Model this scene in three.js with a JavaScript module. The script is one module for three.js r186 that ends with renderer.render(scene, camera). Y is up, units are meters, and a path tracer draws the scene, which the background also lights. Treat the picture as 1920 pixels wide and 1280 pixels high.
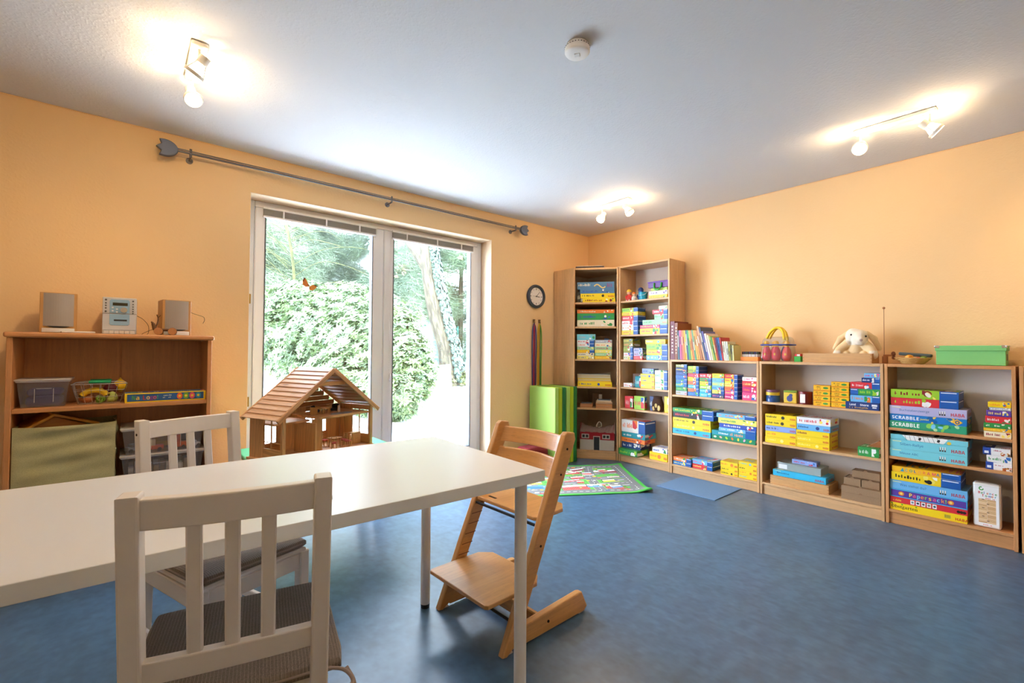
import * as THREE from 'three';
import { mergeGeometries, mergeVertices, toCreasedNormals } from 'three/addons/utils/BufferGeometryUtils.js';
import { RoundedBoxGeometry } from 'three/addons/geometries/RoundedBoxGeometry.js';
import { RectAreaLightUniformsLib } from 'three/addons/lights/RectAreaLightUniformsLib.js';
import { MarchingCubes } from 'three/addons/objects/MarchingCubes.js';

// ------------------------------------------------------------------ camera, sky, exposure
// World: the corner of the window wall (z = 0) and the shelf wall (x = 0) is the origin; the room is x < 0, z > 0; y is up, metres.
const scene = new THREE.Scene();
const camera = new THREE.PerspectiveCamera(2 * Math.atan(640 / 861.9) * 180 / Math.PI, 1920 / 1280, 0.05, 200);
camera.position.set(-4.2064, 1.1296, 3.6403);
camera.rotation.order = 'YXZ';
camera.rotation.set(0.021, -0.6934, 0.0062);
const renderer = new THREE.WebGLRenderer({ antialias: true });
renderer.toneMapping = THREE.LinearToneMapping;
renderer.toneMappingExposure = 1.35;
renderer.shadowMap.enabled = true;
RectAreaLightUniformsLib.init();
const SKY = 19;
scene.background = new THREE.Color().setRGB(0.85, 1.0, 1.2);            // an even overcast winter sky
scene.backgroundIntensity = SKY;
const WARM = new THREE.Color().setRGB(1, 0.7, 0.38);                    // halogen spots
const SPOT_BEAM = 1.6, SPOT_SPILL = 0.35, SPOT_GLOW = 7;

// ------------------------------------------------------------------ helpers
let seed = 12345;
const rnd = () => { seed |= 0; seed = (seed + 0x6D2B79F5) | 0; let t = Math.imul(seed ^ (seed >>> 15), 1 | seed); t = (t + Math.imul(t ^ (t >>> 7), 61 | t)) ^ t; return ((t ^ (t >>> 14)) >>> 0) / 4294967296; };
const rr = (a, b) => a + (b - a) * rnd();
const V = (x, y, z) => new THREE.Vector3(x, y, z);
const used = new Map();
function numbered(n) { const k = used.get(n) ?? 0; used.set(n, k + 1); return k ? n + '_' + String(k).padStart(3, '0') : n; }
function tag(o, label, category, group, kind) {
  if (label) o.userData.label = label;
  if (category) o.userData.category = category;
  if (group) o.userData.group = group;
  if (kind) o.userData.kind = kind;
  return o;
}
function thing(name, label, category, [x, y, z] = [0, 0, 0], turn = 0, group) {
  const o = new THREE.Group(); o.name = numbered(name); scene.add(o);
  o.position.set(x, y, z); o.rotation.y = turn;
  return tag(o, label, category, group);
}
function part(name, geo, m, parent) {
  const g = Array.isArray(geo) ? merge(geo) : geo;
  const o = new THREE.Mesh(g, m); o.castShadow = o.receiveShadow = true;
  if (parent) { const c = parent.userData.names ??= {}; const k = c[name] ?? 0; c[name] = k + 1; o.name = k ? name + '_' + String(k).padStart(3, '0') : name; parent.add(o); }
  else { o.name = numbered(name); scene.add(o); }
  return o;
}
function structure(name, geo, m) { const o = part(name, geo, m); o.userData.kind = 'structure'; return o; }
function merge(list) {
  const any = list.map((g) => { const h = g.index ? g.toNonIndexed() : g; for (const k of Object.keys(h.attributes)) if (!['position', 'normal', 'uv'].includes(k)) h.deleteAttribute(k); return h; });
  return any.length === 1 ? any[0] : mergeGeometries(any);
}
const mv = (g, x, y, z) => g.translate(x, y, z);
const rot = (g, x = 0, y = 0, z = 0) => { g.applyMatrix4(new THREE.Matrix4().makeRotationFromEuler(new THREE.Euler(x, y, z))); return g; };
// A box with chamfered edges, its uv in metres with u along the grain.
function cbox(w, h, d, c = 0.002, grain) {
  c = Math.min(c, w * 0.45, h * 0.45, d * 0.45);
  const H = [w / 2, h / 2, d / 2], pos = [];
  const P = (s, inner) => [0, 1, 2].map((i) => s[i] * (H[i] - (inner === i ? 0 : c)));   // corner s, lying on the face of axis `inner`
  const tri = (a, b, e) => {
    const n = V(...b).sub(V(...a)).cross(V(...e).sub(V(...a)));
    const m = [0, 1, 2].map((i) => a[i] + b[i] + e[i]);
    if (n.x * m[0] + n.y * m[1] + n.z * m[2] < 0) [b, e] = [e, b];
    pos.push(...a, ...b, ...e);
  };
  const quad = (a, b, e, f) => { tri(a, b, e); tri(a, e, f); };
  for (let i = 0; i < 3; i++) {
    const j = (i + 1) % 3, k = (i + 2) % 3;
    for (const s of [-1, 1]) {
      const q = [[-1, -1], [1, -1], [1, 1], [-1, 1]].map(([a, b]) => { const v = [0, 0, 0]; v[i] = s; v[j] = a; v[k] = b; return P(v, i); });
      quad(...q);
    }
    for (const a of [-1, 1]) for (const b of [-1, 1]) {       // edges along axis i, between faces j and k
      const e = (t, face) => { const v = [0, 0, 0]; v[i] = t; v[j] = a; v[k] = b; return P(v, face); };
      quad(e(-1, j), e(1, j), e(1, k), e(-1, k));
    }
  }
  for (const a of [-1, 1]) for (const b of [-1, 1]) for (const e of [-1, 1]) tri(P([a, b, e], 0), P([a, b, e], 1), P([a, b, e], 2));
  const g = new THREE.BufferGeometry().setAttribute('position', new THREE.Float32BufferAttribute(pos, 3));
  g.computeVertexNormals();
  const order = grain ? 'xyz'.indexOf(grain) : H.indexOf(Math.max(...H));
  return planar(g, order);
}
function planar(g, gi) {   // box-projected uv in metres, u along axis gi
  const p = g.attributes.position, n = g.attributes.normal, uv = [], o1 = rr(0, 3), o2 = rr(0, 3);
  for (let t = 0; t < p.count; t += 3) {
    const m = [0, 0, 0]; for (let q = 0; q < 3; q++) { m[0] += Math.abs(n.getX(t + q)); m[1] += Math.abs(n.getY(t + q)); m[2] += Math.abs(n.getZ(t + q)); }
    const face = m.indexOf(Math.max(...m)), inplane = [0, 1, 2].filter((i) => i !== face);
    const u = inplane.includes(gi) ? gi : inplane[0], v = inplane.find((i) => i !== u);
    for (let q = 0; q < 3; q++) { const a = [p.getX(t + q), p.getY(t + q), p.getZ(t + q)]; uv.push(a[u] + o1, a[v] + o2); }
  }
  g.setAttribute('uv', new THREE.Float32BufferAttribute(uv, 2));
  return g;
}
const bx = (w, h, d, x, y, z, c, grain) => mv(cbox(w, h, d, c, grain), x, y, z);      // centred at x, y, z
const span = (x0, x1, y0, y1, z0, z1, c, grain) => bx(x1 - x0, y1 - y0, z1 - z0, (x0 + x1) / 2, (y0 + y1) / 2, (z0 + z1) / 2, c, grain);
const rod = (a, b, r, r2 = r, seg = 12) => {
  const d = b.clone().sub(a), g = new THREE.CylinderGeometry(r2, r, d.length(), seg);
  g.applyQuaternion(new THREE.Quaternion().setFromUnitVectors(V(0, 1, 0), d.normalize()));
  const m = a.clone().add(b).multiplyScalar(0.5); return mv(g, m.x, m.y, m.z);
};
const tube = (pts, r, seg = 24, rs = 6, closed = false) => new THREE.TubeGeometry(new THREE.CatmullRomCurve3(pts, closed), seg, r, rs, closed);
const lathe = (pts, seg = 24) => new THREE.LatheGeometry(pts.map(([a, b]) => new THREE.Vector2(a, b)), seg);
const ball = (r, x = 0, y = 0, z = 0, sx = 1, sy = 1, sz = 1, seg = 16) => mv(new THREE.SphereGeometry(r, seg, Math.max(8, seg * 0.7 | 0)).scale(sx, sy, sz), x, y, z);
function plate(pts, depth, bevel = 0) {     // outline in x, y extruded along z
  const s = new THREE.Shape(pts.map(([a, b]) => new THREE.Vector2(a, b)));
  const g = new THREE.ExtrudeGeometry(s, { depth: depth - 2 * bevel, bevelEnabled: bevel > 0, bevelSize: bevel, bevelThickness: bevel, bevelOffset: -bevel, bevelSegments: 2 });
  return mv(g, 0, 0, bevel);
}

// an outline in x, z extruded upwards from y = 0
const upright = (pts, h, bevel = 0) => plate(pts.map(([a, b]) => [a, -b]), h, bevel).applyMatrix4(new THREE.Matrix4().makeBasis(V(1, 0, 0), V(0, 0, -1), V(0, 1, 0)));

// ------------------------------------------------------------------ textures
const hash = (x, y, s) => { let h = Math.imul(x, 374761393) + Math.imul(y, 668265263) + Math.imul(s, 1274126177); h = Math.imul(h ^ (h >>> 13), 1274126177); return ((h ^ (h >>> 16)) >>> 0) / 4294967296; };
function vnoise(x, y, px, py, s) {      // tiling value noise with periods px, py
  const xi = Math.floor(x), yi = Math.floor(y), fx = x - xi, fy = y - yi, u = fx * fx * (3 - 2 * fx), v = fy * fy * (3 - 2 * fy);
  const w = (a, n) => ((a % n) + n) % n;
  const a = hash(w(xi, px), w(yi, py), s), b = hash(w(xi + 1, px), w(yi, py), s), c = hash(w(xi, px), w(yi + 1, py), s), d = hash(w(xi + 1, px), w(yi + 1, py), s);
  return a + (b - a) * u + (c - a) * v + (a - b - c + d) * u * v;
}
const fbm = (u, v, fx, fy, oct, s) => { let t = 0, a = 0.5, n = 0; for (let i = 0; i < oct; i++) { t += a * vnoise(u * fx, v * fy, fx, fy, s + i); n += a; a *= 0.5; fx *= 2; fy *= 2; } return t / n; };
function dataTex(W, H, f, srgb, mu = 1, mvv = 1) {
  const data = new Uint8Array(W * H * 4);
  for (let y = 0; y < H; y++) for (let x = 0; x < W; x++) {
    const c = f(x / W, y / H), o = (y * W + x) * 4;
    for (let k = 0; k < 3; k++) data[o + k] = Math.max(0, Math.min(255, Math.round((Array.isArray(c) ? c[k] : c) * 255)));
    data[o + 3] = 255;
  }
  const t = new THREE.DataTexture(data, W, H); t.wrapS = t.wrapT = THREE.RepeatWrapping; t.magFilter = THREE.LinearFilter; t.minFilter = THREE.LinearMipmapLinearFilter; t.generateMipmaps = true;
  if (srgb) t.colorSpace = THREE.SRGBColorSpace;
  t.repeat.set(1 / mu, 1 / mvv); t.needsUpdate = true;
  return t;
}
// fine beech: short flecks along the grain
const texBeech = dataTex(512, 512, (u, v) => {
  const a = fbm(u, v, 3, 40, 3, 5), b = vnoise(u * 24, v * 220, 24, 220, 9), c = fbm(u, v, 2, 6, 2, 21);
  const k = 0.9 + 0.1 * (a - 0.5) + 0.07 * (c - 0.5) - (b > 0.8 ? 0.05 : 0) ;
  return [k + 0.02, k, k - 0.02];
}, true, 0.8, 0.4);
// knotty pine: wide dark growth lines
const texPine = dataTex(512, 256, (u, v) => {
  const w = v + 0.16 * fbm(u, v, 2, 4, 3, 3), a = Math.pow(fbm(u * 0 + w, w * 0 + u * 0.5 + 0.1, 26, 4, 2, 8), 1.6), b = vnoise(u * 20, v * 120, 20, 120, 9);
  const kx = (u - 0.37) * 7, ky = (v - 0.55) * 12, kn = Math.exp(-(kx * kx + ky * ky) * 6);
  const k = 1.0 - 0.2 * a - 0.05 * b - 0.32 * kn;
  return [k, k * 0.95, k * 0.9];
}, true, 0.5, 0.2);
const texWall = dataTex(512, 512, (u, v) => { const a = fbm(u, v, 70, 70, 2, 31), b = fbm(u, v, 140, 140, 2, 77), c = fbm(u, v, 8, 8, 2, 13); return 0.35 * a + 0.3 * b + 0.5 * Math.pow(Math.max(0, a - 0.42) * 2.2, 1.4) + 0.05 * c; }, false, 0.7, 0.7);
const texFloor = dataTex(1024, 1024, (u, v) => {
  const a = fbm(u + 0.03 * fbm(u, v, 16, 16, 2, 6), v, 24, 40, 3, 41), b = fbm(u, v, 70, 46, 2, 55), c = fbm(u, v, 5, 5, 3, 71);
  const k = 0.88 + 0.16 * (a - 0.5) + 0.18 * (b - 0.5) + 0.04 * (c - 0.5), li = 0;
  return [0.94 * k + li, k + li * 0.9, 1.03 * k + li * 0.7];
}, true, 1.6, 1.6);
const texFloorRough = dataTex(512, 512, (u, v) => 0.88 + 0.12 * fbm(u, v, 20, 20, 4, 90), false, 1.6, 1.6);
const texStripe = dataTex(256, 256, (u, v) => {
  const s = Math.sin(u * 2 * Math.PI * 16), w = vnoise(u * 128, v * 128, 128, 128, 3), t = s > 0.72 ? 0.16 : 0;
  return 0.66 + t + 0.22 * (w - 0.5);
}, true, 0.11, 0.11);
const texCloth = dataTex(256, 256, (u, v) => { const a = Math.sin(u * 2 * Math.PI * 64) * Math.sin(v * 2 * Math.PI * 64); return 0.82 + 0.1 * a + 0.12 * (vnoise(u * 90, v * 90, 90, 90, 8) - 0.5); }, true, 0.12, 0.12);
const texFur = dataTex(256, 256, (u, v) => 0.55 + 0.6 * (fbm(u, v, 50, 50, 3, 17) - 0.4), false, 0.1, 0.1);
const texGrille = dataTex(128, 128, (u, v) => { const k = Math.sin(u * 2 * Math.PI * 24) * Math.sin(v * 2 * Math.PI * 24); return 0.75 + 0.25 * k; }, true, 0.06, 0.06);
const texBark = dataTex(256, 256, (u, v) => { const a = fbm(u, v, 26, 6, 4, 61); const k = 0.55 + 0.7 * (a - 0.35); return [k, k * 0.97, k * 0.88]; }, true, 0.7, 0.9);
const texSnow = dataTex(256, 256, (u, v) => fbm(u, v, 6, 6, 5, 7), false, 1.5, 1.5);

// ------------------------------------------------------------------ materials
const C = (hex) => new THREE.Color(hex);
const std = (color, roughness = 0.6, more = {}) => new THREE.MeshStandardMaterial({ color: typeof color === 'string' ? C(color) : color, roughness, ...more });
const wood = (color, roughness = 0.42, map = texBeech) => std(color, roughness, { map, bumpMap: map, bumpScale: 0.0004 });
const M = {
  wall: std(new THREE.Color().setRGB(0.86, 0.565, 0.28), 0.85, { bumpMap: texWall, bumpScale: 0.0006 }),
  wallPale: std(new THREE.Color().setRGB(0.8, 0.64, 0.45), 0.85, { bumpMap: texWall, bumpScale: 0.0006 }),
  reveal: std(new THREE.Color().setRGB(0.9, 0.68, 0.46), 0.8, { bumpMap: texWall, bumpScale: 0.0012 }),
  ceiling: std(new THREE.Color().setRGB(0.66, 0.66, 0.665), 0.9, { bumpMap: texWall, bumpScale: 0.0011 }),
  caulk: std('#f3c68c', 0.7),
  floor: std('#597693', 0.33, { map: texFloor, roughnessMap: texFloorRough }),
  pvc: std('#e9e4e0', 0.35), gasket: std('#55595e', 0.6), blind: std('#b9b2a8', 0.6), brass: std('#b08a3c', 0.35, { metalness: 0.9 }),
  glass: new THREE.MeshPhysicalMaterial({ color: 0xffffff, transmission: 1, thickness: 0, roughness: 0, ior: 1.5 }),
  shelf: wood('#e6ba86'), shelfRed: wood('#d99f68'), caseRed: wood('#dc9c62'), back: std('#e2d3c4', 0.7), backWhite: std('#e9e8e4', 0.7),
  beech: wood('#e6ad6a', 0.3), table: std('#edf1f5', 0.28), tableEdge: std('#ebe4dc', 0.45), legWhite: std('#ece9e4', 0.4), black: std('#1d1c1d', 0.5), blackMetal: std('#22252b', 0.4, { metalness: 0.6 }),
  chair: std('#f0e9e2', 0.42), cushion: std('#c6b5a8', 0.9, { map: texStripe, bumpMap: texStripe, bumpScale: 0.0006 }), cushionEdge: std('#a39388', 0.95),
  pine: wood('#e6b581', 0.5, texPine), pineDark: wood('#d49d66', 0.5, texPine), toyWood: wood('#dcab70', 0.5), logBark: std('#6b4a2e', 0.9), logEnd: wood('#c98c55', 0.7),
  steel: std('#6f6a68', 0.38, { metalness: 0.85 }), finial: std('#5f6677', 0.5, { metalness: 0.4 }), chrome: std('#dfe2e6', 0.18, { metalness: 1 }), screw: std('#2a211c', 0.5, { metalness: 0.5 }),
  lampWhite: std('#efe9df', 0.35), detector: std('#ece9e4', 0.45), slot: std('#4a4744', 0.8),
  lampGlow: std('#fff4e0', 0.3, { emissive: new THREE.Color().setRGB(1, 0.86, 0.62), emissiveIntensity: SPOT_GLOW }),
  clockRim: std('#39424d', 0.4), clockFace: std('#efe6dc', 0.6), clockGlass: new THREE.MeshPhysicalMaterial({ color: 0xffffff, transmission: 1, thickness: 0, roughness: 0 }),
  clear: new THREE.MeshPhysicalMaterial({ color: '#f5f4f6', transmission: 0.95, thickness: 0, roughness: 0.22 }), clearLid: new THREE.MeshPhysicalMaterial({ color: '#f4f1f0', transmission: 0.5, thickness: 0, roughness: 0.35 }),
  foil: new THREE.MeshPhysicalMaterial({ color: '#eef3f8', transmission: 0.94, thickness: 0, roughness: 0.1 }), organizer: new THREE.MeshPhysicalMaterial({ color: '#dfe6e0', transmission: 0.6, thickness: 0, roughness: 0.3 }),
  binCloth: std('#dcd49c', 0.95, { map: texCloth, bumpMap: texCloth, bumpScale: 0.0005 }), redCloth: std('#8f1220', 0.9, { map: texCloth }), barnWhite: std('#e6ddd2', 0.9, { map: texCloth }), barnRoof: std('#a98a80', 0.95, { map: texCloth }), barnRed: std('#b41529', 0.9, { map: texCloth }),
  limeMat: std('#a6cd60', 0.5), lime2: std('#a9bf1d', 0.5), darkGreen: std('#0f7438', 0.5), tableGreen: std('#2fa466', 0.5), bluemat: std('#7fa6d2', 0.95, { map: texCloth }),
  cardboard: std('#b8946f', 0.9, { map: texCloth }), greenBox: std('#7cc272', 0.6), plush: std('#ffffff', 1, { bumpMap: texFur, bumpScale: 0.0016, vertexColors: true }), plushPale: std('#efe0c6', 1, { bumpMap: texFur, bumpScale: 0.004 }),
  grille: std('#d3c4b8', 0.9, { map: texGrille }), silver: std('#d3d3d8', 0.3, { metalness: 0.35 }), panelBlue: std('#8fb0c8', 0.3), lcd: std('#3f3e33', 0.2),
  snow: std('#e2e8ee', 0.9, { bumpMap: texSnow, bumpScale: 0.05 }), bark: std('#716d60', 0.95, { map: texBark, bumpMap: texBark, bumpScale: 0.02 }), stem: std('#4c4a36', 0.9, { map: texBark }), limeStem: std('#666c3c', 0.9, { map: texBark }),
};
const plain = new Map();
const paint = (hex, roughness = 0.45) => { const k = hex + roughness; if (!plain.has(k)) plain.set(k, std(hex, roughness)); return plain.get(k); };
// ------------------------------------------------------------------ the room
const H = 2.504, XW = -5.7, ZS = 5.4, WX0 = -3.575, WX1 = -1.452, WH = 2.236;
structure('floor', span(XW - 0.2, 0.2, -0.2, 0, -0.3, ZS + 0.2, 0), M.floor);
structure('ceiling', span(XW - 0.2, 0.2, H, H + 0.2, -0.3, ZS + 0.2, 0), M.ceiling);
structure('wall_north', [span(XW - 0.2, WX0, 0, H, -0.3, 0, 0), span(WX1, 0.2, 0, H, -0.3, 0, 0), span(WX0, WX1, WH, H, -0.3, 0, 0)], M.wall);
structure('wall_east', span(0, 0.2, 0, H, 0, ZS + 0.2, 0), M.wall);
structure('wall_south', span(XW, 0, 0, H, ZS, ZS + 0.2, 0), M.wallPale);
structure('wall_west', span(XW - 0.2, XW, 0, H, 0, ZS + 0.2, 0), M.wallPale);
structure('trim_1', [span(XW, -0.001, H - 0.007, H - 0.0005, 0.0005, 0.007, 0.003), span(-0.007, -0.0005, H - 0.007, H - 0.0005, 0.007, ZS, 0.003)], M.caulk);
structure('trim_2', [span(WX0 + 0.0005, WX0 + 0.004, 0, WH - 0.005, -0.165, -0.002, 0.001), span(WX1 - 0.004, WX1 - 0.0005, 0, WH - 0.005, -0.165, -0.002, 0.001), span(WX0, WX1, WH - 0.005, WH - 0.0005, -0.165, -0.002, 0.001)], M.reveal);

// the terrace window: an outer frame, two sashes, each with pane, gasket, rolled blind
{
  const w = thing('window_1', null, null, [0, 0, 0]); w.userData.kind = 'structure';
  const z0 = -0.235, z1 = -0.168, x0 = WX0 + 0.004, x1 = WX1 - 0.004, top = WH - 0.005;
  part('window_frame', [span(x0, x0 + 0.055, 0, top, z0, z1, 0.004), span(x1 - 0.055, x1, 0, top, z0, z1, 0.004), span(x0 + 0.055, x1 - 0.055, top - 0.045, top, z0, z1, 0.004), span(x0 + 0.055, x1 - 0.055, 0, 0.055, z0, z1, 0.004)], M.pvc, w);
  const seam = -2.514, sash = (a, b, gl, gr) => {
    const s = part('sash', [span(a, gl, 0.058, top - 0.05, z0 + 0.006, z1 + 0.014, 0.006), span(gr, b, 0.058, top - 0.05, z0 + 0.006, z1 + 0.014, 0.006), span(gl, gr, 0.058, 0.185, z0 + 0.006, z1 + 0.014, 0.006), span(gl, gr, 2.125, top - 0.05, z0 + 0.006, z1 + 0.014, 0.006)], M.pvc, w);
    part('pane', span(gl + 0.002, gr - 0.002, 0.187, 2.123, -0.2, -0.1995, 0), M.glass, s);
    part('gasket', [span(gl, gl + 0.006, 0.185, 2.125, -0.21, z1 + 0.0145, 0.001), span(gr - 0.006, gr, 0.185, 2.125, -0.21, z1 + 0.0145, 0.001), span(gl + 0.006, gr - 0.006, 0.185, 0.191, -0.21, z1 + 0.0145, 0.001)], M.gasket, s);
    return [gl, gr];
  };
  sash(x0 + 0.057, seam - 0.003, -3.447, -2.614); sash(seam + 0.003, x1 - 0.057, -2.424, -1.594);
  for (const y of [0.75, 1.5]) part('hinge', mv(new THREE.CylinderGeometry(0.007, 0.007, 0.07, 10), x0 + 0.03, y, z1 + 0.008), M.brass, w);
  for (const [a, b, nm] of [[-3.468, -2.592, 'wider'], [-2.446, -1.576, 'narrower']]) {
    const bl = thing('rolled_blind', nm === 'wider' ? 'slim grey blind drawn up at the top of the window sash over the butterfly sticker' : 'slim grey blind drawn up at the top of the window sash with hanging bead cord', 'blind', [0, 2.11, z1 + 0.016]);
    part('head_rail', span(a, b, 0.062, 0.078, 0, 0.024, 0.002), M.pvc, bl);
    const n = 11; for (let i = 0; i < n; i++) part('slat', span(a + 0.004, b - 0.004, 0.0145 + i * 0.0043, 0.0165 + i * 0.0043, 0.001, 0.022 - (i % 2) * 0.002, 0.0006), M.blind, bl);
    part('bottom_rail', span(a, b, 0, 0.013, 0, 0.024, 0.003), M.pvc, bl);
    for (const k of [0.16, 0.52, 0.83]) part('ladder_tape', span(a + (b - a) * k - 0.006, a + (b - a) * k + 0.006, 0.008, 0.066, 0.0225, 0.0245, 0.0005), M.pvc, bl);
  }
  const cord = thing('bead_cord', 'white bead cord with a clear tassel hanging down the middle of the terrace window', 'cord', [-2.455, 0, z1 + 0.02]);
  part('cord', [tube([V(0, 2.11, 0), V(0.003, 1.6, 0.004), V(0, 1.0, 0.004), V(-0.006, 0.42, 0.004)], 0.0016, 30, 5), tube([V(0.004, 2.1, 0), V(-0.02, 1.75, 0.004), V(-0.035, 1.6, 0.004), V(-0.014, 1.42, 0.004), V(0.003, 1.3, 0.004)], 0.0013, 24, 5)], M.pvc, cord);
  const beads = []; for (let i = 0; i < 44; i++) beads.push(ball(0.0036, -0.001 - 0.004 * i / 44, 1.36 - i * 0.021, 0.005, 1, 1, 1, 6));
  part('beads', beads, M.pvc, cord).userData.kind = 'stuff';
  part('tassel', mv(lathe([[0, 0.07], [0.004, 0.065], [0.011, 0.01], [0.009, 0], [0, -0.002]], 12), 0.002, 0.86, 0.006), M.clearLid, cord);
}
{ // butterfly sticker on the pane
  const b = thing('butterfly_sticker', 'orange butterfly sticker with dark wing tips on the window pane', 'sticker', [-3.118, 1.635, -0.1985]);
  const wing = (pts) => plate(pts, 0.0012);
  part('wing', [wing([[0.002, 0.004], [-0.022, 0.05], [-0.036, 0.068], [-0.05, 0.046], [-0.05, 0.012], [-0.032, -0.004], [-0.01, -0.006]])], paint('#d9782c'), b);
  part('wing', [wing([[0.004, 0], [0.03, 0.016], [0.056, 0.012], [0.06, 0.004], [0.046, -0.016], [0.026, -0.03], [0.004, -0.03], [-0.003, -0.012]])], paint('#e08a35'), b);
  part('wing_tip', mv(wing([[-0.031, 0.062], [-0.042, 0.067], [-0.047, 0.042], [-0.043, 0.03], [-0.037, 0.052]]), 0, 0, 0.0012), paint('#3b1d10'), b); part('wing_tip', mv(wing([[0.03, 0.016], [0.056, 0.013], [0.061, 0.003], [0.048, 0.005]]), 0, 0, 0.0012), paint('#3b1d10'), b);
  part('body', rod(V(-0.012, 0.014, 0.002), V(0.006, -0.018, 0.002), 0.0022, 0.0016, 6), paint('#2a1710'), b);
}
{ // curtain rod with two tulip finials
  const z = 0.09, y = 2.376, r = thing('curtain_rod', 'long thin steel curtain rod with blue grey tulip finials above the window', 'curtain rod', [0, 0, 0]);
  part('pole', [rod(V(-4.0, y, z), V(-1.15, y, z), 0.0072, 0.0072, 14)], M.steel, r);
  part('inner_pole', [rod(V(-4.0, y + 0.011, z + 0.008), V(-1.15, y + 0.011, z + 0.008), 0.0035, 0.0035, 10)], M.steel, r);
  for (const [x, s] of [[-4.0, -1], [-1.15, 1]]) {
    const f = new THREE.Shape(); f.moveTo(0, -0.01); f.bezierCurveTo(0.02, -0.05, 0.06, -0.05, 0.085, -0.045); f.lineTo(0.075, -0.02); f.lineTo(0.1, 0); f.lineTo(0.075, 0.02); f.lineTo(0.085, 0.045); f.bezierCurveTo(0.06, 0.05, 0.02, 0.05, 0, 0.01);
    const g = mv(new THREE.ExtrudeGeometry(f, { depth: 0.02, bevelEnabled: true, bevelSize: 0.004, bevelThickness: 0.006, bevelSegments: 3 }), 0, 0, -0.01);
    if (s < 0) g.rotateY(Math.PI);
    part('finial', mv(g, x, y, z), M.finial, r);
  }
  for (const x of [-3.93, -2.56, -1.215]) part('bracket', [rod(V(x, y - 0.02, 0.0005), V(x, y - 0.02, z), 0.006), rod(V(x, y - 0.024, z), V(x, y + 0.028, z), 0.007), rod(V(x, y - 0.02, 0.0005), V(x, y - 0.02, 0.006), 0.02, 0.02, 16)], M.steel, r);
}

// ------------------------------------------------------------------ ceiling spots and the smoke detector
function spotBar(x, z0, z1, label, aims) {
  const t = thing('spotlight_bar', label, 'ceiling light', [x, H, (z0 + z1) / 2]), L = (z1 - z0) / 2;
  part('base_bar', mv(new RoundedBoxGeometry(0.064, 0.024, 2 * L, 3, 0.009), 0, -0.0125, 0), M.lampWhite, t);
  aims.forEach(([dx, dy, dz], i) => {
    const zc = (i ? 1 : -1) * (L - 0.03), n = V(dx, dy, dz).normalize(), piv = V(0, -0.102, zc), q = new THREE.Quaternion().setFromUnitVectors(V(0, 1, 0), n);
    part('arm', [rod(V(0, -0.022, zc), V(0, -0.078, zc), 0.006), ball(0.012, 0, -0.08, zc)], M.lampWhite, t);
    const put = (g) => { g.scale(1.32, 1.32, 1.32); g.applyQuaternion(q); return mv(g, piv.x, piv.y, piv.z); };
    part('holder', [put(lathe([[0.012, -0.04], [0.017, -0.04], [0.017, -0.012], [0.012, -0.012]], 20)), put(lathe([[0.0275, 0.022], [0.031, 0.022], [0.031, 0.034], [0.0275, 0.034], [0.0275, 0.022]], 24)),
      ...[0, 1, 2].map((k) => { const a = k * 2.094; return put(rod(V(0.015 * Math.cos(a), -0.014, 0.015 * Math.sin(a)), V(0.029 * Math.cos(a), 0.024, 0.029 * Math.sin(a)), 0.0022, 0.0022, 6)); })], M.lampWhite, t);
    part('bulb', put(lathe([[0, -0.012], [0.011, -0.011], [0.019, 0.006], [0.026, 0.026], [0.026, 0.03], [0.012, 0.034], [0, 0.035]], 20)), M.lampGlow, t);
    const inBulb = piv.clone().add(n.clone().multiplyScalar(0.016)), front = piv.clone().add(n.clone().multiplyScalar(0.058));
    const p = new THREE.PointLight(WARM, SPOT_SPILL); p.position.copy(inBulb); p.castShadow = true; p.shadow.radius = 0.9; p.name = 'bulb_spill'; t.add(p);
    const s = new THREE.SpotLight(WARM, SPOT_BEAM, 0, 0.95, 0.95, 2); s.position.copy(front); s.castShadow = true; s.shadow.radius = 1.2; s.name = 'bulb_beam'; t.add(s);
    s.target.position.copy(front.clone().add(n)); t.add(s.target);
  });
}
spotBar(-3.99, 0.83, 1.19, 'white two-spot ceiling light nearest the curtain rod end above the hi-fi bookcase', [[0.1, -0.75, 0.55], [-0.4, -0.75, -0.35]]);
spotBar(-0.8, 0.83, 1.18, 'small-looking white two-spot ceiling light in the corner above the tall bookcase', [[-0.75, -0.8, 0.1], [0.1, -0.8, 0.55]]);
spotBar(-0.765, 2.82, 3.2, 'white two-spot ceiling light over the low bookcases with the green lidded box', [[-0.85, -0.6, 0.05], [0.25, -0.62, 0.6]]);
spotBar(-3.99, 2.85, 3.21, 'white two-spot ceiling light behind the camera above the table chairs', [[0.75, -0.6, -0.1], [-0.2, -0.6, 0.8]]);
{
  const d = thing('smoke_detector', 'round white smoke detector with a square test button on the ceiling', 'smoke detector', [-2.69, H, 2.26]);
  part('base', lathe([[0, 0], [0.048, 0], [0.05, -0.012], [0.048, -0.014], [0, -0.014]], 32), M.detector, d);
  part('cover', lathe([[0.05, -0.017], [0.056, -0.02], [0.056, -0.036], [0.05, -0.044], [0.03, -0.047], [0, -0.048]], 40), M.detector, d);
  const s = []; for (let i = 0; i < 26; i++) { const a = i / 26 * 2 * Math.PI; s.push(mv(rot(cbox(0.007, 0.004, 0.004, 0.001), 0, -a, 0), 0.0535 * Math.sin(a), -0.0175, 0.0535 * Math.cos(a))); }
  part('vent_slots', s, M.slot, d).userData.kind = 'stuff';
  part('test_button', mv(rot(new RoundedBoxGeometry(0.024, 0.003, 0.024, 2, 0.0014), 0, 0.6, 0), 0, -0.0485, 0), paint('#d8d6d4'), d);
}
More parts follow.
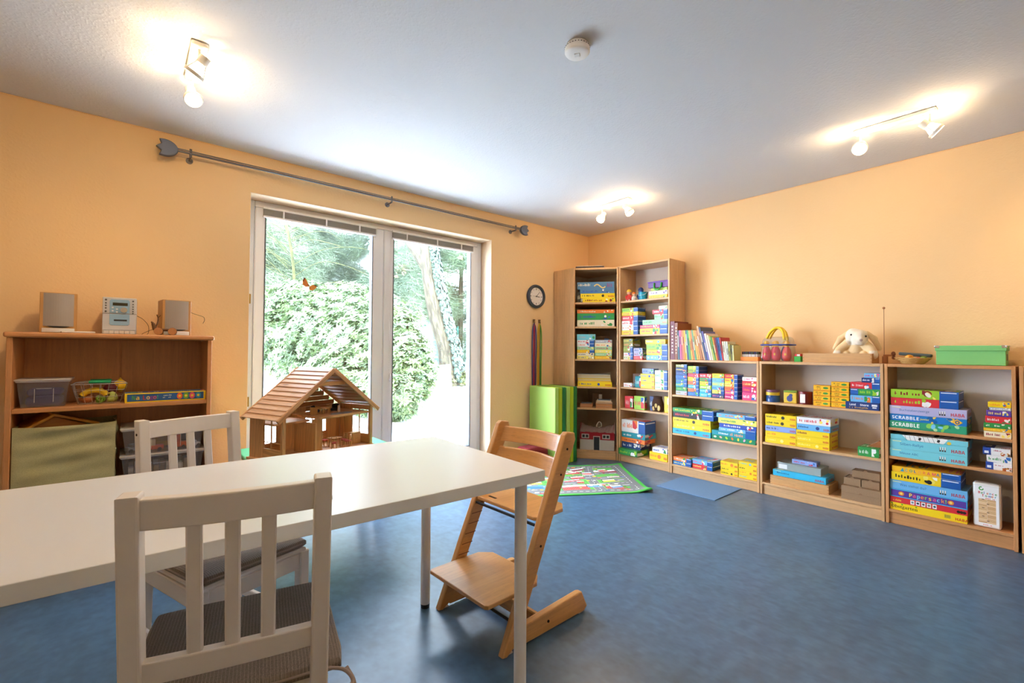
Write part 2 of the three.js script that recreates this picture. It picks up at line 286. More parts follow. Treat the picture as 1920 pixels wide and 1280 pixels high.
{ // wall clock, about eight minutes past three
  const t = thing('wall_clock', 'round wall clock with dark rim and pale dial above the hanging ribbons', 'clock', [-0.86, 1.718, 0.001]);
  part('rim', rot(lathe([[0.094, 0.004], [0.124, 0], [0.128, 0.012], [0.122, 0.03], [0.108, 0.036], [0.098, 0.03], [0.095, 0.014]], 48), Math.PI / 2), M.clockRim, t);
  part('dial', rot(mv(new THREE.CylinderGeometry(0.097, 0.097, 0.006, 40), 0, 0.012, 0), Math.PI / 2), M.clockFace, t);
  for (let i = 0; i < 12; i++) { const a = i * Math.PI / 6, big = i % 3 === 0; part('hour_mark', mv(rot(cbox(big ? 0.008 : 0.004, big ? 0.016 : 0.011, 0.0012, 0.0003), 0, 0, -a), 0.078 * Math.sin(a), 0.078 * Math.cos(a), 0.0158), paint('#4a3a36'), t); }
  const hand = (a, l, w) => mv(rot(mv(cbox(w, l, 0.0014, 0.0003), 0, l * 0.4, 0), 0, 0, -a), 0, 0, 0.018);
  part('hour_hand', hand(1.64, 0.056, 0.006), M.black, t); part('minute_hand', hand(0.78, 0.082, 0.004), M.black, t); part('second_hand', hand(4.75, 0.06, 0.0018), paint('#7a6a60'), t);
  part('hub', rot(mv(new THREE.CylinderGeometry(0.006, 0.006, 0.004, 12), 0, 0.019, 0), Math.PI / 2), M.black, t);
}
for (const [x, cols, lab] of [[-0.886, ['#2c3f86', '#b8202e', '#7b2450', '#2a3370'], 'bundle of red and blue ribbon bands hanging from a brown wall hook'], [-0.808, ['#d8b21c', '#d98a2a', '#2a8a3c', '#5f9a2a'], 'bundle of yellow and green ribbon bands hanging from a brown wall hook']]) {
  const t = thing('ribbon_bundle', lab, 'ribbons', [x, 1.44, 0.001]);
  cols.forEach((c, i) => { const o = (i - 1.5) * 0.011; part('ribbon', [tube([V(0, -0.01, 0.014), V(o, -0.05, 0.016), V(o * 1.6, -0.2, 0.014 + 0.004 * (i % 2)), V(o * 1.5, -0.45, 0.014), V(o * 1.3, -0.8, 0.016)], 0.006, 20, 6)], paint(c, 0.7), t); });
  part('hook', [mv(cbox(0.018, 0.035, 0.006, 0.002), 0, 0.012, 0.004), tube([V(0, 0.01, 0.006), V(0, 0, 0.02), V(0, -0.012, 0.026), V(-0.006, 0.016, 0.03)], 0.0035, 14, 6), ball(0.007, -0.009, 0.026, 0.012), ball(0.007, 0.009, 0.026, 0.012)], paint('#7c5a3a'), t);
}

// ------------------------------------------------------------------ table and chairs
{
  const t = thing('table', 'long white table with round white tube legs', 'table', [-3.128, 0, 2.15], -0.018);
  part('tabletop', mv(new RoundedBoxGeometry(1.5, 0.036, 0.757, 2, 0.002), -0.75, 0.717, 0), M.table, t);
  for (const [x, z] of [[-0.062, -0.327], [-0.062, 0.327], [-1.438, -0.327], [-1.438, 0.327]]) {
    const l = part('leg', [mv(new THREE.CylinderGeometry(0.0205, 0.0205, 0.672, 24), x, 0.354, z), mv(new THREE.CylinderGeometry(0.034, 0.034, 0.006, 24), x, 0.696, z)], M.legWhite, t);
    part('foot', mv(new THREE.CylinderGeometry(0.0205, 0.019, 0.018, 20), x, 0.0095, z), M.black, l);
  }
}
function makeChair(name, label) {
  const t = thing(name, label, 'chair', [0, 0, 0], 0);
  const W = 0.342, pw = 0.033, hx = (W - pw) / 2;
  const curveZ = (y) => y < 0.4 ? 0.195 - 0.02 * Math.sin(Math.PI * y / 0.8) : 0.175 + 0.055 * (y - 0.4) / 0.478;      // rear post leans back above the seat
  for (const s of [-1, 1]) {
    const pts = []; for (let i = 0; i <= 8; i++) pts.push(i / 8 * 0.878);
    const out = [...pts.map((y) => [curveZ(y) - 0.021, y]), ...pts.slice().reverse().map((y) => [curveZ(y) + 0.021, y])];
    const g = rot(plate(out, pw, 0.004), 0, -Math.PI / 2, 0);           // x -> z
    const p = part('rear_leg', mv(g, s * hx + pw / 2, 0, 0), M.chair, t);
    part('screw', rot(mv(new THREE.CylinderGeometry(0.0045, 0.0045, 0.002, 10), 0, 0, 0), 0, 0, Math.PI / 2).translate(s * (hx + pw / 2 + 0.0006), 0.83, curveZ(0.83)), M.screw, p);
    part('front_leg', [mv(rot(cbox(0.036, 0.412, 0.036, 0.004), 0, 0, 0), s * 0.168, 0.206, -0.215)], M.chair, t);
    part('side_rail', mv(rot(cbox(0.02, 0.055, 0.35, 0.003), 0, s * -0.018, 0), s * 0.168, 0.378, -0.02), M.chair, t);
    part('stretcher', mv(rot(cbox(0.018, 0.03, 0.36, 0.003), 0, s * -0.018, 0), s * 0.168, 0.17, -0.015), M.chair, t);
  }
  part('front_rail', bx(0.31, 0.055, 0.02, 0, 0.378, -0.218, 0.003), M.chair, t);
  const bow = (y0, y1, sag, th) => {                                      // a rail between the posts, bowed to the rear and leaning with them
    const n = 12, x1 = W / 2 - pw + 0.006, a = [], b = [];
    for (let i = 0; i <= n; i++) { const k = i / n * 2 - 1, z = sag * (1 - k * k); a.push([k * x1, z - th / 2]); b.push([k * x1, z + th / 2]); }
    return mv(upright([...a, ...b.reverse()], y1 - y0, 0.003).applyMatrix4(new THREE.Matrix4().makeShear(0, 0, 0, 0.115, 0, 0)), 0, y0, curveZ(y0));
  };
  part('top_rail', bow(0.814, 0.87, 0.012, 0.024), M.chair, t);
  part('lower_rail', bow(0.526, 0.57, 0.004, 0.022), M.chair, t);
  for (const x of [-0.06, 0, 0.06]) {
    const a = V(x, 0.565, curveZ(0.565) + 0.004), b = V(x, 0.82, curveZ(0.82) + 0.01), l = b.clone().sub(a);
    part('slat', mv(rot(cbox(0.0255, l.length(), 0.014, 0.003), Math.atan2(l.z, l.y), 0, 0), x, (a.y + b.y) / 2, (a.z + b.z) / 2), M.chair, t);
  }
  part('seat', [mv(cbox(0.352, 0.016, 0.372, 0.005), 0, 0.414, -0.045)], M.chair, t);
  return t;
}
function makeCushion(label) {
  const c = thing('seat_cushion', label, 'cushion', [0, 0, 0]);
  const n = 28, g = new THREE.BoxGeometry(0.4, 0.04, 0.4, n, 4, n), p = g.attributes.position;
  for (let i = 0; i < p.count; i++) {
    let x = p.getX(i) / 0.2, y = p.getY(i) / 0.02, z = p.getZ(i) / 0.2;
    const e = Math.max(0, 1 - Math.pow(Math.max(Math.abs(x), Math.abs(z)), 16)), tuft = [[-0.4, -0.4], [0.4, -0.4], [-0.4, 0.4], [0.4, 0.4]].reduce((a, [tx, tz]) => a - 0.5 * Math.exp(-((x - tx) ** 2 + (z - tz) ** 2) * 40), 0);
    const bulge = y > 0 ? 0.6 + 0.45 * e + tuft + 0.06 * Math.sin(7 * x + 2 * z) * e : 0.6;
    p.setY(i, y * 0.02 * bulge); const ro = 1 - 0.02 * Math.pow(Math.abs(x * z), 8); p.setX(i, x * 0.2 * ro * (Math.abs(y) > 0.9 ? 0.975 : 1)); p.setZ(i, z * 0.2 * ro * (Math.abs(y) > 0.9 ? 0.975 : 1));
  }
  g.computeVertexNormals();
  const uv = g.attributes.uv; for (let i = 0; i < uv.count; i++) uv.setXY(i, p.getX(i), p.getZ(i) + p.getY(i));
  part('pad', g, M.cushion, c);
  const pip = []; for (let i = 0; i <= 40; i++) { const a = i / 40 * 2 * Math.PI, k = 1 / Math.max(Math.abs(Math.cos(a)), Math.abs(Math.sin(a))), q = Math.min(k, 1.34); pip.push(V(0.199 * q * Math.cos(a), 0.001, 0.199 * q * Math.sin(a))); }
  part('piping', tube(pip.slice(0, 40), 0.004, 120, 6, true), M.cushionEdge, c);
  for (const s of [-1, 1]) part('tie', [tube([V(s * 0.15, 0, 0.19), V(s * 0.2, -0.005, 0.215), V(s * 0.212, -0.012, 0.25), V(s * 0.19, -0.01, 0.268), V(s * 0.15, -0.006, 0.262)], 0.004, 20, 6), tube([V(s * 0.205, -0.006, 0.205), V(s * 0.218, -0.03, 0.23), V(s * 0.206, -0.05, 0.255), V(s * 0.19, -0.06, 0.24)], 0.0045, 16, 6)], M.cushionEdge, c);
  return c;
}
const chairA = makeChair('slat_chair', 'white slat-back wooden chair on the camera side of the table, its back to us');
chairA.position.set(-3.996, 0, 2.422); chairA.rotation.y = -0.248;
const chairB = chairA.clone(); chairB.name = numbered('slat_chair'); scene.add(chairB); chairB.userData.label = 'white slat-back wooden chair across the table in front of the bookcase';
chairB.position.set(-3.946, 0, 1.726); chairB.rotation.y = Math.PI + 0.343;
const cushA = makeCushion('thick brown striped seat cushion tied to the chair with its back to us');
cushA.position.set(-3.998 + 0.05 * 0.245, 0.436, 2.422 - 0.05 * 0.97); cushA.rotation.y = -0.2;
const cushB = cushA.clone(); cushB.name = numbered('seat_cushion'); scene.add(cushB); cushB.userData.label = 'brown striped seat cushion on the white chair across the table';
cushB.position.set(-3.946 + 0.05 * 0.336, 0.436, 1.726 + 0.05 * 0.942); cushB.rotation.y = Math.PI + 0.343; cushB.scale.set(0.9, 0.9, 0.9);

{ // adjustable high chair of beech; local x runs backwards, origin at the front feet
  const t = thing('high_chair', 'beech wood adjustable high chair with foot plate at the table end', 'high chair', [-3.148, 0, 2.09], 0.045);
  const sl = 0.345 / 0.785, xAt = (y) => sl * y;
  for (const s of [-1, 1]) {
    const z = s * 0.21;
    const out = [[0, 0.004], [0.02, 0], [0.071, 0.03], [xAt(0.76) + 0.073, 0.755], [xAt(0.775) + 0.06, 0.783], [xAt(0.785) + 0.01, 0.79], [xAt(0.77), 0.778]];
    const l = part('side_board', mv(plate(out, 0.03, 0.005), 0, 0, z - 0.015), M.beech, t);
    const grooves = []; for (let y = 0.13; y < 0.6; y += 0.042) grooves.push(mv(rot(cbox(0.06, 0.0035, 0.0016, 0.0007), 0, 0, 0), xAt(y) + 0.036, y, z - s * 0.0153));
    part('grooves', grooves, paint('#7a4a22'), l).userData.kind = 'stuff';
    for (const [x, y] of [[xAt(0.72) + 0.035, 0.72], [xAt(0.62) + 0.04, 0.62], [xAt(0.36) + 0.036, 0.36]]) part('bolt', rot(new THREE.CylinderGeometry(0.005, 0.005, 0.003, 10), Math.PI / 2).translate(x, y, z + s * 0.0155), M.screw, l);
    const run = [[0.045, 0.03], [0.06, 0.012], [0.47, 0.006], [0.49, 0.022], [0.455, 0.092], [0.44, 0.096], [0.072, 0.082]];
    const r = part('runner', mv(plate(run, 0.03, 0.006), 0, 0, z - 0.0155), M.beech, t);
    part('bolt', rot(new THREE.CylinderGeometry(0.0055, 0.0055, 0.003, 10), Math.PI / 2).translate(0.24, 0.05, z + s * 0.016), M.screw, r);
    part('glide', [bx(0.03, 0.006, 0.016, 0.04, 0.004, z, 0.001), bx(0.03, 0.008, 0.016, 0.455, 0.004, z, 0.001)], M.chair, r);
  }
  const board = (x0, x1, y, wf, name, wb = 0.39) => {
    const o = [[x0 + 0.012, -wf / 2], [x0, -wf / 2 + 0.012], [x0, wf / 2 - 0.012], [x0 + 0.01, wf / 2], [x0 + (x1 - x0) * 0.55, wb / 2], [x1 - 0.05, wb / 2 - 0.004], [x1, wb / 2 - 0.05], [x1, -wb / 2 + 0.05], [x1 - 0.05, -wb / 2 + 0.004], [x0 + (x1 - x0) * 0.55, -wb / 2]];
    const g = mv(rot(plate(o, 0.016, 0.004), Math.PI / 2), 0, y, 0); return part(name, g, M.beech, t);
  };
  board(-0.055, 0.26, 0.2, 0.388, 'foot_plate', 0.388); const seat = board(0.195, 0.415, 0.462, 0.385, 'seat', 0.388);
  part('seat_slot', bx(0.012, 0.001, 0.05, 0.235, 0.4625, -0.12, 0.0003), M.screw, seat);
  part('upper_rod', rod(V(0.2, 0.43, -0.195), V(0.2, 0.43, 0.195), 0.006), M.blackMetal, t);
  part('lower_rod', rod(V(0.075, 0.095, -0.195), V(0.075, 0.095, 0.195), 0.006), M.blackMetal, t);
  part('cross_board', [bx(0.02, 0.06, 0.39, 0.21, 0.05, 0, 0.004)], M.beech, t);
  for (const [y0, y1, xo] of [[0.695, 0.763, 0.33], [0.59, 0.67, 0.29]]) {
    const n = 14, a = [], b = []; for (let i = 0; i <= n; i++) { const k = i / n * 2 - 1, d = 0.038 * (1 - k * k); a.push([d, k * 0.196]); b.push([d + 0.013, k * 0.196]); }
    const g = upright([...a, ...b.reverse()], y1 - y0, 0.004).applyMatrix4(new THREE.Matrix4().makeShear(0, 0, 0.42, 0, 0, 0));   // leans back with the boards
    part('back_board', mv(g, xo + 0.012, y0, 0), M.beech, t);
  }
}

// ------------------------------------------------------------------ floor: play rug, carpet tile, gym mats, red cushion
const texRug = (() => {
  const W = 1024, Hh = 800, c = document.createElement('canvas'); c.width = W; c.height = Hh; const g = c.getContext('2d');
  const R = (col, x, y, w, h, a = 0) => { g.save(); g.translate(x, y); g.rotate(a); g.fillStyle = col; g.fillRect(-w / 2, -h / 2, w, h); g.restore(); };
  g.fillStyle = '#4cb548'; g.fillRect(0, 0, W, Hh);
  g.fillStyle = '#77797c'; g.fillRect(26, 26, W - 52, Hh - 52);
  g.fillStyle = '#5fb24e'; g.fillRect(112, 112, W - 224, Hh - 224);
  g.strokeStyle = '#efefef'; g.lineWidth = 5; g.setLineDash([26, 18]); g.strokeRect(69, 69, W - 138, Hh - 138); g.setLineDash([]);
  const road = (pts, w = 74) => { g.lineJoin = 'round'; for (const [col, lw] of [['#8cc46a', w + 12], ['#7a7c80', w]]) { g.strokeStyle = col; g.lineWidth = lw; g.beginPath(); pts.forEach(([x, y], i) => i ? g.lineTo(x, y) : g.moveTo(x, y)); g.stroke(); } g.strokeStyle = '#e8e8ea'; g.lineWidth = 4; g.setLineDash([20, 16]); g.beginPath(); pts.forEach(([x, y], i) => i ? g.lineTo(x, y) : g.moveTo(x, y)); g.stroke(); g.setLineDash([]); };
  g.fillStyle = '#5b8fc7'; g.beginPath(); g.ellipse(790, 200, 130, 60, 0.2, 0, 7); g.fill(); g.fillStyle = '#3f77b8'; g.beginPath(); g.ellipse(800, 196, 80, 32, 0.2, 0, 7); g.fill();
  road([[80, 410], [300, 380], [520, 430], [760, 400], [950, 420]]); road([[330, 80], [350, 380], [300, 720]]); road([[660, 80], [640, 400], [700, 720]]); road([[90, 250], [340, 220]], 60);
  const house = (x, y, w, h, roof, wall, a) => { R('#4a4a44', x + 6, y + 8, w, h, a); R(wall, x, y, w, h, a); g.save(); g.translate(x, y); g.rotate(a); g.fillStyle = roof; g.fillRect(-w / 2, -h / 2, w, h * 0.62); g.strokeStyle = '#ffffff66'; g.lineWidth = 3; for (let i = -w / 2 + 8; i < w / 2; i += 12) { g.beginPath(); g.moveTo(i, -h / 2); g.lineTo(i, h * 0.12); g.stroke(); } g.fillStyle = '#ffffff'; for (let i = -w / 2 + 8; i < w / 2 - 8; i += 20) g.fillRect(i, h * 0.18, 10, h * 0.22); g.restore(); };
  house(210, 150, 150, 90, '#c33a30', '#f0ece4', 0.1); house(500, 170, 190, 120, '#c9403a', '#ece4d8', -0.05); house(480, 300, 130, 70, '#b8343a', '#f4e8b0', 0.1); house(820, 320, 160, 80, '#e4b53a', '#f2e6c0', 0.05);
  house(190, 560, 180, 110, '#8c2840', '#dfe5ea', -0.1); house(480, 580, 220, 110, '#b22c36', '#e8e2d0', 0.06); house(840, 600, 170, 120, '#f0d050', '#f4ecd0', 0); house(860, 500, 90, 50, '#d23c30', '#ffffff', 0.2); house(210, 310, 120, 60, '#e8c23a', '#fff0c0', 0);
  for (let i = 0; i < 22; i++) { const x = rr(120, 900), y = rr(130, 670); R('#7a7c80', x, y, rr(60, 150), rr(40, 80), rr(-0.3, 0.3)); R('#c8ccd0', x, y, rr(30, 80), rr(6, 12), rr(-0.3, 0.3)); }
  for (let i = 0; i < 16; i++) house(rr(140, 880), rr(140, 660), rr(60, 130), rr(40, 80), ['#c9403a', '#e4b53a', '#8c2840', '#b8343a', '#5b8fc7'][i % 5], ['#f0ece4', '#f2e6c0', '#dfe5ea'][i % 3], rr(-0.5, 0.5));
  for (let i = 0; i < 90; i++) { const x = rr(120, 900), y = rr(120, 680), k = rr(5, 16); g.fillStyle = ['#2f8f3a', '#3da046', '#7cc85a', '#d8c23a', '#e0dfe0'][i % 5]; g.beginPath(); g.arc(x, y, k, 0, 7); g.fill(); }
  for (let i = 0; i < 26; i++) { R(['#d8342c', '#2f62b8', '#f2c52a', '#f4f4f4', '#e07a2a'][i % 5], rr(90, 930), [69, 410, 731][i % 3] + rr(-14, 14), 30, 14, rr(-0.1, 0.1)); }
  g.fillStyle = '#f4f4f4'; for (let i = 0; i < 8; i++) { g.fillRect(300 + i * 12, 470, 6, 34); g.fillRect(120 + i * 12, 395, 6, 32); }
  const t = new THREE.CanvasTexture(c); t.colorSpace = THREE.SRGBColorSpace; return t;
})();
{ // play rug: corner at the far end, x' runs along the long side away from the room's middle
  const ex = V(-0.852, 0, -0.523), ez = V(0.604, 0, -0.797), L = 1.22, Wd = 0.905, o = V(-0.955, 0, 1.5);
  const n = 60, m = 46, pos = [], uv = [], idx = [];
  const lift = (a, b) => 0.006 + 0.03 * Math.exp(-(a * a + b * b) / 0.006) + 0.012 * Math.exp(-((a) ** 2 + (b - Wd) ** 2) / 0.004) + 0.0012 * Math.sin(a * 21 + b * 9);
  for (const low of [0, 1]) for (let j = 0; j <= m; j++) for (let i = 0; i <= n; i++) {
    const a = i / n * L, b = j / m * Wd; pos.push(a, lift(a, b) - (low ? 0.004 : 0), b); uv.push(i / n, 1 - j / m);
  }
  const N = (n + 1) * (m + 1), q = (a, b, c, d) => idx.push(a, b, c, a, c, d);
  for (let j = 0; j < m; j++) for (let i = 0; i < n; i++) { const a = j * (n + 1) + i; q(a, a + 1, a + n + 2, a + n + 1); q(N + a, N + a + n + 1, N + a + n + 2, N + a + 1); }
  const edge = (a, b) => q(a, b, b + N, a + N);
  for (let i = 0; i < n; i++) { edge(i + 1, i); edge(m * (n + 1) + i, m * (n + 1) + i + 1); }
  for (let j = 0; j < m; j++) { edge(j * (n + 1), (j + 1) * (n + 1)); edge((j + 1) * (n + 1) + n, j * (n + 1) + n); }
  const g = new THREE.BufferGeometry().setAttribute('position', new THREE.Float32BufferAttribute(pos, 3)); g.setAttribute('uv', new THREE.Float32BufferAttribute(uv, 2)); g.setIndex(idx);
  g.applyMatrix4(new THREE.Matrix4().makeBasis(ex, V(0, 1, 0), ez)); g.computeVertexNormals();
  const t = thing('play_rug', 'play rug printed with streets and houses and bound with a green edge', 'rug', [o.x, 0, o.z]);
  part('pile', g, std('#ffffff', 0.95, { map: texRug, side: THREE.DoubleSide }), t);
  const e = (a, b) => V(0, 0, 0).addScaledVector(ex, a).addScaledVector(ez, b).add(V(0, lift(a, b) - 0.002, 0)), pts = [];
  for (let i = 0; i <= 24; i++) pts.push(e(L * i / 24, 0)); for (let i = 1; i <= 20; i++) pts.push(e(L, Wd * i / 20)); for (let i = 1; i <= 24; i++) pts.push(e(L - L * i / 24, Wd)); for (let i = 1; i < 20; i++) pts.push(e(0, Wd - Wd * i / 20));
  part('binding', tube(pts, 0.0055, 260, 6, true).scale(1, 0.8, 1), paint('#36a544', 0.8), t);
}
tag(part('carpet_tile', mv(rot(cbox(0.47, 0.007, 0.5, 0.002), 0, 0.015, 0), -0.53, 0.0037, 1.67), M.bluemat), 'plain light blue carpet tile on the floor before the low bookcase', 'mat');
for (const [x0, cols, lab] of [[-0.968, ['limeMat', 'lime2', 'darkGreen'], 'folded gym mat with broad light green side standing by the wall ribbons'], [-0.802, ['limeMat', 'lime2', 'darkGreen'], 'folded gym mat standing squeezed against the tall corner bookcase side']]) {
  const t = thing('gym_mat', lab, 'mat', [x0, 0, 0.225]);
  cols.forEach((c, i) => part('panel', mv(new RoundedBoxGeometry(0.05, 0.768, 0.385, 3, 0.009), 0.026 + i * 0.052, 0.386, 0), M[c], t));
  part('hinge_strip', [bx(0.11, 0.74, 0.004, 0.078, 0.386, -0.194, 0.001)], M.darkGreen, t);
}
{ const g = new RoundedBoxGeometry(0.3, 0.2, 0.2, 5, 0.045); const t = thing('floor_cushion', 'dark red cushion on the floor against the light green gym mat', 'cushion', [-1.14, 0.1, 0.27], 0.1); part('cover', g, M.redCloth, t); part('piping', tube([V(-0.14, 0, 0.1), V(0.14, 0, 0.1), V(0.15, 0, 0.09), V(0.15, 0, -0.09), V(0.14, 0, -0.1), V(-0.14, 0, -0.1), V(-0.15, 0, -0.09), V(-0.15, 0, 0.09)], 0.004, 80, 6, true), M.redCloth, t); }

// ------------------------------------------------------------------ bookcases
// A bookcase frame: local x along its front, local z towards the room (the shelves run back to -depth).
const CASES = {
  corner: { o: [-0.565, 0.305], u: [0.6167, 0.7872], W: 0.446, name: 'corner case' },
  tall: { o: [-0.29, 0.668], u: [0, 1], W: 0.588, name: 'tall case' },
  low: { o: [-0.29, 1.258], u: [0, 1], W: 0.796, name: 'first low case' },
  middle: { o: [-0.29, 2.058], u: [0, 1], W: 0.796, name: 'middle low case' },
  red: { o: [-0.29, 2.858], u: [0, 1], W: 0.6, name: 'reddish low case' },
  last: { o: [-0.29, 3.47], u: [0, 1], W: 0.8, name: 'last low case' },
  hifi: { o: [-4.67, 0.35], u: [1, 0], W: 0.845, name: 'hi-fi bookcase' },
};
const SHELVES = { corner: [1.653, 1.395, 1.05, 0.76, 0.536, 0.092], tall: [1.655, 1.306, 1.05, 0.768, 0.55, 0.082], low: [0.733, 0.376, 0.085], middle: [0.737, 0.415, 0.095], red: [0.636, 0.447, 0.095], last: [0.75, 0.42, 0.095], hifi: [0.827, 0.38, 0.08] };
const turnOf = (k) => Math.atan2(-CASES[k].u[1], CASES[k].u[0]);
function at(k, s, y, inset) { const { o: [x, z], u: [a, b] } = CASES[k]; return [x + a * s + b * inset, y, z + b * s - a * inset]; }
function bookcase(k, label, Hc, wm, bm, D = 0.28) {
  const t = thing('bookcase', label, 'bookcase', at(k, 0, 0, 0), turnOf(k)), W = CASES[k].W, th = 0.018;
  part('side_panel', span(0.0005, th, 0, Hc, -D, 0, 0.0015, 'y'), wm, t); part('side_panel', span(W - th, W - 0.0005, 0, Hc, -D, 0, 0.0015, 'y'), wm, t);
  part('top_panel', span(th, W - th, Hc - 0.02, Hc - 0.0005, -D, -0.001, 0.0015), wm, t);
  for (const y of SHELVES[k]) part('shelf', span(th, W - th, y - 0.018, y, -D + 0.008, y < 0.2 ? -0.001 : -0.006, 0.0015), wm, t);
  const low = Math.min(...SHELVES[k]); part('kick_board', span(th, W - th, 0.001, low - 0.0185, -0.035, -0.012, 0.0015), wm, t);
  part('back_panel', span(th, W - th, 0.02, Hc - 0.02, -D - 0.001, -D + 0.006, 0.0005), bm, t);
  return t;
}
bookcase('tall', 'tall light wood bookcase with open shelves of small game boxes', 2.02, M.shelf, M.back);
bookcase('low', 'low light wood bookcase with picture books standing on top', 1.06, M.shelf, M.back);
bookcase('middle', 'low light wood bookcase with a plush rabbit and wooden tray on top', 1.06, M.shelf, M.back);
bookcase('red', 'narrower reddish wood bookcase with the green lidded box on top', 1.06, M.shelfRed, M.backWhite);
bookcase('last', 'low reddish wood bookcase cut off by the photo edge, past the green lidded box', 1.06, M.shelfRed, M.backWhite);
{ // corner bookcase with a slanted front
  const t = thing('bookcase', 'tall corner bookcase with slanted front and plain side beside the clock', 'bookcase', [-0.3, 0, 0.3]), Hc = 2.02;
  const q = (x, z) => [x + 0.3, z - 0.3];
  const out = [q(-0.566, 0.307), q(-0.292, 0.656), q(-0.012, 0.656), q(-0.012, 0.012), q(-0.566, 0.012)];
  const inn = [q(-0.561, 0.302), q(-0.3, 0.634), q(-0.02, 0.634), q(-0.02, 0.02), q(-0.564, 0.02)];
  part('side_panel', mv(span(-0.585, -0.567, 0, Hc, 0.012, 0.31, 0.0015, 'y'), 0.3, 0, -0.3), M.shelf, t);
  part('side_panel', mv(span(-0.29, -0.012, 0, Hc, 0.64, 0.658, 0.0015, 'y'), 0.3, 0, -0.3), M.shelf, t);
  const deck = (y0, y1, o) => { const g = mv(upright(o, y1 - y0, 0.001), 0, y0, 0); return planar(g.index ? g.toNonIndexed() : g, 0); };
  part('top_panel', deck(Hc - 0.02, Hc - 0.0005, out.map(([a, b]) => [a, Math.min(b, 0.338)])), M.shelf, t);
  for (const y of SHELVES.corner) part('shelf', deck(y - 0.018, y, inn), M.shelf, t);
  const kb = span(0.02, 0.43, 0.001, 0.073, -0.034, -0.012, 0.0015); kb.rotateY(turnOf('corner')); part('kick_board', mv(kb, -0.565 + 0.3, 0, 0.305 - 0.3), M.shelf, t);
  part('back_panel', mv(span(-0.567, -0.012, 0.02, Hc - 0.02, 0.008, 0.014, 0.0005, 'y'), 0.3, 0, -0.3), M.back, t);
  part('back_panel', mv(span(-0.014, -0.008, 0.02, Hc - 0.02, 0.014, 0.64, 0.0005, 'y'), 0.3, 0, -0.3), M.back, t);
}
{ // hi-fi bookcase by the window
  const k = 'hifi', D = 0.345, t = thing('bookcase', 'wide reddish wood bookcase with the hi-fi and storage bin by the window', 'bookcase', at(k, 0, 0, 0), 0), W = 0.845, Hc = 1.21, th = 0.022, wm = M.caseRed;
  part('side_panel', span(0.0005, th, 0, Hc - 0.027, -D, 0, 0.002, 'y'), wm, t); part('side_panel', span(W - th, W - 0.0005, 0, Hc - 0.027, -D, 0, 0.002, 'y'), wm, t);
  part('top_panel', mv(new RoundedBoxGeometry(W + 0.02, 0.0265, D + 0.016, 4, 0.01), W / 2, Hc - 0.0135, -D / 2 + 0.008), wm, t);
  for (const y of SHELVES.hifi) part('shelf', span(th, W - th, y - 0.022, y, -D + 0.012, -0.012, 0.002), wm, t);
  part('kick_board', span(th, W - th, 0.001, 0.057, -0.04, -0.02, 0.002), wm, t);
  part('back_panel', span(th, W / 2 - 0.004, 0.02, Hc - 0.028, -D, -D + 0.008, 0.001, 'y'), wm, t); part('back_panel', span(W / 2 + 0.004, W - th, 0.02, Hc - 0.028, -D, -D + 0.008, 0.001, 'y'), wm, t);
  part('joint_strip', span(W / 2 - 0.006, W / 2 + 0.006, 0.02, Hc - 0.028, -D - 0.002, -D + 0.002, 0.001, 'y'), wm, t);
}

// ------------------------------------------------------------------ printed boxes: one atlas holds every print
const HEX = { yellow: '#f3d11c', lemon: '#f4e06a', amber: '#f2b71f', orange: '#ee7d31', red: '#d8323a', maroon: '#8a1c2c', pink: '#e8487c', magenta: '#c7186a', lavender: '#b7b3d6', purple: '#5b3a96', peri: '#8fa6dc', royal: '#2f4fae', navy: '#1e3a78', blue: '#2a68b4', azure: '#1778c2', sky: '#6fb4e2', steel: '#4f7ca0', cyan: '#35b4dc', aqua: '#78cbd6', teal: '#1892a2', jade: '#2f9c72', green: '#2f9448', mint: '#9fd0a0', lime: '#9cc832', olive: '#8f8f2c', cream: '#efe2c2', white: '#efeeec', grey: '#b2b6ba', pale: '#f7e98c', black: '#1c1a1c', dark: '#3a3420', brown: '#6a4326', wood: '#d8a86c' };
const WORD = { lemon: 'pale yellow', amber: 'golden', peri: 'lilac-blue', royal: 'dark blue', navy: 'navy', azure: 'bright blue', sky: 'light blue', steel: 'grey-blue', aqua: 'pale turquoise', jade: 'green-and-white', mint: 'pale green', lavender: 'lilac', cyan: 'turquoise', pale: 'pale yellow' };
const AT = 2048, colW = 128, pages = [];
let G = null;
function page() { const cv = document.createElement('canvas'); cv.width = cv.height = AT; const g = cv.getContext('2d'); g.fillStyle = '#888'; g.fillRect(0, 0, AT, AT); const t = new THREE.CanvasTexture(cv); t.colorSpace = THREE.SRGBColorSpace; t.anisotropy = 8; const p = { g, t, cols: new Array(AT / colW).fill(0), m: std('#ffffff', 0.38, { map: t }) }; pages.push(p); return p; }
function cell(n, h) {      // n columns wide, in the first page with room
  for (const p of [...pages, null]) {
    const q = p ?? page(); let best = 0, by = 1e9;
    for (let i = 0; i + n <= q.cols.length; i += n) { const y = Math.max(...q.cols.slice(i, i + n)); if (y < by) { by = y; best = i; } }
    if (by + h + 2 > AT) continue;
    for (let i = best; i < best + n; i++) q.cols[i] = by + h + 2;
    G = q.g; return [best * colW, by, n * colW - 2, h, q.m];
  }
}
function scribble(x, y, w, h, col, n = 9) {     // print too small to read: a row of letter-high strokes
  G.fillStyle = col; const s = w / n; for (let i = 0; i < n; i++) if (rnd() > 0.12) { const k = h * rr(0.55, 1); G.fillRect(x + i * s + s * 0.12, y + (h - k), s * rr(0.3, 0.7), k); if (rnd() > 0.5) G.fillRect(x + i * s, y + h * 0.55, s * 0.8, h * 0.18); }
}
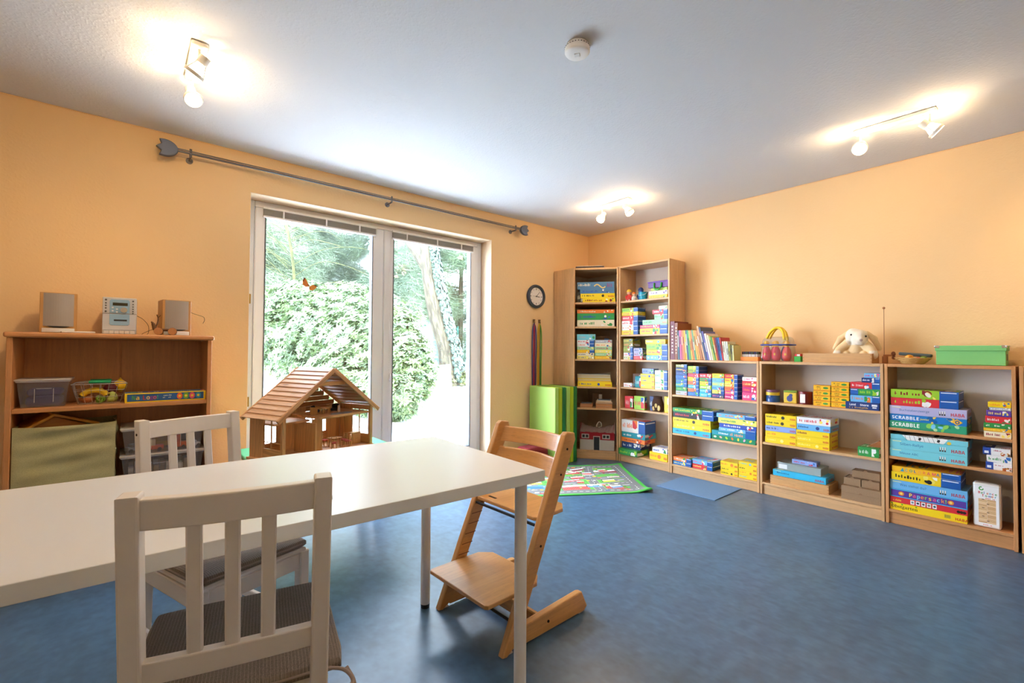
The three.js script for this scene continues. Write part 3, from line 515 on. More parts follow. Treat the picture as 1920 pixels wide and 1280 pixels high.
function blobs(x, y, w, h, colsIn, n) { G.save(); G.beginPath(); G.rect(x, y, w, h); G.clip(); for (let i = 0; i < n; i++) { G.fillStyle = colsIn[i % colsIn.length]; G.beginPath(); G.ellipse(x + rnd() * w, y + rnd() * h, h * rr(0.12, 0.42), h * rr(0.1, 0.36), rnd() * 3, 0, 7); G.fill(); } G.restore(); }
function text(t, x, y, px, col, font = 'sans-serif', w, bold = true) { G.fillStyle = col; G.font = (bold ? 'bold ' : '') + px + 'px ' + font; G.textBaseline = 'middle'; if (w) G.fillText(t, x, y, w); else G.fillText(t, x, y); }
function print(style, base, acc, title, w, h, wide) {
  const n = w > 0.27 || (wide && w > 0.17) || h > 0.2 ? 4 : w > 0.155 || wide ? 2 : 1, cw = n * colW - 2, ch = Math.max(16, Math.min(1200, Math.round(cw * h / w))), [x, y, W, Hc, mat] = cell(n, ch);
  const b = HEX[base] ?? base, a = HEX[acc] ?? '#f4f0e6', mixCols = [a, ['#d8323a', '#2a68b4', '#2f9448', '#f4e06a', '#efeeec'][Math.floor(rnd() * 5)], '#f7f3ea'];
  G.save(); G.beginPath(); G.rect(x, y, W, Hc); G.clip();
  G.fillStyle = b; G.fillRect(x, y, W, Hc);
  const rav = (px) => { G.fillStyle = '#1d5aa8'; G.fillRect(px, y, W * 0.27, Hc); G.fillStyle = '#eef2f6'; G.fillRect(px + W * 0.02, y + Hc * 0.12, W * 0.22, Math.max(2, Hc * 0.1)); };
  const haba = (px = 0.8) => text('HABA', x + W * px, y + Hc * 0.62, Hc * 0.46, '#c4202c', 'sans-serif', W * 0.17);
  if (style === 'h') { if (title === undefined) scribble(x + W * 0.05, y + Hc * 0.26, W * rr(0.3, 0.42), Hc * 0.34, acc ? a : '#8a7a20', 12); if (acc && rnd() > 0.3) { G.fillStyle = a; G.beginPath(); G.arc(x + W * rr(0.55, 0.66), y + Hc * 0.5, Hc * 0.26, 0, 7); G.fill(); } haba(); }
  else if (style === 'haba2') { G.fillStyle = '#f2e9a0'; G.fillRect(x + W * 0.04, y + Hc * 0.16, W * 0.12, Hc * 0.07); if (title) text(title, x + W * 0.14, y + Hc * 0.48, Hc * 0.34, '#2a5c9a', 'sans-serif', W * 0.4, false); else scribble(x + W * 0.08, y + Hc * 0.3, W * 0.25, Hc * 0.26, '#2a5c8a', 10); if (title) { for (let i = 0; i < 3; i++) { G.fillStyle = '#2b2b2b'; G.fillRect(x + W * (0.66 + i * 0.03), y + Hc * 0.36, W * 0.02, Hc * 0.4); G.fillStyle = '#f0f0ee'; G.fillRect(x + W * (0.664 + i * 0.03), y + Hc * 0.3, W * 0.014, Hc * 0.3); } } haba(); }
  else if (style === 'r' || style === 'rl') { const o = style === 'rl' ? W * 0.27 : 0; scribble(x + o + W * 0.06, y + Hc * 0.24, W * 0.4, Hc * 0.4, a, 9); blobs(x + o + W * 0.48, y, W * 0.2, Hc, mixCols, 5); rav(style === 'rl' ? x : x + W * 0.73); }
  else if (style === 'p') { scribble(x + W * 0.08, y + Hc * 0.28, W * rr(0.4, 0.55), Hc * 0.4, a, 10); blobs(x + W * 0.65, y + Hc * 0.1, W * 0.3, Hc * 0.8, mixCols, 5); }
  else if (style === 'scrabble') {
    blobs(x + W * 0.5, y, W * 0.45, Hc, base === 'azure' ? ['#f2b42a', '#0f5f9e', '#f0d060'] : ['#8fce5a', '#1f7f58', '#79c8ea', '#bfe0a0'], 9);
    text('SCRABBLE', x + W * 0.035, y + Hc * 0.48, Hc * 0.66, '#f6f4ee', 'sans-serif', W * 0.38); if (base === 'azure') { text('Junior', x + W * 0.42, y + Hc * 0.5, Hc * 0.34, '#f2d14a', 'sans-serif', W * 0.15); G.fillStyle = '#f2b42a'; G.beginPath(); G.moveTo(x + W * 0.82, y + Hc * 0.5); G.lineTo(x + W * 0.88, y + Hc * 0.05); G.lineTo(x + W * 0.95, y + Hc * 0.5); G.lineTo(x + W * 0.88, y + Hc * 0.95); G.fill(); G.strokeStyle = '#1d4f96'; G.lineWidth = Hc * 0.1; G.beginPath(); G.arc(x + W * 0.885, y + Hc * 0.5, Hc * 0.18, 0, 7); G.stroke(); }
  } else if (style === 'map') { G.fillStyle = '#f2f2ee'; G.beginPath(); G.moveTo(x + W * 0.16, y); G.lineTo(x + W * 0.24, y + Hc); G.lineTo(x + W * 0.7, y + Hc); G.lineTo(x + W * 0.76, y); G.fill(); G.strokeStyle = '#4a4a4a'; G.lineWidth = 2; for (let i = 0; i < 8; i++) { G.beginPath(); G.moveTo(x + W * (0.2 + i * 0.06), y); G.lineTo(x + W * (0.22 + i * 0.062), y + Hc); G.stroke(); } G.fillStyle = '#222'; for (const k of [0.4, 0.64]) { G.beginPath(); G.ellipse(x + W * k, y + Hc * 0.5, W * 0.018, Hc * 0.28, 0.5, 0, 7); G.fill(); } G.fillStyle = '#f0c83a'; G.beginPath(); G.arc(x + W * 0.77, y + Hc * 0.7, Hc * 0.3, 0, 7); G.fill(); }
  else if (style === 'potz') { G.fillStyle = '#35b0dc'; G.fillRect(x, y, W, Hc * 0.12); G.fillRect(x, y + Hc * 0.88, W, Hc * 0.12); G.fillRect(x, y, W * 0.015, Hc); G.fillRect(x + W * 0.985, y, W * 0.015, Hc); for (const k of [0.16, 0.8]) { G.fillStyle = '#e8862a'; G.beginPath(); G.ellipse(x + W * k, y + Hc * 0.5, W * 0.04, Hc * 0.24, 0, 0, 7); G.fill(); G.fillStyle = '#f8d86a'; G.beginPath(); G.arc(x + W * k, y + Hc * 0.5, Hc * 0.14, 0, 7); G.fill(); } const t = title, c = ['#f6d03a', '#e85a8c', '#7ad0e0', '#f28a3a', '#8ad05a']; G.font = 'bold ' + Hc * 0.6 + 'px sans-serif'; let px = x + W * 0.26; for (let i = 0; i < t.length; i++) { G.fillStyle = c[i % 5]; G.textBaseline = 'middle'; G.fillText(t[i], px, y + Hc * 0.52, W * 0.05); px += W * (t[i] === 'i' || t[i] === 'l' || t[i] === '!' || t[i] === 't' ? 0.036 : 0.052); } }
  else if (style === 'cards') { scribble(x + W * 0.03, y + Hc * 0.35, W * 0.13, Hc * 0.34, '#f2d24a', 9); for (let i = 0; i < 5; i++) { G.fillStyle = '#f3f0ec'; G.fillRect(x + W * (0.28 + i * 0.072), y + Hc * 0.14, W * 0.055, Hc * 0.7); G.fillStyle = ['#7a8a9a', '#22303a', '#5a4a5a', '#8a7a6a', '#2a5a5a'][i]; G.beginPath(); G.arc(x + W * (0.308 + i * 0.072), y + Hc * 0.48, Hc * 0.17, 0, 7); G.fill(); } G.fillStyle = '#241a1c'; for (let i = 0; i < 3; i++) { G.beginPath(); G.arc(x + W * (0.89 + i * 0.035), y + Hc * 0.55, Hc * 0.22, 0, 7); G.fill(); } }
  else if (style === 'obst') { text(title, x + W * 0.02, y + Hc * 0.5, Hc * 0.52, '#3a3212', 'serif', W * 0.36); G.fillStyle = '#3c9a34'; for (const k of [0.03, 0.17, 0.36]) { G.beginPath(); G.ellipse(x + W * k, y + Hc * 0.16, W * 0.014, Hc * 0.08, 0.6, 0, 7); G.fill(); } G.fillStyle = '#b8a83a'; G.fillRect(x + W * 0.72, y + Hc * 0.3, W * 0.08, Hc * 0.4); for (let i = 0; i < 9; i++) { G.fillStyle = i % 2 ? '#6a6426' : '#d8c83a'; G.fillRect(x + W * (0.72 + i * 0.009), y + Hc * 0.3, W * 0.005, Hc * 0.4); } haba(0.85); }
  else if (style === 'kosmos') { G.fillStyle = '#2a4a9e'; G.fillRect(x, y, W * 0.3, Hc); G.fillStyle = '#e8ecf4'; G.fillRect(x + W * 0.06, y + Hc * 0.45, W * 0.16, Hc * 0.34); scribble(x + W * 0.36, y + Hc * 0.22, W * 0.32, Hc * 0.2, '#b04a5a', 8); blobs(x + W * 0.64, y + Hc * 0.5, W * 0.34, Hc * 0.5, ['#c98a3a', '#b85a2a', '#6a4a2a'], 10); }
  else if (style === 'crayon') { scribble(x + W * 0.14, y + Hc * 0.2, W * 0.34, Hc * 0.26, '#7c5a14', 9); scribble(x + W * 0.22, y + Hc * 0.55, W * 0.22, Hc * 0.24, '#7c5a14', 6); G.fillStyle = '#3f8f34'; G.beginPath(); G.ellipse(x + W * 0.72, y + Hc * 0.5, W * 0.15, Hc * 0.2, 0, 0, 7); G.fill(); G.fillStyle = '#d86a1c'; G.fillRect(x, y, W, Hc * 0.07); G.fillRect(x, y + Hc * 0.93, W, Hc * 0.07); }
  else if (style === 'kinder') { G.fillStyle = '#178a5c'; G.fillRect(x, y + Hc * 0.5, W, Hc * 0.5); scribble(x + W * 0.16, y + Hc * 0.16, W * 0.24, Hc * 0.2, '#f2f4f0', 10); scribble(x + W * 0.43, y + Hc * 0.1, W * 0.3, Hc * 0.3, '#f0a070', 9); for (let i = 0; i < 7; i++) { G.fillStyle = ['#e8e6e0', '#e8b0a0', '#a8d83a', '#e87a3a', '#e8d03a', '#e0b0c8', '#e8c43a'][i]; G.beginPath(); G.ellipse(x + W * (0.08 + i * 0.135), y + Hc * 0.7, W * 0.035, Hc * 0.1, 0.4 * i, 0, 7); G.fill(); } G.fillStyle = '#1d5aa8'; G.fillRect(x + W * 0.78, y, W * 0.22, Hc * 0.5); }
  else if (style === 'land') { text('Land', x + W * 0.12, y + Hc * 0.36, Hc * 0.4, '#f2f2f0', 'sans-serif', W * 0.2); text('Store', x + W * 0.44, y + Hc * 0.36, Hc * 0.4, '#f2f2f0', 'sans-serif', W * 0.26); scribble(x + W * 0.12, y + Hc * 0.62, W * 0.56, Hc * 0.22, '#d8a84a', 14); G.fillStyle = '#eef0f2'; G.fillRect(x + W * 0.78, y + Hc * 0.22, W * 0.16, Hc * 0.26); G.fillRect(x + W * 0.8, y + Hc * 0.56, W * 0.12, Hc * 0.16); }
  else if (style === 'worm') { G.strokeStyle = '#e8c06a'; G.lineWidth = Hc * 0.16; G.beginPath(); for (let i = 0; i <= 20; i++) { const px = x + W * (0.46 + i * 0.015), py = y + Hc * (0.6 - 0.24 * Math.sin(i / 20 * 6)); i ? G.lineTo(px, py) : G.moveTo(px, py); } G.stroke(); scribble(x + W * 0.03, y + Hc * 0.2, W * 0.34, Hc * 0.36, '#e8e0c0', 8); scribble(x + W * 0.8, y + Hc * 0.15, W * 0.14, Hc * 0.6, '#8a4a7a', 4); }
  else if (style === 'nalogo') { G.fillStyle = '#2a5f9a'; G.fillRect(x + W * 0.03, y + Hc * 0.13, W * 0.94, Hc * 0.74); const cc = ['#5aa83a', '#f0c84a', '', '#d8423a', '#f0d07a', '#8a3a8a', '#d85a6a', '#4aa87a']; 'Na Logo!'.split('').forEach((l, i) => text(l, x + W * (0.08 + [0, 0.05, 0, 0.125, 0.17, 0.21, 0.25, 0.295][i]), y + Hc * 0.5, Hc * 0.6, cc[i] || '#fff', 'sans-serif', W * 0.05)); scribble(x + W * 0.46, y + Hc * 0.26, W * 0.1, Hc * 0.16, '#f2ecd0', 6); scribble(x + W * 0.45, y + Hc * 0.5, W * 0.12, Hc * 0.14, '#f2ecd0', 7); ['#e8662a', '#6aa83a', '#e85a7a', '#3a9ac0'].forEach((c, i) => { G.fillStyle = c; G.beginPath(); G.ellipse(x + W * (0.66 + i * 0.08), y + Hc * 0.48, W * 0.036, Hc * 0.34, 0, 0, 7); G.fill(); G.fillStyle = '#f6d23a'; G.beginPath(); G.arc(x + W * (0.66 + i * 0.08), y + Hc * 0.48, Hc * 0.13, 0, 7); G.fill(); }); }
  else if (style === 'tower') {
    const s = ['#c8242c', '#3a8f3a', '#2a5aa8', '#c85a24', '#2a8fb0', '#c8242c', '#3a8f3a']; 'Balance'.split('').forEach((l, i) => text(l, x + W * (0.14 + i * 0.115), y + Hc * 0.2, W * 0.17, s[i])); 'Tower'.split('').forEach((l, i) => text(l, x + W * (0.3 + i * 0.13), y + Hc * 0.265, W * 0.17, s[i]));
    G.strokeStyle = '#3a9a3a'; G.lineWidth = W * 0.05; G.beginPath(); G.arc(x + W * 0.28, y + Hc * 0.1, W * 0.08, 0, 5); G.stroke(); scribble(x + W * 0.45, y + Hc * 0.31, W * 0.4, Hc * 0.03, '#d85a4a', 7);
    for (let i = 0; i < 17; i++) { const yy = y + Hc * (0.35 + i * 0.034); for (let j = 0; j < 2; j++) { G.fillStyle = ['#d9b07a', '#c99a60', '#e2bf8c', '#cfa56c'][(i * 2 + j + (i % 3)) % 4]; G.fillRect(x + W * (0.16 + j * 0.36), yy, W * 0.355, Hc * 0.031); } G.fillStyle = '#7a542c'; if (i % 3 === 0) G.fillRect(x + W * (0.3 + 0.2 * (i % 2)), yy, W * 0.1, Hc * 0.02); } scribble(x + W * 0.34, y + Hc * 0.955, W * 0.42, Hc * 0.025, '#e05a6a', 9);
  }
  if (style === 'r' && title) { G.fillStyle = b; G.fillRect(x + W * 0.02, y, W * 0.7, Hc); G.fillStyle = '#2a8fb8'; G.beginPath(); G.moveTo(x + W * 0.13, y + Hc * 0.8); G.lineTo(x + W * 0.17, y + Hc * 0.15); G.lineTo(x + W * 0.19, y + Hc * 0.8); G.fill(); title.split('').forEach((l, i) => text(l, x + W * (0.2 + i * 0.066), y + Hc * 0.52, Hc * 0.62, ['#2a9ad0', '#2a9a8a', '#2a6ad0', '#e8a05a', '#e87a4a', '#d85a6a', '#e8487c', '#2a68b4'][i % 8], 'sans-serif', W * 0.065)); }
  G.restore();
  return [x + 1, y + 1, W - 2, Hc - 2, mat];
}
// a chamfered box whose front shows rows f0..f1 (0 bottom, 1 top) of a cell of the atlas; sides, top and bottom take their colour from the same print
function printBox(w, h, d, c, f0 = 0, f1 = 1, ch = 0.0012) {
  const g = cbox(w, h, d, ch), p = g.attributes.position, n = g.attributes.normal, uv = g.attributes.uv, [cx, cy, cw, chh] = c;
  for (let t = 0; t < p.count; t += 3) {
    const nx = n.getX(t), ny = n.getY(t), nz = n.getZ(t);
    for (let q = t; q < t + 3; q++) {
      const a = p.getX(q) / w + 0.5, b = p.getY(q) / h + 0.5, e = p.getZ(q) / d + 0.5; let u, v = f0 + b * (f1 - f0);
      if (Math.abs(ny) > 0.8) { u = 0.04 + a * 0.62; v = 0.1 + e * 0.8; } else if (Math.abs(nx) > 0.8) u = nx > 0 ? 0.99 - (e) * Math.min(0.25, d / w) : e * Math.min(0.25, d / w); else u = nz >= 0 ? a : 1 - a;
      uv.setXY(q, (cx + u * cw) / AT, 1 - (cy + (1 - v) * chh) / AT);
    }
  }
  return g;
}
function boxThing(label, w, h, d, c, [x, y, z], turn, group, name = 'game_box') {   // a cardboard box: a lid over a base
  const t = thing(name, label, 'box', [x, y, z], turn, group), k = h > 0.025 ? rr(0.1, 0.16) : 0.14;
  part('box_lid', mv(printBox(w, h * (1 - k), d, c, k, 1), 0, h * (1 + k) / 2, 0), c[4], t);
  part('box_base', mv(printBox(w - 0.0024, h * k, d - 0.0024, c, 0, k, 0.0006), 0, h * k / 2, 0), c[4], t);
  return t;
}
const ORD = ['top', 'second', 'third', 'fourth', 'fifth', 'sixth', 'seventh', 'eighth'];
const SHELF_WORD = { corner: ['top', 'second', 'third', 'fourth', 'fifth', 'lowest'], tall: ['top', 'second', 'third', 'fourth', 'fifth', 'lowest'], low: ['upper', 'middle', 'bottom'], middle: ['upper', 'middle', 'bottom'], red: ['upper', 'middle', 'bottom'] };
const labelsUsed = new Set();
function S(k, shelf, inset, depth, stack, boxes) {
  let y = SHELVES[k][shelf] + 0.0004; const n = boxes.length, W = CASES[k].W, turn = turnOf(k);
  boxes.forEach(([s0, s1, h, style, base, acc, title, ins], i) => {
    const a = Math.max(s0, 0.0205) + 0.0012, b = Math.min(s1, W - 0.0205) - 0.0012, w = b - a, wide = k === 'red' || (k === 'low' && shelf === 1) || w > 0.3, d = depth - (i % 3) * 0.004;
    const c = print(style, base, acc, title, w, h, wide), [x, , z] = at(k, (a + b) / 2, y, (ins ?? inset) + d / 2 + (i % 2) * 0.0025);
    const colour = (WORD[base] ?? base).replace(/ /g, '-') + (style === 'r' || style === 'rl' ? '-and-blue' : '');
    const place = n === 1 ? (stack === 'only' || stack === 'organizer' ? '' : ', ' + stack + ' stack') : ', ' + ORD[n - 1 - i] + (stack === 'only' ? ' in stack' : ' in ' + stack + ' stack');
    const label = colour + ' game box' + place + ', ' + SHELF_WORD[k][shelf] + ' shelf of ' + CASES[k].name;
    boxThing(label, w, h - 0.0006, d, c, [x, y, z], turn + ((i * 7 + shelf) % 5 - 2) * 0.0015, 'game boxes in the bookcases');
    y += h;
  });
  return y;
}
S('low', 0, 0.02, 0.12, 'first', [[0.046, 0.161, 0.039, 'h', 'grey', ''], [0.046, 0.161, 0.035, 'p', 'green', 'lime'], [0.046, 0.161, 0.039, 'r', 'teal', 'yellow'], [0.046, 0.161, 0.035, 'r', 'blue', 'green'], [0.046, 0.161, 0.035, 'p', 'blue', 'navy'], [0.046, 0.161, 0.035, 'p', 'navy', 'blue'], [0.046, 0.161, 0.035, 'p', 'navy', 'yellow'], [0.046, 0.161, 0.031, 'r', 'olive', '']]);
S('low', 0, 0.02, 0.16, 'second', [[0.167, 0.276, 0.037, 'p', 'blue', 'cyan'], [0.167, 0.276, 0.033, 'r', 'orange', 'red'], [0.167, 0.276, 0.031, 'r', 'cyan', 'white'], [0.167, 0.276, 0.036, 'r', 'orange', 'red'], [0.167, 0.276, 0.034, 'r', 'yellow', 'orange'], [0.167, 0.276, 0.033, 'p', 'red', 'pink'], [0.167, 0.276, 0.031, 'r', 'olive', 'lime'], [0.167, 0.276, 0.037, 'r', 'lime', 'yellow']]);
S('low', 0, 0.02, 0.16, 'third', [[0.279, 0.391, 0.038, 'p', 'cyan', 'white'], [0.279, 0.391, 0.032, 'r', 'cyan', 'white'], [0.279, 0.391, 0.034, 'p', 'lime', 'white'], [0.279, 0.391, 0.034, 'r', 'yellow', 'orange'], [0.279, 0.392, 0.032, 'r', 'green', 'red'], [0.279, 0.392, 0.036, 'p', 'red', 'white']]);
S('low', 0, 0.02, 0.16, 'fourth', [[0.394, 0.503, 0.037, 'p', 'navy', 'pink'], [0.394, 0.503, 0.034, 'r', 'lemon', 'lime'], [0.394, 0.503, 0.033, 'r', 'sky', 'blue'], [0.394, 0.504, 0.034, 'p', 'mint', 'yellow'], [0.395, 0.504, 0.035, 'h', 'sky', ''], [0.395, 0.504, 0.039, 'p', 'yellow', 'green']]);
S('low', 0, 0.02, 0.12, 'fifth', [[0.506, 0.617, 0.035, 'r', 'magenta', 'white'], [0.506, 0.618, 0.035, 'r', 'pink', 'lemon'], [0.506, 0.618, 0.035, 'r', 'orange', 'red'], [0.506, 0.618, 0.035, 'r', 'lemon', 'orange'], [0.507, 0.618, 0.035, 'r', 'yellow', 'red'], [0.507, 0.618, 0.036, 'r', 'red', 'yellow']]);
S('low', 0, 0.02, 0.14, 'sixth', [[0.653, 0.77, 0.065, 'p', 'pink', 'white'], [0.653, 0.77, 0.047, 'p', 'magenta', 'orange'], [0.654, 0.771, 0.049, 'p', 'red', 'lemon'], [0.654, 0.771, 0.033, 'p', 'white', 'pink']]);
S('low', 1, 0.01, 0.2, 'first', [[0.013, 0.389, 0.048, 'h', 'cyan', 'navy'], [0.013, 0.389, 0.048, 'h', 'yellow', 'pale'], [0.013, 0.389, 0.053, 'h', 'yellow', 'dark'], [0.013, 0.414, 0.05, 'r', 'black', 'red'], [0.017, 0.414, 0.039, 'r', 'green', 'yellow']]);
S('low', 1, 0.012, 0.2, 'second', [[0.397, 0.765, 0.08, 'kinder', 'teal', 'white'], [0.457, 0.767, 0.031, 'r', 'sky', 'white'], [0.462, 0.77, 0.036, 'p', 'royal', 'white'], [0.453, 0.772, 0.047, 'p', 'lemon', 'green'], [0.439, 0.766, 0.036, 'r', 'sky', 'orange']]);
S('low', 2, 0.015, 0.16, 'first', [[0.01, 0.203, 0.034, 'r', 'azure', 'lemon'], [0.01, 0.203, 0.038, 'r', 'orange', 'white']]);
S('low', 2, 0.03, 0.17, 'second', [[0.202, 0.395, 0.039, 'r', 'red', 'lemon'], [0.202, 0.395, 0.041, 'r', 'sky', 'pink']]);
S('low', 2, 0.02, 0.16, 'third', [[0.468, 0.618, 0.031, 'h', 'yellow', 'black'], [0.468, 0.618, 0.034, 'h', 'yellow', 'dark'], [0.468, 0.618, 0.048, 'h', 'yellow', 'orange']]);
S('low', 2, 0.02, 0.16, 'fourth', [[0.622, 0.769, 0.033, 'h', 'yellow', 'sky'], [0.622, 0.769, 0.032, 'h', 'yellow', 'orange'], [0.622, 0.769, 0.039, 'h', 'yellow', 'black'], [0.622, 0.77, 0.036, 'h', 'yellow', 'sky']]);
S('middle', 0, 0.03, 0.07, 'first', [[0.37, 0.481, 0.039, 'crayon', 'amber', ''], [0.37, 0.481, 0.037, 'crayon', 'amber', ''], [0.37, 0.481, 0.039, 'crayon', 'amber', ''], [0.371, 0.482, 0.039, 'crayon', 'amber', '']]);
S('middle', 0, 0.03, 0.07, 'second', [[0.484, 0.594, 0.037, 'crayon', 'amber', ''], [0.484, 0.595, 0.039, 'crayon', 'amber', ''], [0.485, 0.595, 0.035, 'crayon', 'amber', ''], [0.485, 0.595, 0.037, 'crayon', 'amber', ''], [0.485, 0.596, 0.037, 'crayon', 'amber', '']]);
S('middle', 0, 0.012, 0.17, 'third', [[0.576, 0.771, 0.052, 'land', 'navy', 'white', 'Land'], [0.604, 0.777, 0.047, 'r', 'sky', 'orange'], [0.605, 0.777, 0.046, 'rl', 'green', 'lime'], [0.605, 0.777, 0.045, 'r', 'red', 'white'], [0.671, 0.778, 0.033, 'r', 'navy', 'white'], [0.685, 0.778, 0.032, 'p', 'sky', 'pink']]);
S('middle', 1, 0.015, 0.2, 'first', [[0.034, 0.26, 0.047, 'h', 'yellow', 'pale'], [0.035, 0.26, 0.046, 'h', 'yellow', 'orange'], [0.035, 0.261, 0.043, 'h', 'peri', 'navy'], [0.035, 0.261, 0.046, 'h', 'yellow', 'dark'], [0.035, 0.261, 0.046, 'h', 'yellow', 'black']]);
S('middle', 1, 0.015, 0.2, 'second', [[0.258, 0.478, 0.042, 'h', 'yellow', 'pale'], [0.258, 0.478, 0.043, 'h', 'yellow', 'pale'], [0.258, 0.479, 0.046, 'h', 'yellow', 'maroon'], [0.262, 0.483, 0.046, 'h', 'sky', 'navy'], [0.263, 0.486, 0.052, 'p', 'white', 'red']]);
S('red', 0, 0.01, 0.22, 'first', [[0.022, 0.396, 0.049, 'scrabble', 'jade', '', 'SCRABBLE'], [0.022, 0.396, 0.044, 'scrabble', 'azure', '', 'SCRABBLE Junior'], [0.022, 0.397, 0.056, 'haba2', 'lavender', 'navy', 'Buchstabenzwerge'], [0.03, 0.361, 0.053, 'r', 'red', 'lime'], [0.031, 0.362, 0.055, 'r', 'lime', 'maroon']]);
S('red', 0, 0.02, 0.16, 'second', [[0.465, 0.583, 0.036, 'p', 'cream', 'maroon'], [0.463, 0.583, 0.02, 'p', 'amber', 'lemon'], [0.464, 0.582, 0.03, 'p', 'green', 'white'], [0.471, 0.582, 0.04, 'p', 'red', 'white'], [0.476, 0.582, 0.035, 'p', 'purple', 'lemon'], [0.49, 0.582, 0.018, 'p', 'grey', 'white'], [0.483, 0.582, 0.032, 'p', 'yellow', 'orange']]);
S('red', 1, 0.01, 0.22, 'first', [[0.022, 0.396, 0.055, 'haba2', 'aqua', 'navy', 'Mäuse ABC'], [0.023, 0.396, 0.06, 'haba2', 'aqua', 'navy', 'Silben-Rallye'], [0.027, 0.401, 0.033, 'map', 'aqua', 'white']]);
S('red', 1, 0.02, 0.15, 'second', [[0.47, 0.581, 0.044, 'kosmos', 'white', 'royal'], [0.474, 0.582, 0.041, 'p', 'white', 'green'], [0.459, 0.575, 0.043, 'kosmos', 'white', 'royal']]);
S('red', 2, 0.012, 0.22, 'first', [[0.016, 0.392, 0.048, 'obst', 'yellow', 'black', 'Obstgarten'], [0.017, 0.393, 0.037, 'cards', 'red', 'white'], [0.017, 0.393, 0.054, 'potz', 'purple', 'cyan', 'Papersack!'], [0.018, 0.394, 0.058, 'haba2', 'sky', 'navy', 'Was siehst du?'], [0.029, 0.366, 0.054, 'r', 'yellow', 'black'], [0.032, 0.366, 0.038, 'r', 'amber', 'red', 'COLORAMA']]);
S('tall', 0, 0.03, 0.16, 'first', [[0.34, 0.546, 0.033, 'p', 'yellow', 'orange'], [0.34, 0.546, 0.041, 'p', 'white', 'purple']]);
S('tall', 1, 0.02, 0.14, 'first', [[0.012, 0.22, 0.045, 'r', 'yellow', 'orange'], [0.012, 0.22, 0.048, 'r', 'white', 'orange'], [0.012, 0.22, 0.05, 'r', 'white', 'red'], [0.011, 0.22, 0.052, 'r', 'red', 'white'], [0.011, 0.22, 0.039, 'p', 'yellow', 'red'], [0.011, 0.22, 0.042, 'r', 'lime', 'green']]);
S('tall', 1, 0.02, 0.16, 'second', [[0.242, 0.553, 0.057, 'r', 'yellow', 'red'], [0.242, 0.553, 0.034, 'r', 'magenta', 'lemon'], [0.274, 0.553, 0.05, 'h', 'mint', 'green'], [0.405, 0.553, 0.051, 'r', 'mint', 'green'], [0.386, 0.553, 0.044, 'r', 'red', 'white'], [0.455, 0.553, 0.035, 'p', 'cream', 'white']]);
S('tall', 2, 0.03, 0.14, 'first', [[0.035, 0.154, 0.036, 'r', 'cream', 'green'], [0.035, 0.154, 0.035, 'r', 'white', 'red'], [0.035, 0.153, 0.062, 'r', 'olive', 'lime'], [0.035, 0.153, 0.042, 'p', 'olive', 'orange'], [0.035, 0.153, 0.04, 'p', 'olive', 'yellow']]);
S('tall', 2, 0.03, 0.12, 'second', [[0.159, 0.268, 0.038, 'p', 'red', 'orange'], [0.159, 0.268, 0.039, 'p', 'lavender', 'maroon'], [0.159, 0.268, 0.042, 'p', 'lavender', 'navy']]);
S('tall', 2, 0.02, 0.12, 'third', [[0.318, 0.553, 0.048, 'r', 'sky', 'white'], [0.318, 0.553, 0.055, 'r', 'yellow', 'red'], [0.318, 0.553, 0.054, 'r', 'lime', 'green'], [0.305, 0.53, 0.046, 'h', 'yellow', 'sky']]);
S('tall', 3, 0.02, 0.12, 'second', [[0.25, 0.41, 0.053, 'h', 'yellow', 'sky'], [0.25, 0.41, 0.048, 'h', 'yellow', 'royal'], [0.25, 0.41, 0.044, 'h', 'yellow', 'royal']]);
S('tall', 3, 0.015, 0.12, 'third', [[0.417, 0.554, 0.043, 'r', 'white', 'green'], [0.417, 0.554, 0.041, 'r', 'white', 'green'], [0.417, 0.554, 0.102, 'r', 'white', 'green']]);
S('tall', 3, 0.03, 0.08, 'first', [[0.037, 0.144, 0.041, 'p', 'white', 'red']]);
S('tall', 5, 0.02, 0.19, 'first', [[0, 0.25, 0.062, 'p', 'green', 'lime', '', -0.03], [-0.014, 0.25, 0.064, 'p', 'navy', 'white'], [-0.009, 0.302, 0.044, 'p', 'orange', 'maroon'], [-0.004, 0.305, 0.057, 'p', 'teal', 'white'], [-0.004, 0.305, 0.125, 'r', 'white', 'orange']]);
S('tall', 5, 0.03, 0.15, 'second', [[0.347, 0.544, 0.073, 'h', 'yellow', 'orange'], [0.377, 0.544, 0.049, 'p', 'white', 'royal']]);
S('corner', 0, 0.02, 0.2, 'only', [[0.078, 0.421, 0.043, 'p', 'yellow', 'maroon'], [0.056, 0.416, 0.052, 'h', 'yellow', 'dark'], [0.051, 0.412, 0.046, 'p', 'steel', 'royal'], [0.007, 0.412, 0.076, 'worm', 'steel', 'amber']]);
S('corner', 1, 0.02, 0.2, 'only', [[0.001, 0.412, 0.071, 'p', 'cream', 'green'], [0.001, 0.412, 0.071, 'p', 'green', 'royal'], [0, 0.412, 0.038, 'p', 'orange', 'white']]);
S('corner', 2, 0.02, 0.14, 'first', [[0.014, 0.205, 0.034, 'p', 'lemon', 'royal'], [0.013, 0.204, 0.032, 'p', 'cream', 'navy'], [0.013, 0.204, 0.034, 'r', 'amber', 'yellow'], [0.013, 0.204, 0.031, 'p', 'mint', 'red'], [0.013, 0.204, 0.037, 'r', 'white', 'orange'], [0.013, 0.204, 0.035, 'r', 'white', 'red'], [0.013, 0.216, 0.061, 'p', 'aqua', 'grey']]);
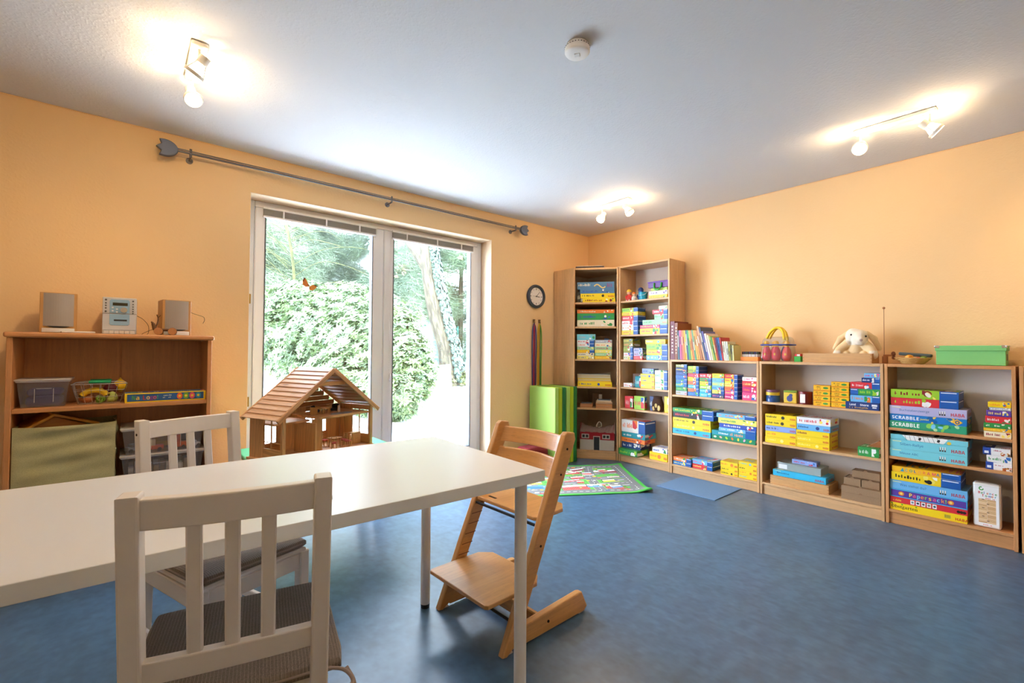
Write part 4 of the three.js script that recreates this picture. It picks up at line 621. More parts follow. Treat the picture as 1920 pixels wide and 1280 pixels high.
S('corner', 2, 0.02, 0.14, 'second', [[0.208, 0.387, 0.034, 'p', 'amber', 'lemon'], [0.208, 0.387, 0.032, 'p', 'mint', 'cream'], [0.208, 0.387, 0.034, 'p', 'lemon', 'cream'], [0.208, 0.387, 0.031, 'p', 'mint', 'red'], [0.208, 0.387, 0.041, 'p', 'cream', 'orange'], [0.208, 0.387, 0.033, 'p', 'grey', 'white']]);
S('corner', 3, 0.02, 0.2, 'only', [[0.027, 0.389, 0.05, 'h', 'yellow', 'royal']]);
// ------------------------------------------------------------------ other things on the shelves
{ // balance tower tin, upright
  const w = 0.118, h = 0.262, d = 0.06, [x, y, z] = at('red', 0.473, SHELVES.red[2] + 0.0004, 0.03 + d / 2), c = print('tower', 'white', '', '', w * 1, h, false);
  const t = thing('tower_tin', 'tall pale tin showing a wooden block tower, standing on bottom shelf', 'tin', [x, y, z], turnOf('red') - 0.02);
  part('tin_body', mv(new RoundedBoxGeometry(w, h, d, 4, 0.012), 0, h / 2, 0), std('#e6e2d8', 0.3, { metalness: 0.3 }), t);
  const front = new THREE.PlaneGeometry(w * 0.86, h * 0.93), uv = front.attributes.uv; for (let i = 0; i < uv.count; i++) uv.setXY(i, (c[0] + uv.getX(i) * c[2]) / AT, 1 - (c[1] + (1 - uv.getY(i)) * c[3]) / AT);
  part('printed_front', mv(front, 0, h / 2, d / 2 + 0.0004), c[4], t);
  part('lid_seam', mv(new RoundedBoxGeometry(w + 0.001, 0.002, d + 0.001, 2, 0.0008), 0, h * 0.94, 0), paint('#c4beb0', 0.3), t);
}
const tin = (x, y, z, r, h, cols, label) => {
  const t = thing('round_tin', label, 'tin', [x, y, z]);
  part('can', lathe([[0, 0], [r - 0.002, 0], [r, 0.002], [r, h * 0.56], [0, h * 0.56]], 28), paint(cols[0], 0.25), t);
  part('label_band', lathe([[r - 0.001, h * 0.56], [r + 0.0004, h * 0.57], [r + 0.0004, h * 0.8], [r - 0.001, h * 0.81]], 28), paint(cols[1], 0.35), t);
  part('lid', lathe([[0, h * 0.81], [r + 0.001, h * 0.81], [r + 0.0015, h * 0.84], [r + 0.0015, h * 0.985], [r - 0.002, h], [0, h]], 28), paint(cols[2], 0.3), t);
};
{
  const p = at('middle', 0.078, SHELVES.middle[0] + 0.0004, 0.06); tin(...p, 0.05, 0.096, ['#17498a', '#e0bd3a', '#7a4a6a'], 'round blue tin with yellow band and plum lid on upper shelf');
  const q = at('middle', 0.2, SHELVES.middle[0] + 0.0004, 0.09), t = thing('mouse_tin', 'square yellow tin with a printed blue animal shape and green lid', 'tin', q, turnOf('middle') + 0.2);
  part('tin_body', mv(new RoundedBoxGeometry(0.088, 0.084, 0.088, 3, 0.006), 0, 0.042, 0), paint('#efcf52', 0.35), t);
  part('lid', mv(new RoundedBoxGeometry(0.091, 0.014, 0.091, 3, 0.005), 0, 0.0912, 0), paint('#8fae4a', 0.35), t);
  part('printed_figure', [mv(new THREE.CylinderGeometry(0.02, 0.02, 0.001, 20).rotateX(Math.PI / 2).scale(1, 1.2, 1), -0.004, 0.036, 0.0442), mv(new THREE.CylinderGeometry(0.012, 0.012, 0.001, 16).rotateX(Math.PI / 2), 0.004, 0.062, 0.0442)], paint('#4a5a9a', 0.5), t);
  const r = at('middle', 0.3, SHELVES.middle[0] + 0.0004, 0.09), u = thing('hexagon_tin', 'small dark red six-sided tin with a white label on upper shelf', 'tin', r, turnOf('middle') - 0.12);
  part('tin_body', mv(new THREE.CylinderGeometry(0.05, 0.05, 0.084, 6), 0, 0.042, 0).rotateY(Math.PI / 6), paint('#6e1c22', 0.3), u);
  part('label', bx(0.036, 0.066, 0.001, 0, 0.044, 0.0438, 0.0003), paint('#e4dcd2', 0.5), u);
  part('lid', mv(new THREE.CylinderGeometry(0.052, 0.052, 0.012, 6), 0, 0.09, 0).rotateY(Math.PI / 6), paint('#7f2228', 0.3), u);
}
{ // right end of the middle case: card game box and a wooden pyramid
  const c = print('p', 'green', 'white', '', 0.12, 0.06); const [x, y, z] = at('middle', 0.706, SHELVES.middle[1] + 0.0004, 0.1);
  boxThing('dark green card game box alone on middle shelf of middle low case', 0.12, 0.062, 0.16, c, [x, y, z], turnOf('middle') - 0.02, 'game boxes in the bookcases');
  const t = thing('wooden_wedge', 'reddish wooden wedge lying on the dark green card game box', 'block', [at('middle', 0.735, 0, 0.12)[0], y + 0.0626, at('middle', 0.735, 0, 0)[2]], turnOf('middle'));
  part('wedge', mv(plate([[-0.05, 0], [0.03, 0], [0.03, 0.045], [0.015, 0.045]], 0.08, 0.002), 0, 0, -0.04), wood('#a8683a'), t);
}
function dovetailBox(name, label, w, h, d, [x, y, z], turn, open = true) {
  const t = thing(name, label, 'wooden box', [x, y, z], turn), th = 0.009;
  part('front_board', span(-w / 2, w / 2, 0, h, d / 2 - th, d / 2, 0.001), M.toyWood, t); part('rear_board', span(-w / 2, w / 2, 0, h, -d / 2, -d / 2 + th, 0.001), M.toyWood, t);
  part('end_board', span(-w / 2, -w / 2 + th, 0, h, -d / 2 + th, d / 2 - th, 0.001, 'z'), M.toyWood, t); part('end_board', span(w / 2 - th, w / 2, 0, h, -d / 2 + th, d / 2 - th, 0.001, 'z'), M.toyWood, t);
  part('bottom_board', span(-w / 2 + th, w / 2 - th, 0.001, 0.006, -d / 2 + th, d / 2 - th, 0.0005), M.toyWood, t);
  if (!open) part('lid_board', span(-w / 2 + th, w / 2 - th, h - 0.008, h - 0.002, -d / 2 + th, d / 2 - th, 0.0005), M.toyWood, t);
  const n = 6; for (const s of [-1, 1]) for (let i = 0; i < n; i += 2) part('finger_joint', span(s > 0 ? w / 2 - th : -w / 2 - 0.0004, s > 0 ? w / 2 + 0.0004 : -w / 2 + th, (i + 0.5) * h / n, (i + 1.5) * h / n, d / 2 - th, d / 2 + 0.0004, 0.0004, 'z'), wood('#c89058'), t);
}
{ // bottom shelf of the middle case
  const b = SHELVES.middle[2] + 0.0004, tn = turnOf('middle');
  dovetailBox('wooden_box', 'finger-jointed wooden box under the turquoise game box, bottom shelf', 0.4, 0.066, 0.21, at('middle', 0.27, b, 0.02 + 0.105), tn - 0.012, false);
  const c = print('haba2', 'cyan', 'navy', undefined, 0.36, 0.048, true), y1 = b + 0.0668;
  boxThing('turquoise game box on the finger-jointed wooden box, bottom shelf of middle low case', 0.362, 0.047, 0.19, c, at('middle', 0.268, y1, 0.03 + 0.095), tn, 'game boxes in the bookcases');
  const y2 = y1 + 0.0476, t = thing('organizer_box', 'frosted plastic compartment box with a white paper label', 'box', at('middle', 0.262, y2, 0.05 + 0.085), tn - 0.02);
  const w = 0.3, h = 0.058, d = 0.16;
  part('shell', [span(-w / 2, w / 2, 0, 0.003, -d / 2, d / 2, 0.001), span(-w / 2, w / 2, 0.003, h - 0.01, d / 2 - 0.002, d / 2, 0.0006), span(-w / 2, w / 2, 0.003, h - 0.01, -d / 2, -d / 2 + 0.002, 0.0006), span(-w / 2, -w / 2 + 0.002, 0.003, h - 0.01, -d / 2 + 0.002, d / 2 - 0.002, 0.0006), span(w / 2 - 0.002, w / 2, 0.003, h - 0.01, -d / 2 + 0.002, d / 2 - 0.002, 0.0006)], M.organizer, t);
  part('lid', mv(new RoundedBoxGeometry(w + 0.006, 0.01, d + 0.006, 3, 0.004), 0, h - 0.005, 0), M.organizer, t);
  for (const k of [-0.05, 0.04]) part('divider', span(k - 0.001, k + 0.001, 0.003, h - 0.011, -d / 2 + 0.003, d / 2 - 0.003, 0.0004), M.organizer, t);
  part('paper_label', bx(0.06, 0.034, 0.001, -0.11, 0.026, d / 2 + 0.0006, 0.0002), paint('#e9e9ea', 0.7), t);
  const e = print('p', 'peri', 'red', '', 0.17, 0.03, false);
  boxThing('small lilac-blue box lying on the frosted plastic compartment box', 0.17, 0.032, 0.07, e, at('middle', 0.29, y2 + 0.0586, 0.07 + 0.05), tn - 0.03, 'game boxes in the bookcases');
  const tray = (label, s, y, w, h, d, ins) => {
    const t = thing('cardboard_tray', label, 'cardboard box', at('middle', s, y, ins + d / 2), tn), th = 0.003;
    part('tray_wall', [span(-w / 2, w / 2, 0, h, d / 2 - th, d / 2, 0.0006)], M.cardboard, t); part('tray_wall', span(-w / 2, w / 2, 0, h, -d / 2, -d / 2 + th, 0.0006), M.cardboard, t); part('tray_wall', span(-w / 2, -w / 2 + th, 0, h, -d / 2 + th, d / 2 - th, 0.0006), M.cardboard, t); part('tray_wall', span(w / 2 - th, w / 2, 0, h, -d / 2 + th, d / 2 - th, 0.0006), M.cardboard, t);
    part('tray_floor', span(-w / 2 + th, w / 2 - th, 0.0005, 0.003, -d / 2 + th, d / 2 - th, 0.0003), M.cardboard, t); part('lid_flap', span(-w / 2 + th, w / 2 - th, h - 0.006, h - 0.003, -d / 2 + th, d / 2 - 0.02, 0.0003), M.cardboard, t);
    part('thumb_notch', mv(rot(new THREE.CylinderGeometry(0.011, 0.011, 0.0006, 16, 1, false, Math.PI / 2, Math.PI), Math.PI / 2), 0, h, d / 2 + 0.0004), paint('#8a6a4c', 0.9), t);
  };
  tray('brown cardboard tray, lowest of the stacked trays on bottom shelf', 0.66, b, 0.225, 0.048, 0.2, 0.012); tray('brown cardboard tray, second from below in the stacked trays', 0.66, b + 0.0486, 0.225, 0.046, 0.2, 0.012);
  tray('small brown cardboard tray in the third layer, beside the finger-jointed wooden box side', 0.603, b + 0.0952, 0.098, 0.05, 0.13, 0.05); tray('small brown cardboard tray in the third layer, beside the reddish low case', 0.708, b + 0.0952, 0.1, 0.05, 0.13, 0.05);
  tray('brown cardboard tray on top of the stacked trays', 0.67, b + 0.1458, 0.16, 0.05, 0.09, 0.1);
}
{ // tall case, top shelf: toy figures, bucket, purple basket
  const y = SHELVES.tall[0] + 0.0004, tn = turnOf('tall');
  const fig = (label, s, ins, body, cap, head, k = 1) => { const t = thing('toy_figure', label, 'toy figure', at('tall', s, y, ins), tn); t.scale.setScalar(k);
    part('body', [mv(lathe([[0, 0], [0.02, 0], [0.024, 0.008], [0.021, 0.035], [0.012, 0.048], [0, 0.05]], 16), 0, 0, 0), ball(0.009, -0.022, 0.03, 0.006, 0.8, 1.4, 0.8, 10), ball(0.009, 0.022, 0.03, 0.006, 0.8, 1.4, 0.8, 10)], paint(body, 0.4), t);
    part('legs', [mv(new THREE.CylinderGeometry(0.008, 0.009, 0.012, 10), -0.01, 0.006, 0.012), mv(new THREE.CylinderGeometry(0.008, 0.009, 0.012, 10), 0.01, 0.006, 0.012)], paint('#e8e2da', 0.4), t);
    part('head', ball(0.0175, 0, 0.062, 0, 1, 1, 1, 14), paint(head, 0.45), t); part('hat', [mv(lathe([[0.021, 0], [0.019, 0.004], [0.015, 0.014], [0.006, 0.02], [0, 0.021]], 16), 0, 0.068, 0)], paint(cap, 0.4), t); };
  fig('red toy figure with yellow hat, first on the top shelf', 0.1, 0.04, '#d0332c', '#e8b42a', '#e8b08a', 1.35); fig('small white and orange toy figure beside the red toy figure', 0.155, 0.045, '#efe6da', '#e0701f', '#e8b08a', 1.0); fig('dark blue toy figure with round blue ears behind the turquoise bucket', 0.212, 0.085, '#223f86', '#1c3270', '#2a4f9a', 1.5);
  const b = thing('toy_bucket', 'small turquoise toy bucket with a rim on the top shelf', 'bucket', at('tall', 0.262, y, 0.05), tn);
  part('pail', lathe([[0, 0.001], [0.036, 0.001], [0.038, 0.003], [0.047, 0.072], [0.045, 0.072], [0.0365, 0.006], [0, 0.006]], 28), paint('#1f9fb8', 0.3), b); part('rim', mv(new THREE.TorusGeometry(0.048, 0.003, 8, 28).rotateX(Math.PI / 2), 0, 0.072, 0), paint('#1f9fb8', 0.3), b); part('bail', tube([V(-0.048, 0.072, 0), V(-0.04, 0.05, 0.03), V(0, 0.04, 0.05), V(0.04, 0.05, 0.03), V(0.048, 0.072, 0)], 0.002, 20, 6), paint('#e4e2dd', 0.4), b);
  const yt = y + 0.0745, g = thing('purple_basket', 'purple plastic basket with a green handle on the white game boxes', 'basket', at('tall', 0.44, yt, 0.1), tn);
  part('tub', [span(-0.1, 0.1, 0.03, 0.033, -0.06, 0.06, 0.001), span(-0.112, 0.112, 0.033, 0.085, 0.058, 0.062, 0.001), span(-0.112, 0.112, 0.033, 0.085, -0.062, -0.058, 0.001), span(-0.112, -0.108, 0.033, 0.085, -0.058, 0.058, 0.001), span(0.108, 0.112, 0.033, 0.085, -0.058, 0.058, 0.001)], paint('#5f2a86', 0.35), g);
  part('rim', mv(new RoundedBoxGeometry(0.236, 0.012, 0.136, 3, 0.005), 0, 0.088, 0), paint('#6d329a', 0.35), g);
  part('handle', tube([V(-0.04, 0.075, 0.064), V(-0.036, 0.03, 0.075), V(-0.018, 0.012, 0.078), V(0.018, 0.012, 0.078), V(0.036, 0.03, 0.075), V(0.04, 0.075, 0.064)], 0.008, 30, 8), paint('#27a23c', 0.35), g);
  part('foot', [span(-0.09, 0.09, 0.0003, 0.0305, -0.05, 0.05, 0.003)], paint('#b8cf62', 0.4), g);
}
{ // tall case, fourth and fifth shelves: standing boxes
  const standing = (label, k, shelf, s, w, h, d, ins, st, base, acc, lean = 0, turn = 0, y0 = 0.0004) => { const c = print(st, base, acc, '', w, h); const t = boxThing(label, w, h, d, c, at(k, s, SHELVES[k][shelf] + y0, ins + d / 2), turnOf(k) + turn); if (lean) { t.rotation.order = 'YXZ'; t.rotation.x = lean; } return t; };
  const y4 = standing('brown square box with a dark round print, standing behind the white box', 'tall', 3, 0.13, 0.105, 0.135, 0.04, 0.14, 'p', 'brown', 'black', 0, 0.15);
  standing('teal standing box between the brown box and yellow stack', 'tall', 3, 0.2, 0.07, 0.115, 0.05, 0.05, 'p', 'teal', 'white', 0, 0.2);
  standing('small pink-white box standing behind the yellow stack', 'tall', 3, 0.25, 0.08, 0.155, 0.04, 0.16, 'p', 'white', 'pink');
  const yy = SHELVES.tall[3] + 0.1462; boxThing('lilac-blue box lying on the yellow stack of the fourth shelf', 0.13, 0.05, 0.09, print('p', 'peri', 'navy', '', 0.13, 0.05), at('tall', 0.33, yy, 0.03 + 0.045), turnOf('tall'));
  standing('red standing box with a white label field, fifth shelf of tall case', 'tall', 4, 0.105, 0.1, 0.125, 0.05, 0.03, 'p', 'red', 'white'); standing('light green box with a printed road and red tree, fifth shelf', 'tall', 4, 0.23, 0.125, 0.135, 0.05, 0.03, 'p', 'lime', 'red'); standing('narrow dark blue standing box behind the brown draw bag', 'tall', 4, 0.352, 0.07, 0.14, 0.05, 0.08, 'p', 'navy', 'white'); standing('narrow yellow standing box at the end of the fifth shelf', 'tall', 4, 0.536, 0.05, 0.155, 0.08, 0.03, 'p', 'yellow', 'amber');
  const t = thing('draw_bag', 'dark brown fabric game bag with pale figures, fifth shelf', 'bag', at('tall', 0.425, SHELVES.tall[4] + 0.0004, 0.055), turnOf('tall'));
  part('sack', lathe([[0, 0], [0.05, 0.003], [0.06, 0.03], [0.058, 0.08], [0.046, 0.118], [0.04, 0.132], [0.046, 0.148], [0.04, 0.148], [0.034, 0.13], [0, 0.12]], 24).scale(1.05, 1, 0.6), std('#5a3a2a', 0.95, { map: texCloth }), t);
  part('printed_figures', [ball(0.016, -0.026, 0.03, 0.031, 1, 1.3, 0.25), ball(0.017, 0.03, 0.036, 0.031, 1, 1.6, 0.25), ball(0.014, 0.002, 0.06, 0.036, 1, 1.5, 0.25)], paint('#d8b878', 0.8), t); part('string', mv(new THREE.TorusGeometry(0.042, 0.003, 6, 24).rotateX(Math.PI / 2).scale(1.05, 1, 0.62), 0, 0.132, 0), paint('#2a1a16', 0.8), t);
}
{ // corner case: small box, thin boards, toy barn, dark box, board on the roof
  boxThing('small dark box with a pale print, beside the yellow boxes of the corner case', 0.06, 0.12, 0.1, print('p', 'dark', 'cream', '', 0.06, 0.12), at('corner', 0.05, SHELVES.corner[0] + 0.0004, 0.05 + 0.05), turnOf('corner'));
  const board = (label, s, w, y, h, d, ins, col, turn = 0) => { const t = thing('puzzle_board', label, 'puzzle board', at('corner', s, y, ins + d / 2), turnOf('corner') + turn, 'flat boards stacked in the corner case'); part('board', mv(cbox(w, h, d, 0.001), 0, h / 2, 0), paint(col, 0.6), t); part('picture', mv(cbox(w - 0.02, 0.001, d - 0.02, 0.0003), 0, h + 0.0004, 0), paint('#8fa3b0', 0.5), t); };
  let y = SHELVES.corner[3] + 0.0506; ['#e8b93a', '#d8c08a', '#e2bd4a', '#d0c4a8', '#c8b48a', '#b8a890'].forEach((c, i) => { board(['lowest', 'second', 'third', 'fourth', 'fifth', 'top'][i] + ' of six thin puzzle boards on the yellow box, corner case', 0.205 - i * 0.002, 0.345, y, 0.0115, 0.19, 0.022 + i * 0.003, c, (i % 3 - 1) * 0.01); y += 0.0132; });
  y = SHELVES.corner[4] + 0.0004; ['#c98a55', '#d29460', '#bf8550', '#d8b48c', '#e0c6a4'].forEach((c, i) => { board(['lowest', 'second', 'third', 'fourth', 'top'][i] + ' of five wooden boards in the corner case, fifth shelf', 0.305, 0.17 - (i > 3 ? 0.02 : 0), y, 0.0145, 0.17, 0.02 + (i % 2) * 0.01, c, (i % 2) * 0.02); y += 0.0162; });
  y = SHELVES.corner[4] + 0.0004; ['#c47f48', '#cf8d58', '#b87648'].forEach((c, i) => { board(['lowest', 'middle', 'top'][i] + ' of three short wooden boards in the corner case, fifth shelf', 0.12, 0.13, y, 0.0125, 0.15, 0.03, c, i * 0.02); y += 0.0142; });
  boxThing('dark brown box standing at the rear of the corner case, fifth shelf', 0.11, 0.14, 0.04, print('p', 'brown', 'dark', '', 0.11, 0.14), at('corner', 0.23, SHELVES.corner[4] + 0.0004, 0.24), turnOf('corner'));
  boxThing('flat brown box lying behind the second stack, third shelf of corner case', 0.16, 0.25, 0.06, print('p', 'brown', 'wood', '', 0.16, 0.25), at('corner', 0.28, SHELVES.corner[2] + 0.0004, 0.22), turnOf('corner'));
  const b = thing('toy_barn', 'red and white fabric toy barn with a sagging brown roof', 'toy barn', at('corner', 0.235, SHELVES.corner[5] + 0.0004, 0.12), turnOf('corner') - 0.03), w = 0.36, d = 0.2;
  part('lower_wall', mv(new RoundedBoxGeometry(w, 0.11, d, 3, 0.006), 0, 0.0551, 0), M.barnWhite, b); part('upper_wall', mv(new RoundedBoxGeometry(w + 0.002, 0.075, d + 0.002, 3, 0.006), 0, 0.147, 0), M.barnRed, b);
  const gable = (x) => mv(rot(plate([[-d / 2, 0], [d / 2, 0], [0, 0.09]], 0.008, 0.002), 0, Math.PI / 2, 0), x, 0.184, 0); part('gable', gable(w / 2 - 0.009), M.barnRed, b); part('gable', gable(-w / 2 + 0.001), M.barnRed, b);
  const rg = new THREE.PlaneGeometry(w - 0.012, 0.27, 30, 26), rp = rg.attributes.position; for (let i = 0; i < rp.count; i++) { const k = rp.getY(i) / 0.135, x = rp.getX(i) / (w / 2), sag = (1 - x * x); rp.setXYZ(i, rp.getX(i), 0.188 + 0.085 * (1 - Math.abs(k)) * (1 - 0.55 * sag) + 0.004 * Math.sin(x * 13 + k * 4) + 0.003 * Math.sin(x * 29 - k * 7), -k * (d / 2 - 0.002)); }
  rg.computeVertexNormals(); part('roof_cloth', rg, std('#a98a80', 0.95, { map: texCloth, side: THREE.DoubleSide }), b);
  const dz = d / 2 + 0.0022; part('door', bx(0.056, 0.135, 0.003, -0.002, 0.07, dz, 0.001), paint('#22272b', 0.9), b); part('door_frame', [bx(0.007, 0.145, 0.004, -0.034, 0.073, dz, 0.001), bx(0.007, 0.145, 0.004, 0.03, 0.073, dz, 0.001), bx(0.07, 0.008, 0.004, -0.002, 0.145, dz, 0.001)], M.barnWhite, b);
  for (const x of [-0.12, 0.095]) { part('window_frame', bx(0.078, 0.046, 0.003, x, 0.145, dz, 0.001), M.barnWhite, b); for (const o of [-0.018, 0.018]) part('window_pane', bx(0.026, 0.028, 0.003, x + o, 0.145, dz + 0.0012, 0.0006), paint('#1c2023', 0.8), b); }
  part('strap', tube([V(-0.01, 0.235, 0.02), V(0, 0.27, 0.025), V(0.02, 0.29, 0.03), V(0.04, 0.275, 0.03), V(0.042, 0.24, 0.026), V(0.01, 0.228, 0.03)], 0.005, 30, 6), paint('#d9d0c4', 0.8), b); part('edge_trim', [tube([V(w / 2 + 0.001, 0.184, d / 2), V(w / 2 + 0.001, 0.276, 0), V(w / 2 + 0.001, 0.184, -d / 2)], 0.005, 20, 6)], M.barnWhite, b);
  const k = thing('toy_keyboard', 'flat dark board with a row of pale keys on the corner bookcase', 'toy keyboard', at('corner', 0.155, 2.0202, 0.052), turnOf('corner'));
  part('case', mv(new RoundedBoxGeometry(0.3, 0.016, 0.09, 3, 0.003), 0, 0.0082, 0), paint('#3a2a24', 0.5), k); const kn = 14; for (let i = 0; i < kn; i++) part('key', bx(0.0165, 0.005, 0.05, -0.125 + i * 0.019, 0.0186, 0.016, 0.001), paint('#e6dcd0', 0.5), k);
}

// ------------------------------------------------------------------ on top of the low bookcases
{ // picture books, [z at the spine foot, thickness, height, depth, lean in degrees, colour, words]
  const T = 1.0604, list = [
    [1.2605, 0.044, 0.36, 0.25, 0, '#6d1220', 'thick dark red binder with pale spine lettering'], [1.299, 0.031, 0.343, 0.25, 0, '#8a4a22', 'thick brown book beside the dark red binder'],
    [1.327, 0.02, 0.272, 0.21, 2.5, '#1d5560', 'teal picture book'], [1.3485, 0.018, 0.272, 0.21, 3, '#c2588e', 'pink picture book'], [1.368, 0.016, 0.27, 0.2, 3.5, '#d9655a', 'salmon picture book'], [1.3855, 0.017, 0.272, 0.21, 4, '#e2872e', 'orange picture book'], [1.4035, 0.015, 0.27, 0.2, 4.6, '#e8bf3a', 'yellow picture book'], [1.42, 0.017, 0.272, 0.21, 5.2, '#24406e', 'navy picture book'], [1.439, 0.019, 0.272, 0.21, 6, '#2f9a52', 'green picture book'], [1.459, 0.017, 0.27, 0.2, 6.8, '#e8a52e', 'golden picture book'], [1.4775, 0.015, 0.27, 0.21, 7.4, '#d8702e', 'rust picture book'], [1.494, 0.017, 0.272, 0.21, 8.2, '#3f8a5a', 'sea green picture book'], [1.5125, 0.018, 0.27, 0.21, 9, '#dca02c', 'mustard picture book'], [1.532, 0.018, 0.27, 0.21, 10, '#c98a24', 'ochre picture book'], [1.552, 0.018, 0.268, 0.21, 11, '#a8622a', 'chestnut picture book'],
    [1.5735, 0.016, 0.31, 0.24, 12.5, '#d9a070', 'tall tan picture book'], [1.5915, 0.018, 0.3, 0.23, 13, '#2e4468', 'tall slate blue picture book'], [1.611, 0.016, 0.262, 0.22, 13, '#5b5aa0', 'violet picture book'], [1.629, 0.018, 0.24, 0.22, 12.6, '#e6d2c8', 'pale pink picture book'], [1.6485, 0.012, 0.225, 0.19, 12.2, '#ece0c0', 'cream booklet'], [1.662, 0.011, 0.215, 0.18, 12, '#b9c25a', 'yellow-green booklet'], [1.6745, 0.011, 0.21, 0.18, 11.6, '#55a04a', 'leaf green booklet'], [1.687, 0.012, 0.205, 0.18, 11.2, '#e29a2c', 'amber booklet'], [1.7005, 0.012, 0.2, 0.17, 10.4, '#a8242c', 'crimson booklet'], [1.714, 0.012, 0.2, 0.17, 10, '#22366e', 'dark navy booklet'], [1.7275, 0.012, 0.2, 0.17, 9.4, '#2f70b4', 'bright blue booklet'], [1.741, 0.013, 0.2, 0.17, 9, '#b82a30', 'scarlet booklet'], [1.7555, 0.013, 0.165, 0.15, 7, '#eee2c6', 'ivory booklet'], [1.77, 0.013, 0.165, 0.15, 6, '#dfe3d4', 'pale mint booklet'], [1.7845, 0.014, 0.162, 0.15, 5, '#d8dccb', 'pale grey-green booklet'], [1.8, 0.013, 0.14, 0.15, 4, '#a8a03a', 'olive booklet'], [1.8145, 0.012, 0.135, 0.14, 3.4, '#7d7a4a', 'dark olive booklet'], [1.828, 0.012, 0.13, 0.14, 2.6, '#d8d68a', 'pale lime booklet'],
  ];
  for (const [z, th, h, d, lean, col, words] of list) {
    const t = thing('book', words + ', first low case top', 'book', [-0.286 + d / 2, T, z + 0.021], 0, 'picture books on the first low case'), a = lean * Math.PI / 180;
    const P = (g) => { g.translate(0, h / 2, 0); g.rotateX(-a); return g.translate(0, Math.sin(Math.abs(a)) * th / 2, 0); };
    const cm = paint(col, 0.4); part('cover', [P(mv(cbox(d, h, 0.0016, 0.0006), 0, 0, -th / 2 + 0.001)), P(mv(cbox(d, h, 0.0016, 0.0006), 0, 0, th / 2 - 0.001))], cm, t);
    part('spine', P(mv(cbox(0.0022, h, th - 0.0022, 0.0008), -d / 2 + 0.0012, 0, 0)), cm, t); part('pages', P(mv(cbox(d - 0.006, h - 0.006, th - 0.0042, 0.0004), 0.0012, 0, 0)), paint('#efe6d6', 0.8), t);
    if (th > 0.03) for (let i = 0; i < 9; i++) part('spine_letter', P(mv(cbox(0.0008, h * 0.04, th * rr(0.24, 0.42), 0.0002), -d / 2 - 0.0002, h * (0.36 - i * 0.085), 0)), paint('#e0c8b8', 0.5), t);
    else part('spine_title', P(mv(cbox(0.0008, h * rr(0.2, 0.4), th * 0.34, 0.0002), -d / 2 - 0.0002, h * rr(-0.1, 0.2), 0)), paint(rnd() > 0.5 ? '#f0e6d0' : '#2a2420', 0.5), t);
  }
  const c = thing('pen_box', 'orange cardboard tray of white felt pens with dark caps', 'pen box', [-0.19, T, 1.955]);
  part('tray', [span(-0.045, -0.043, 0, 0.034, -0.07, 0.07, 0.0005), span(0.043, 0.045, 0, 0.034, -0.07, 0.07, 0.0005), span(-0.043, 0.043, 0, 0.034, -0.07, -0.068, 0.0005), span(-0.043, 0.043, 0, 0.034, 0.068, 0.07, 0.0005), span(-0.043, 0.043, 0.0004, 0.003, -0.068, 0.068, 0.0005)], paint('#ee8a2a', 0.5), c);
  const capc = ['#3a2a2a', '#5a2a4a', '#2a3a6a', '#7a2a2a', '#2a4a3a', '#444'];
  for (let i = 0; i < 9; i++) for (let j = 0; j < 3; j++) { const t = thing('felt_pen', 'white felt pen with a dark cap standing in the orange tray', 'pen', [-0.22 + j * 0.028, T + 0.0034, 1.897 + i * 0.0145], 0, 'felt pens in the orange tray'); part('barrel', mv(new THREE.CylinderGeometry(0.0056, 0.0056, 0.052, 10), 0, 0.026, 0), paint('#ece8e4', 0.4), t); part('cap', mv(new THREE.CylinderGeometry(0.005, 0.0058, 0.022, 10), 0, 0.063, 0), paint(capc[(i * 2 + j) % 6], 0.4), t); }
  const br = thing('brown_card_box', 'small open brown box of pens between the orange tray and bowling bag', 'pen box', [-0.13, T, 2.045]); part('tray', [span(-0.04, 0.04, 0, 0.05, -0.015, -0.013, 0.0005), span(-0.04, 0.04, 0, 0.05, 0.013, 0.015, 0.0005), span(-0.04, -0.038, 0, 0.05, -0.013, 0.013, 0.0005), span(0.038, 0.04, 0, 0.05, -0.013, 0.013, 0.0005), span(-0.038, 0.038, 0.0005, 0.003, -0.013, 0.013, 0.0005)], paint('#9a5a30', 0.7), br); for (let i = 0; i < 4; i++) part('pencil', mv(new THREE.CylinderGeometry(0.004, 0.004, 0.075, 6), -0.028 + i * 0.018, 0.041, 0), paint(capc[i], 0.5), br);
}
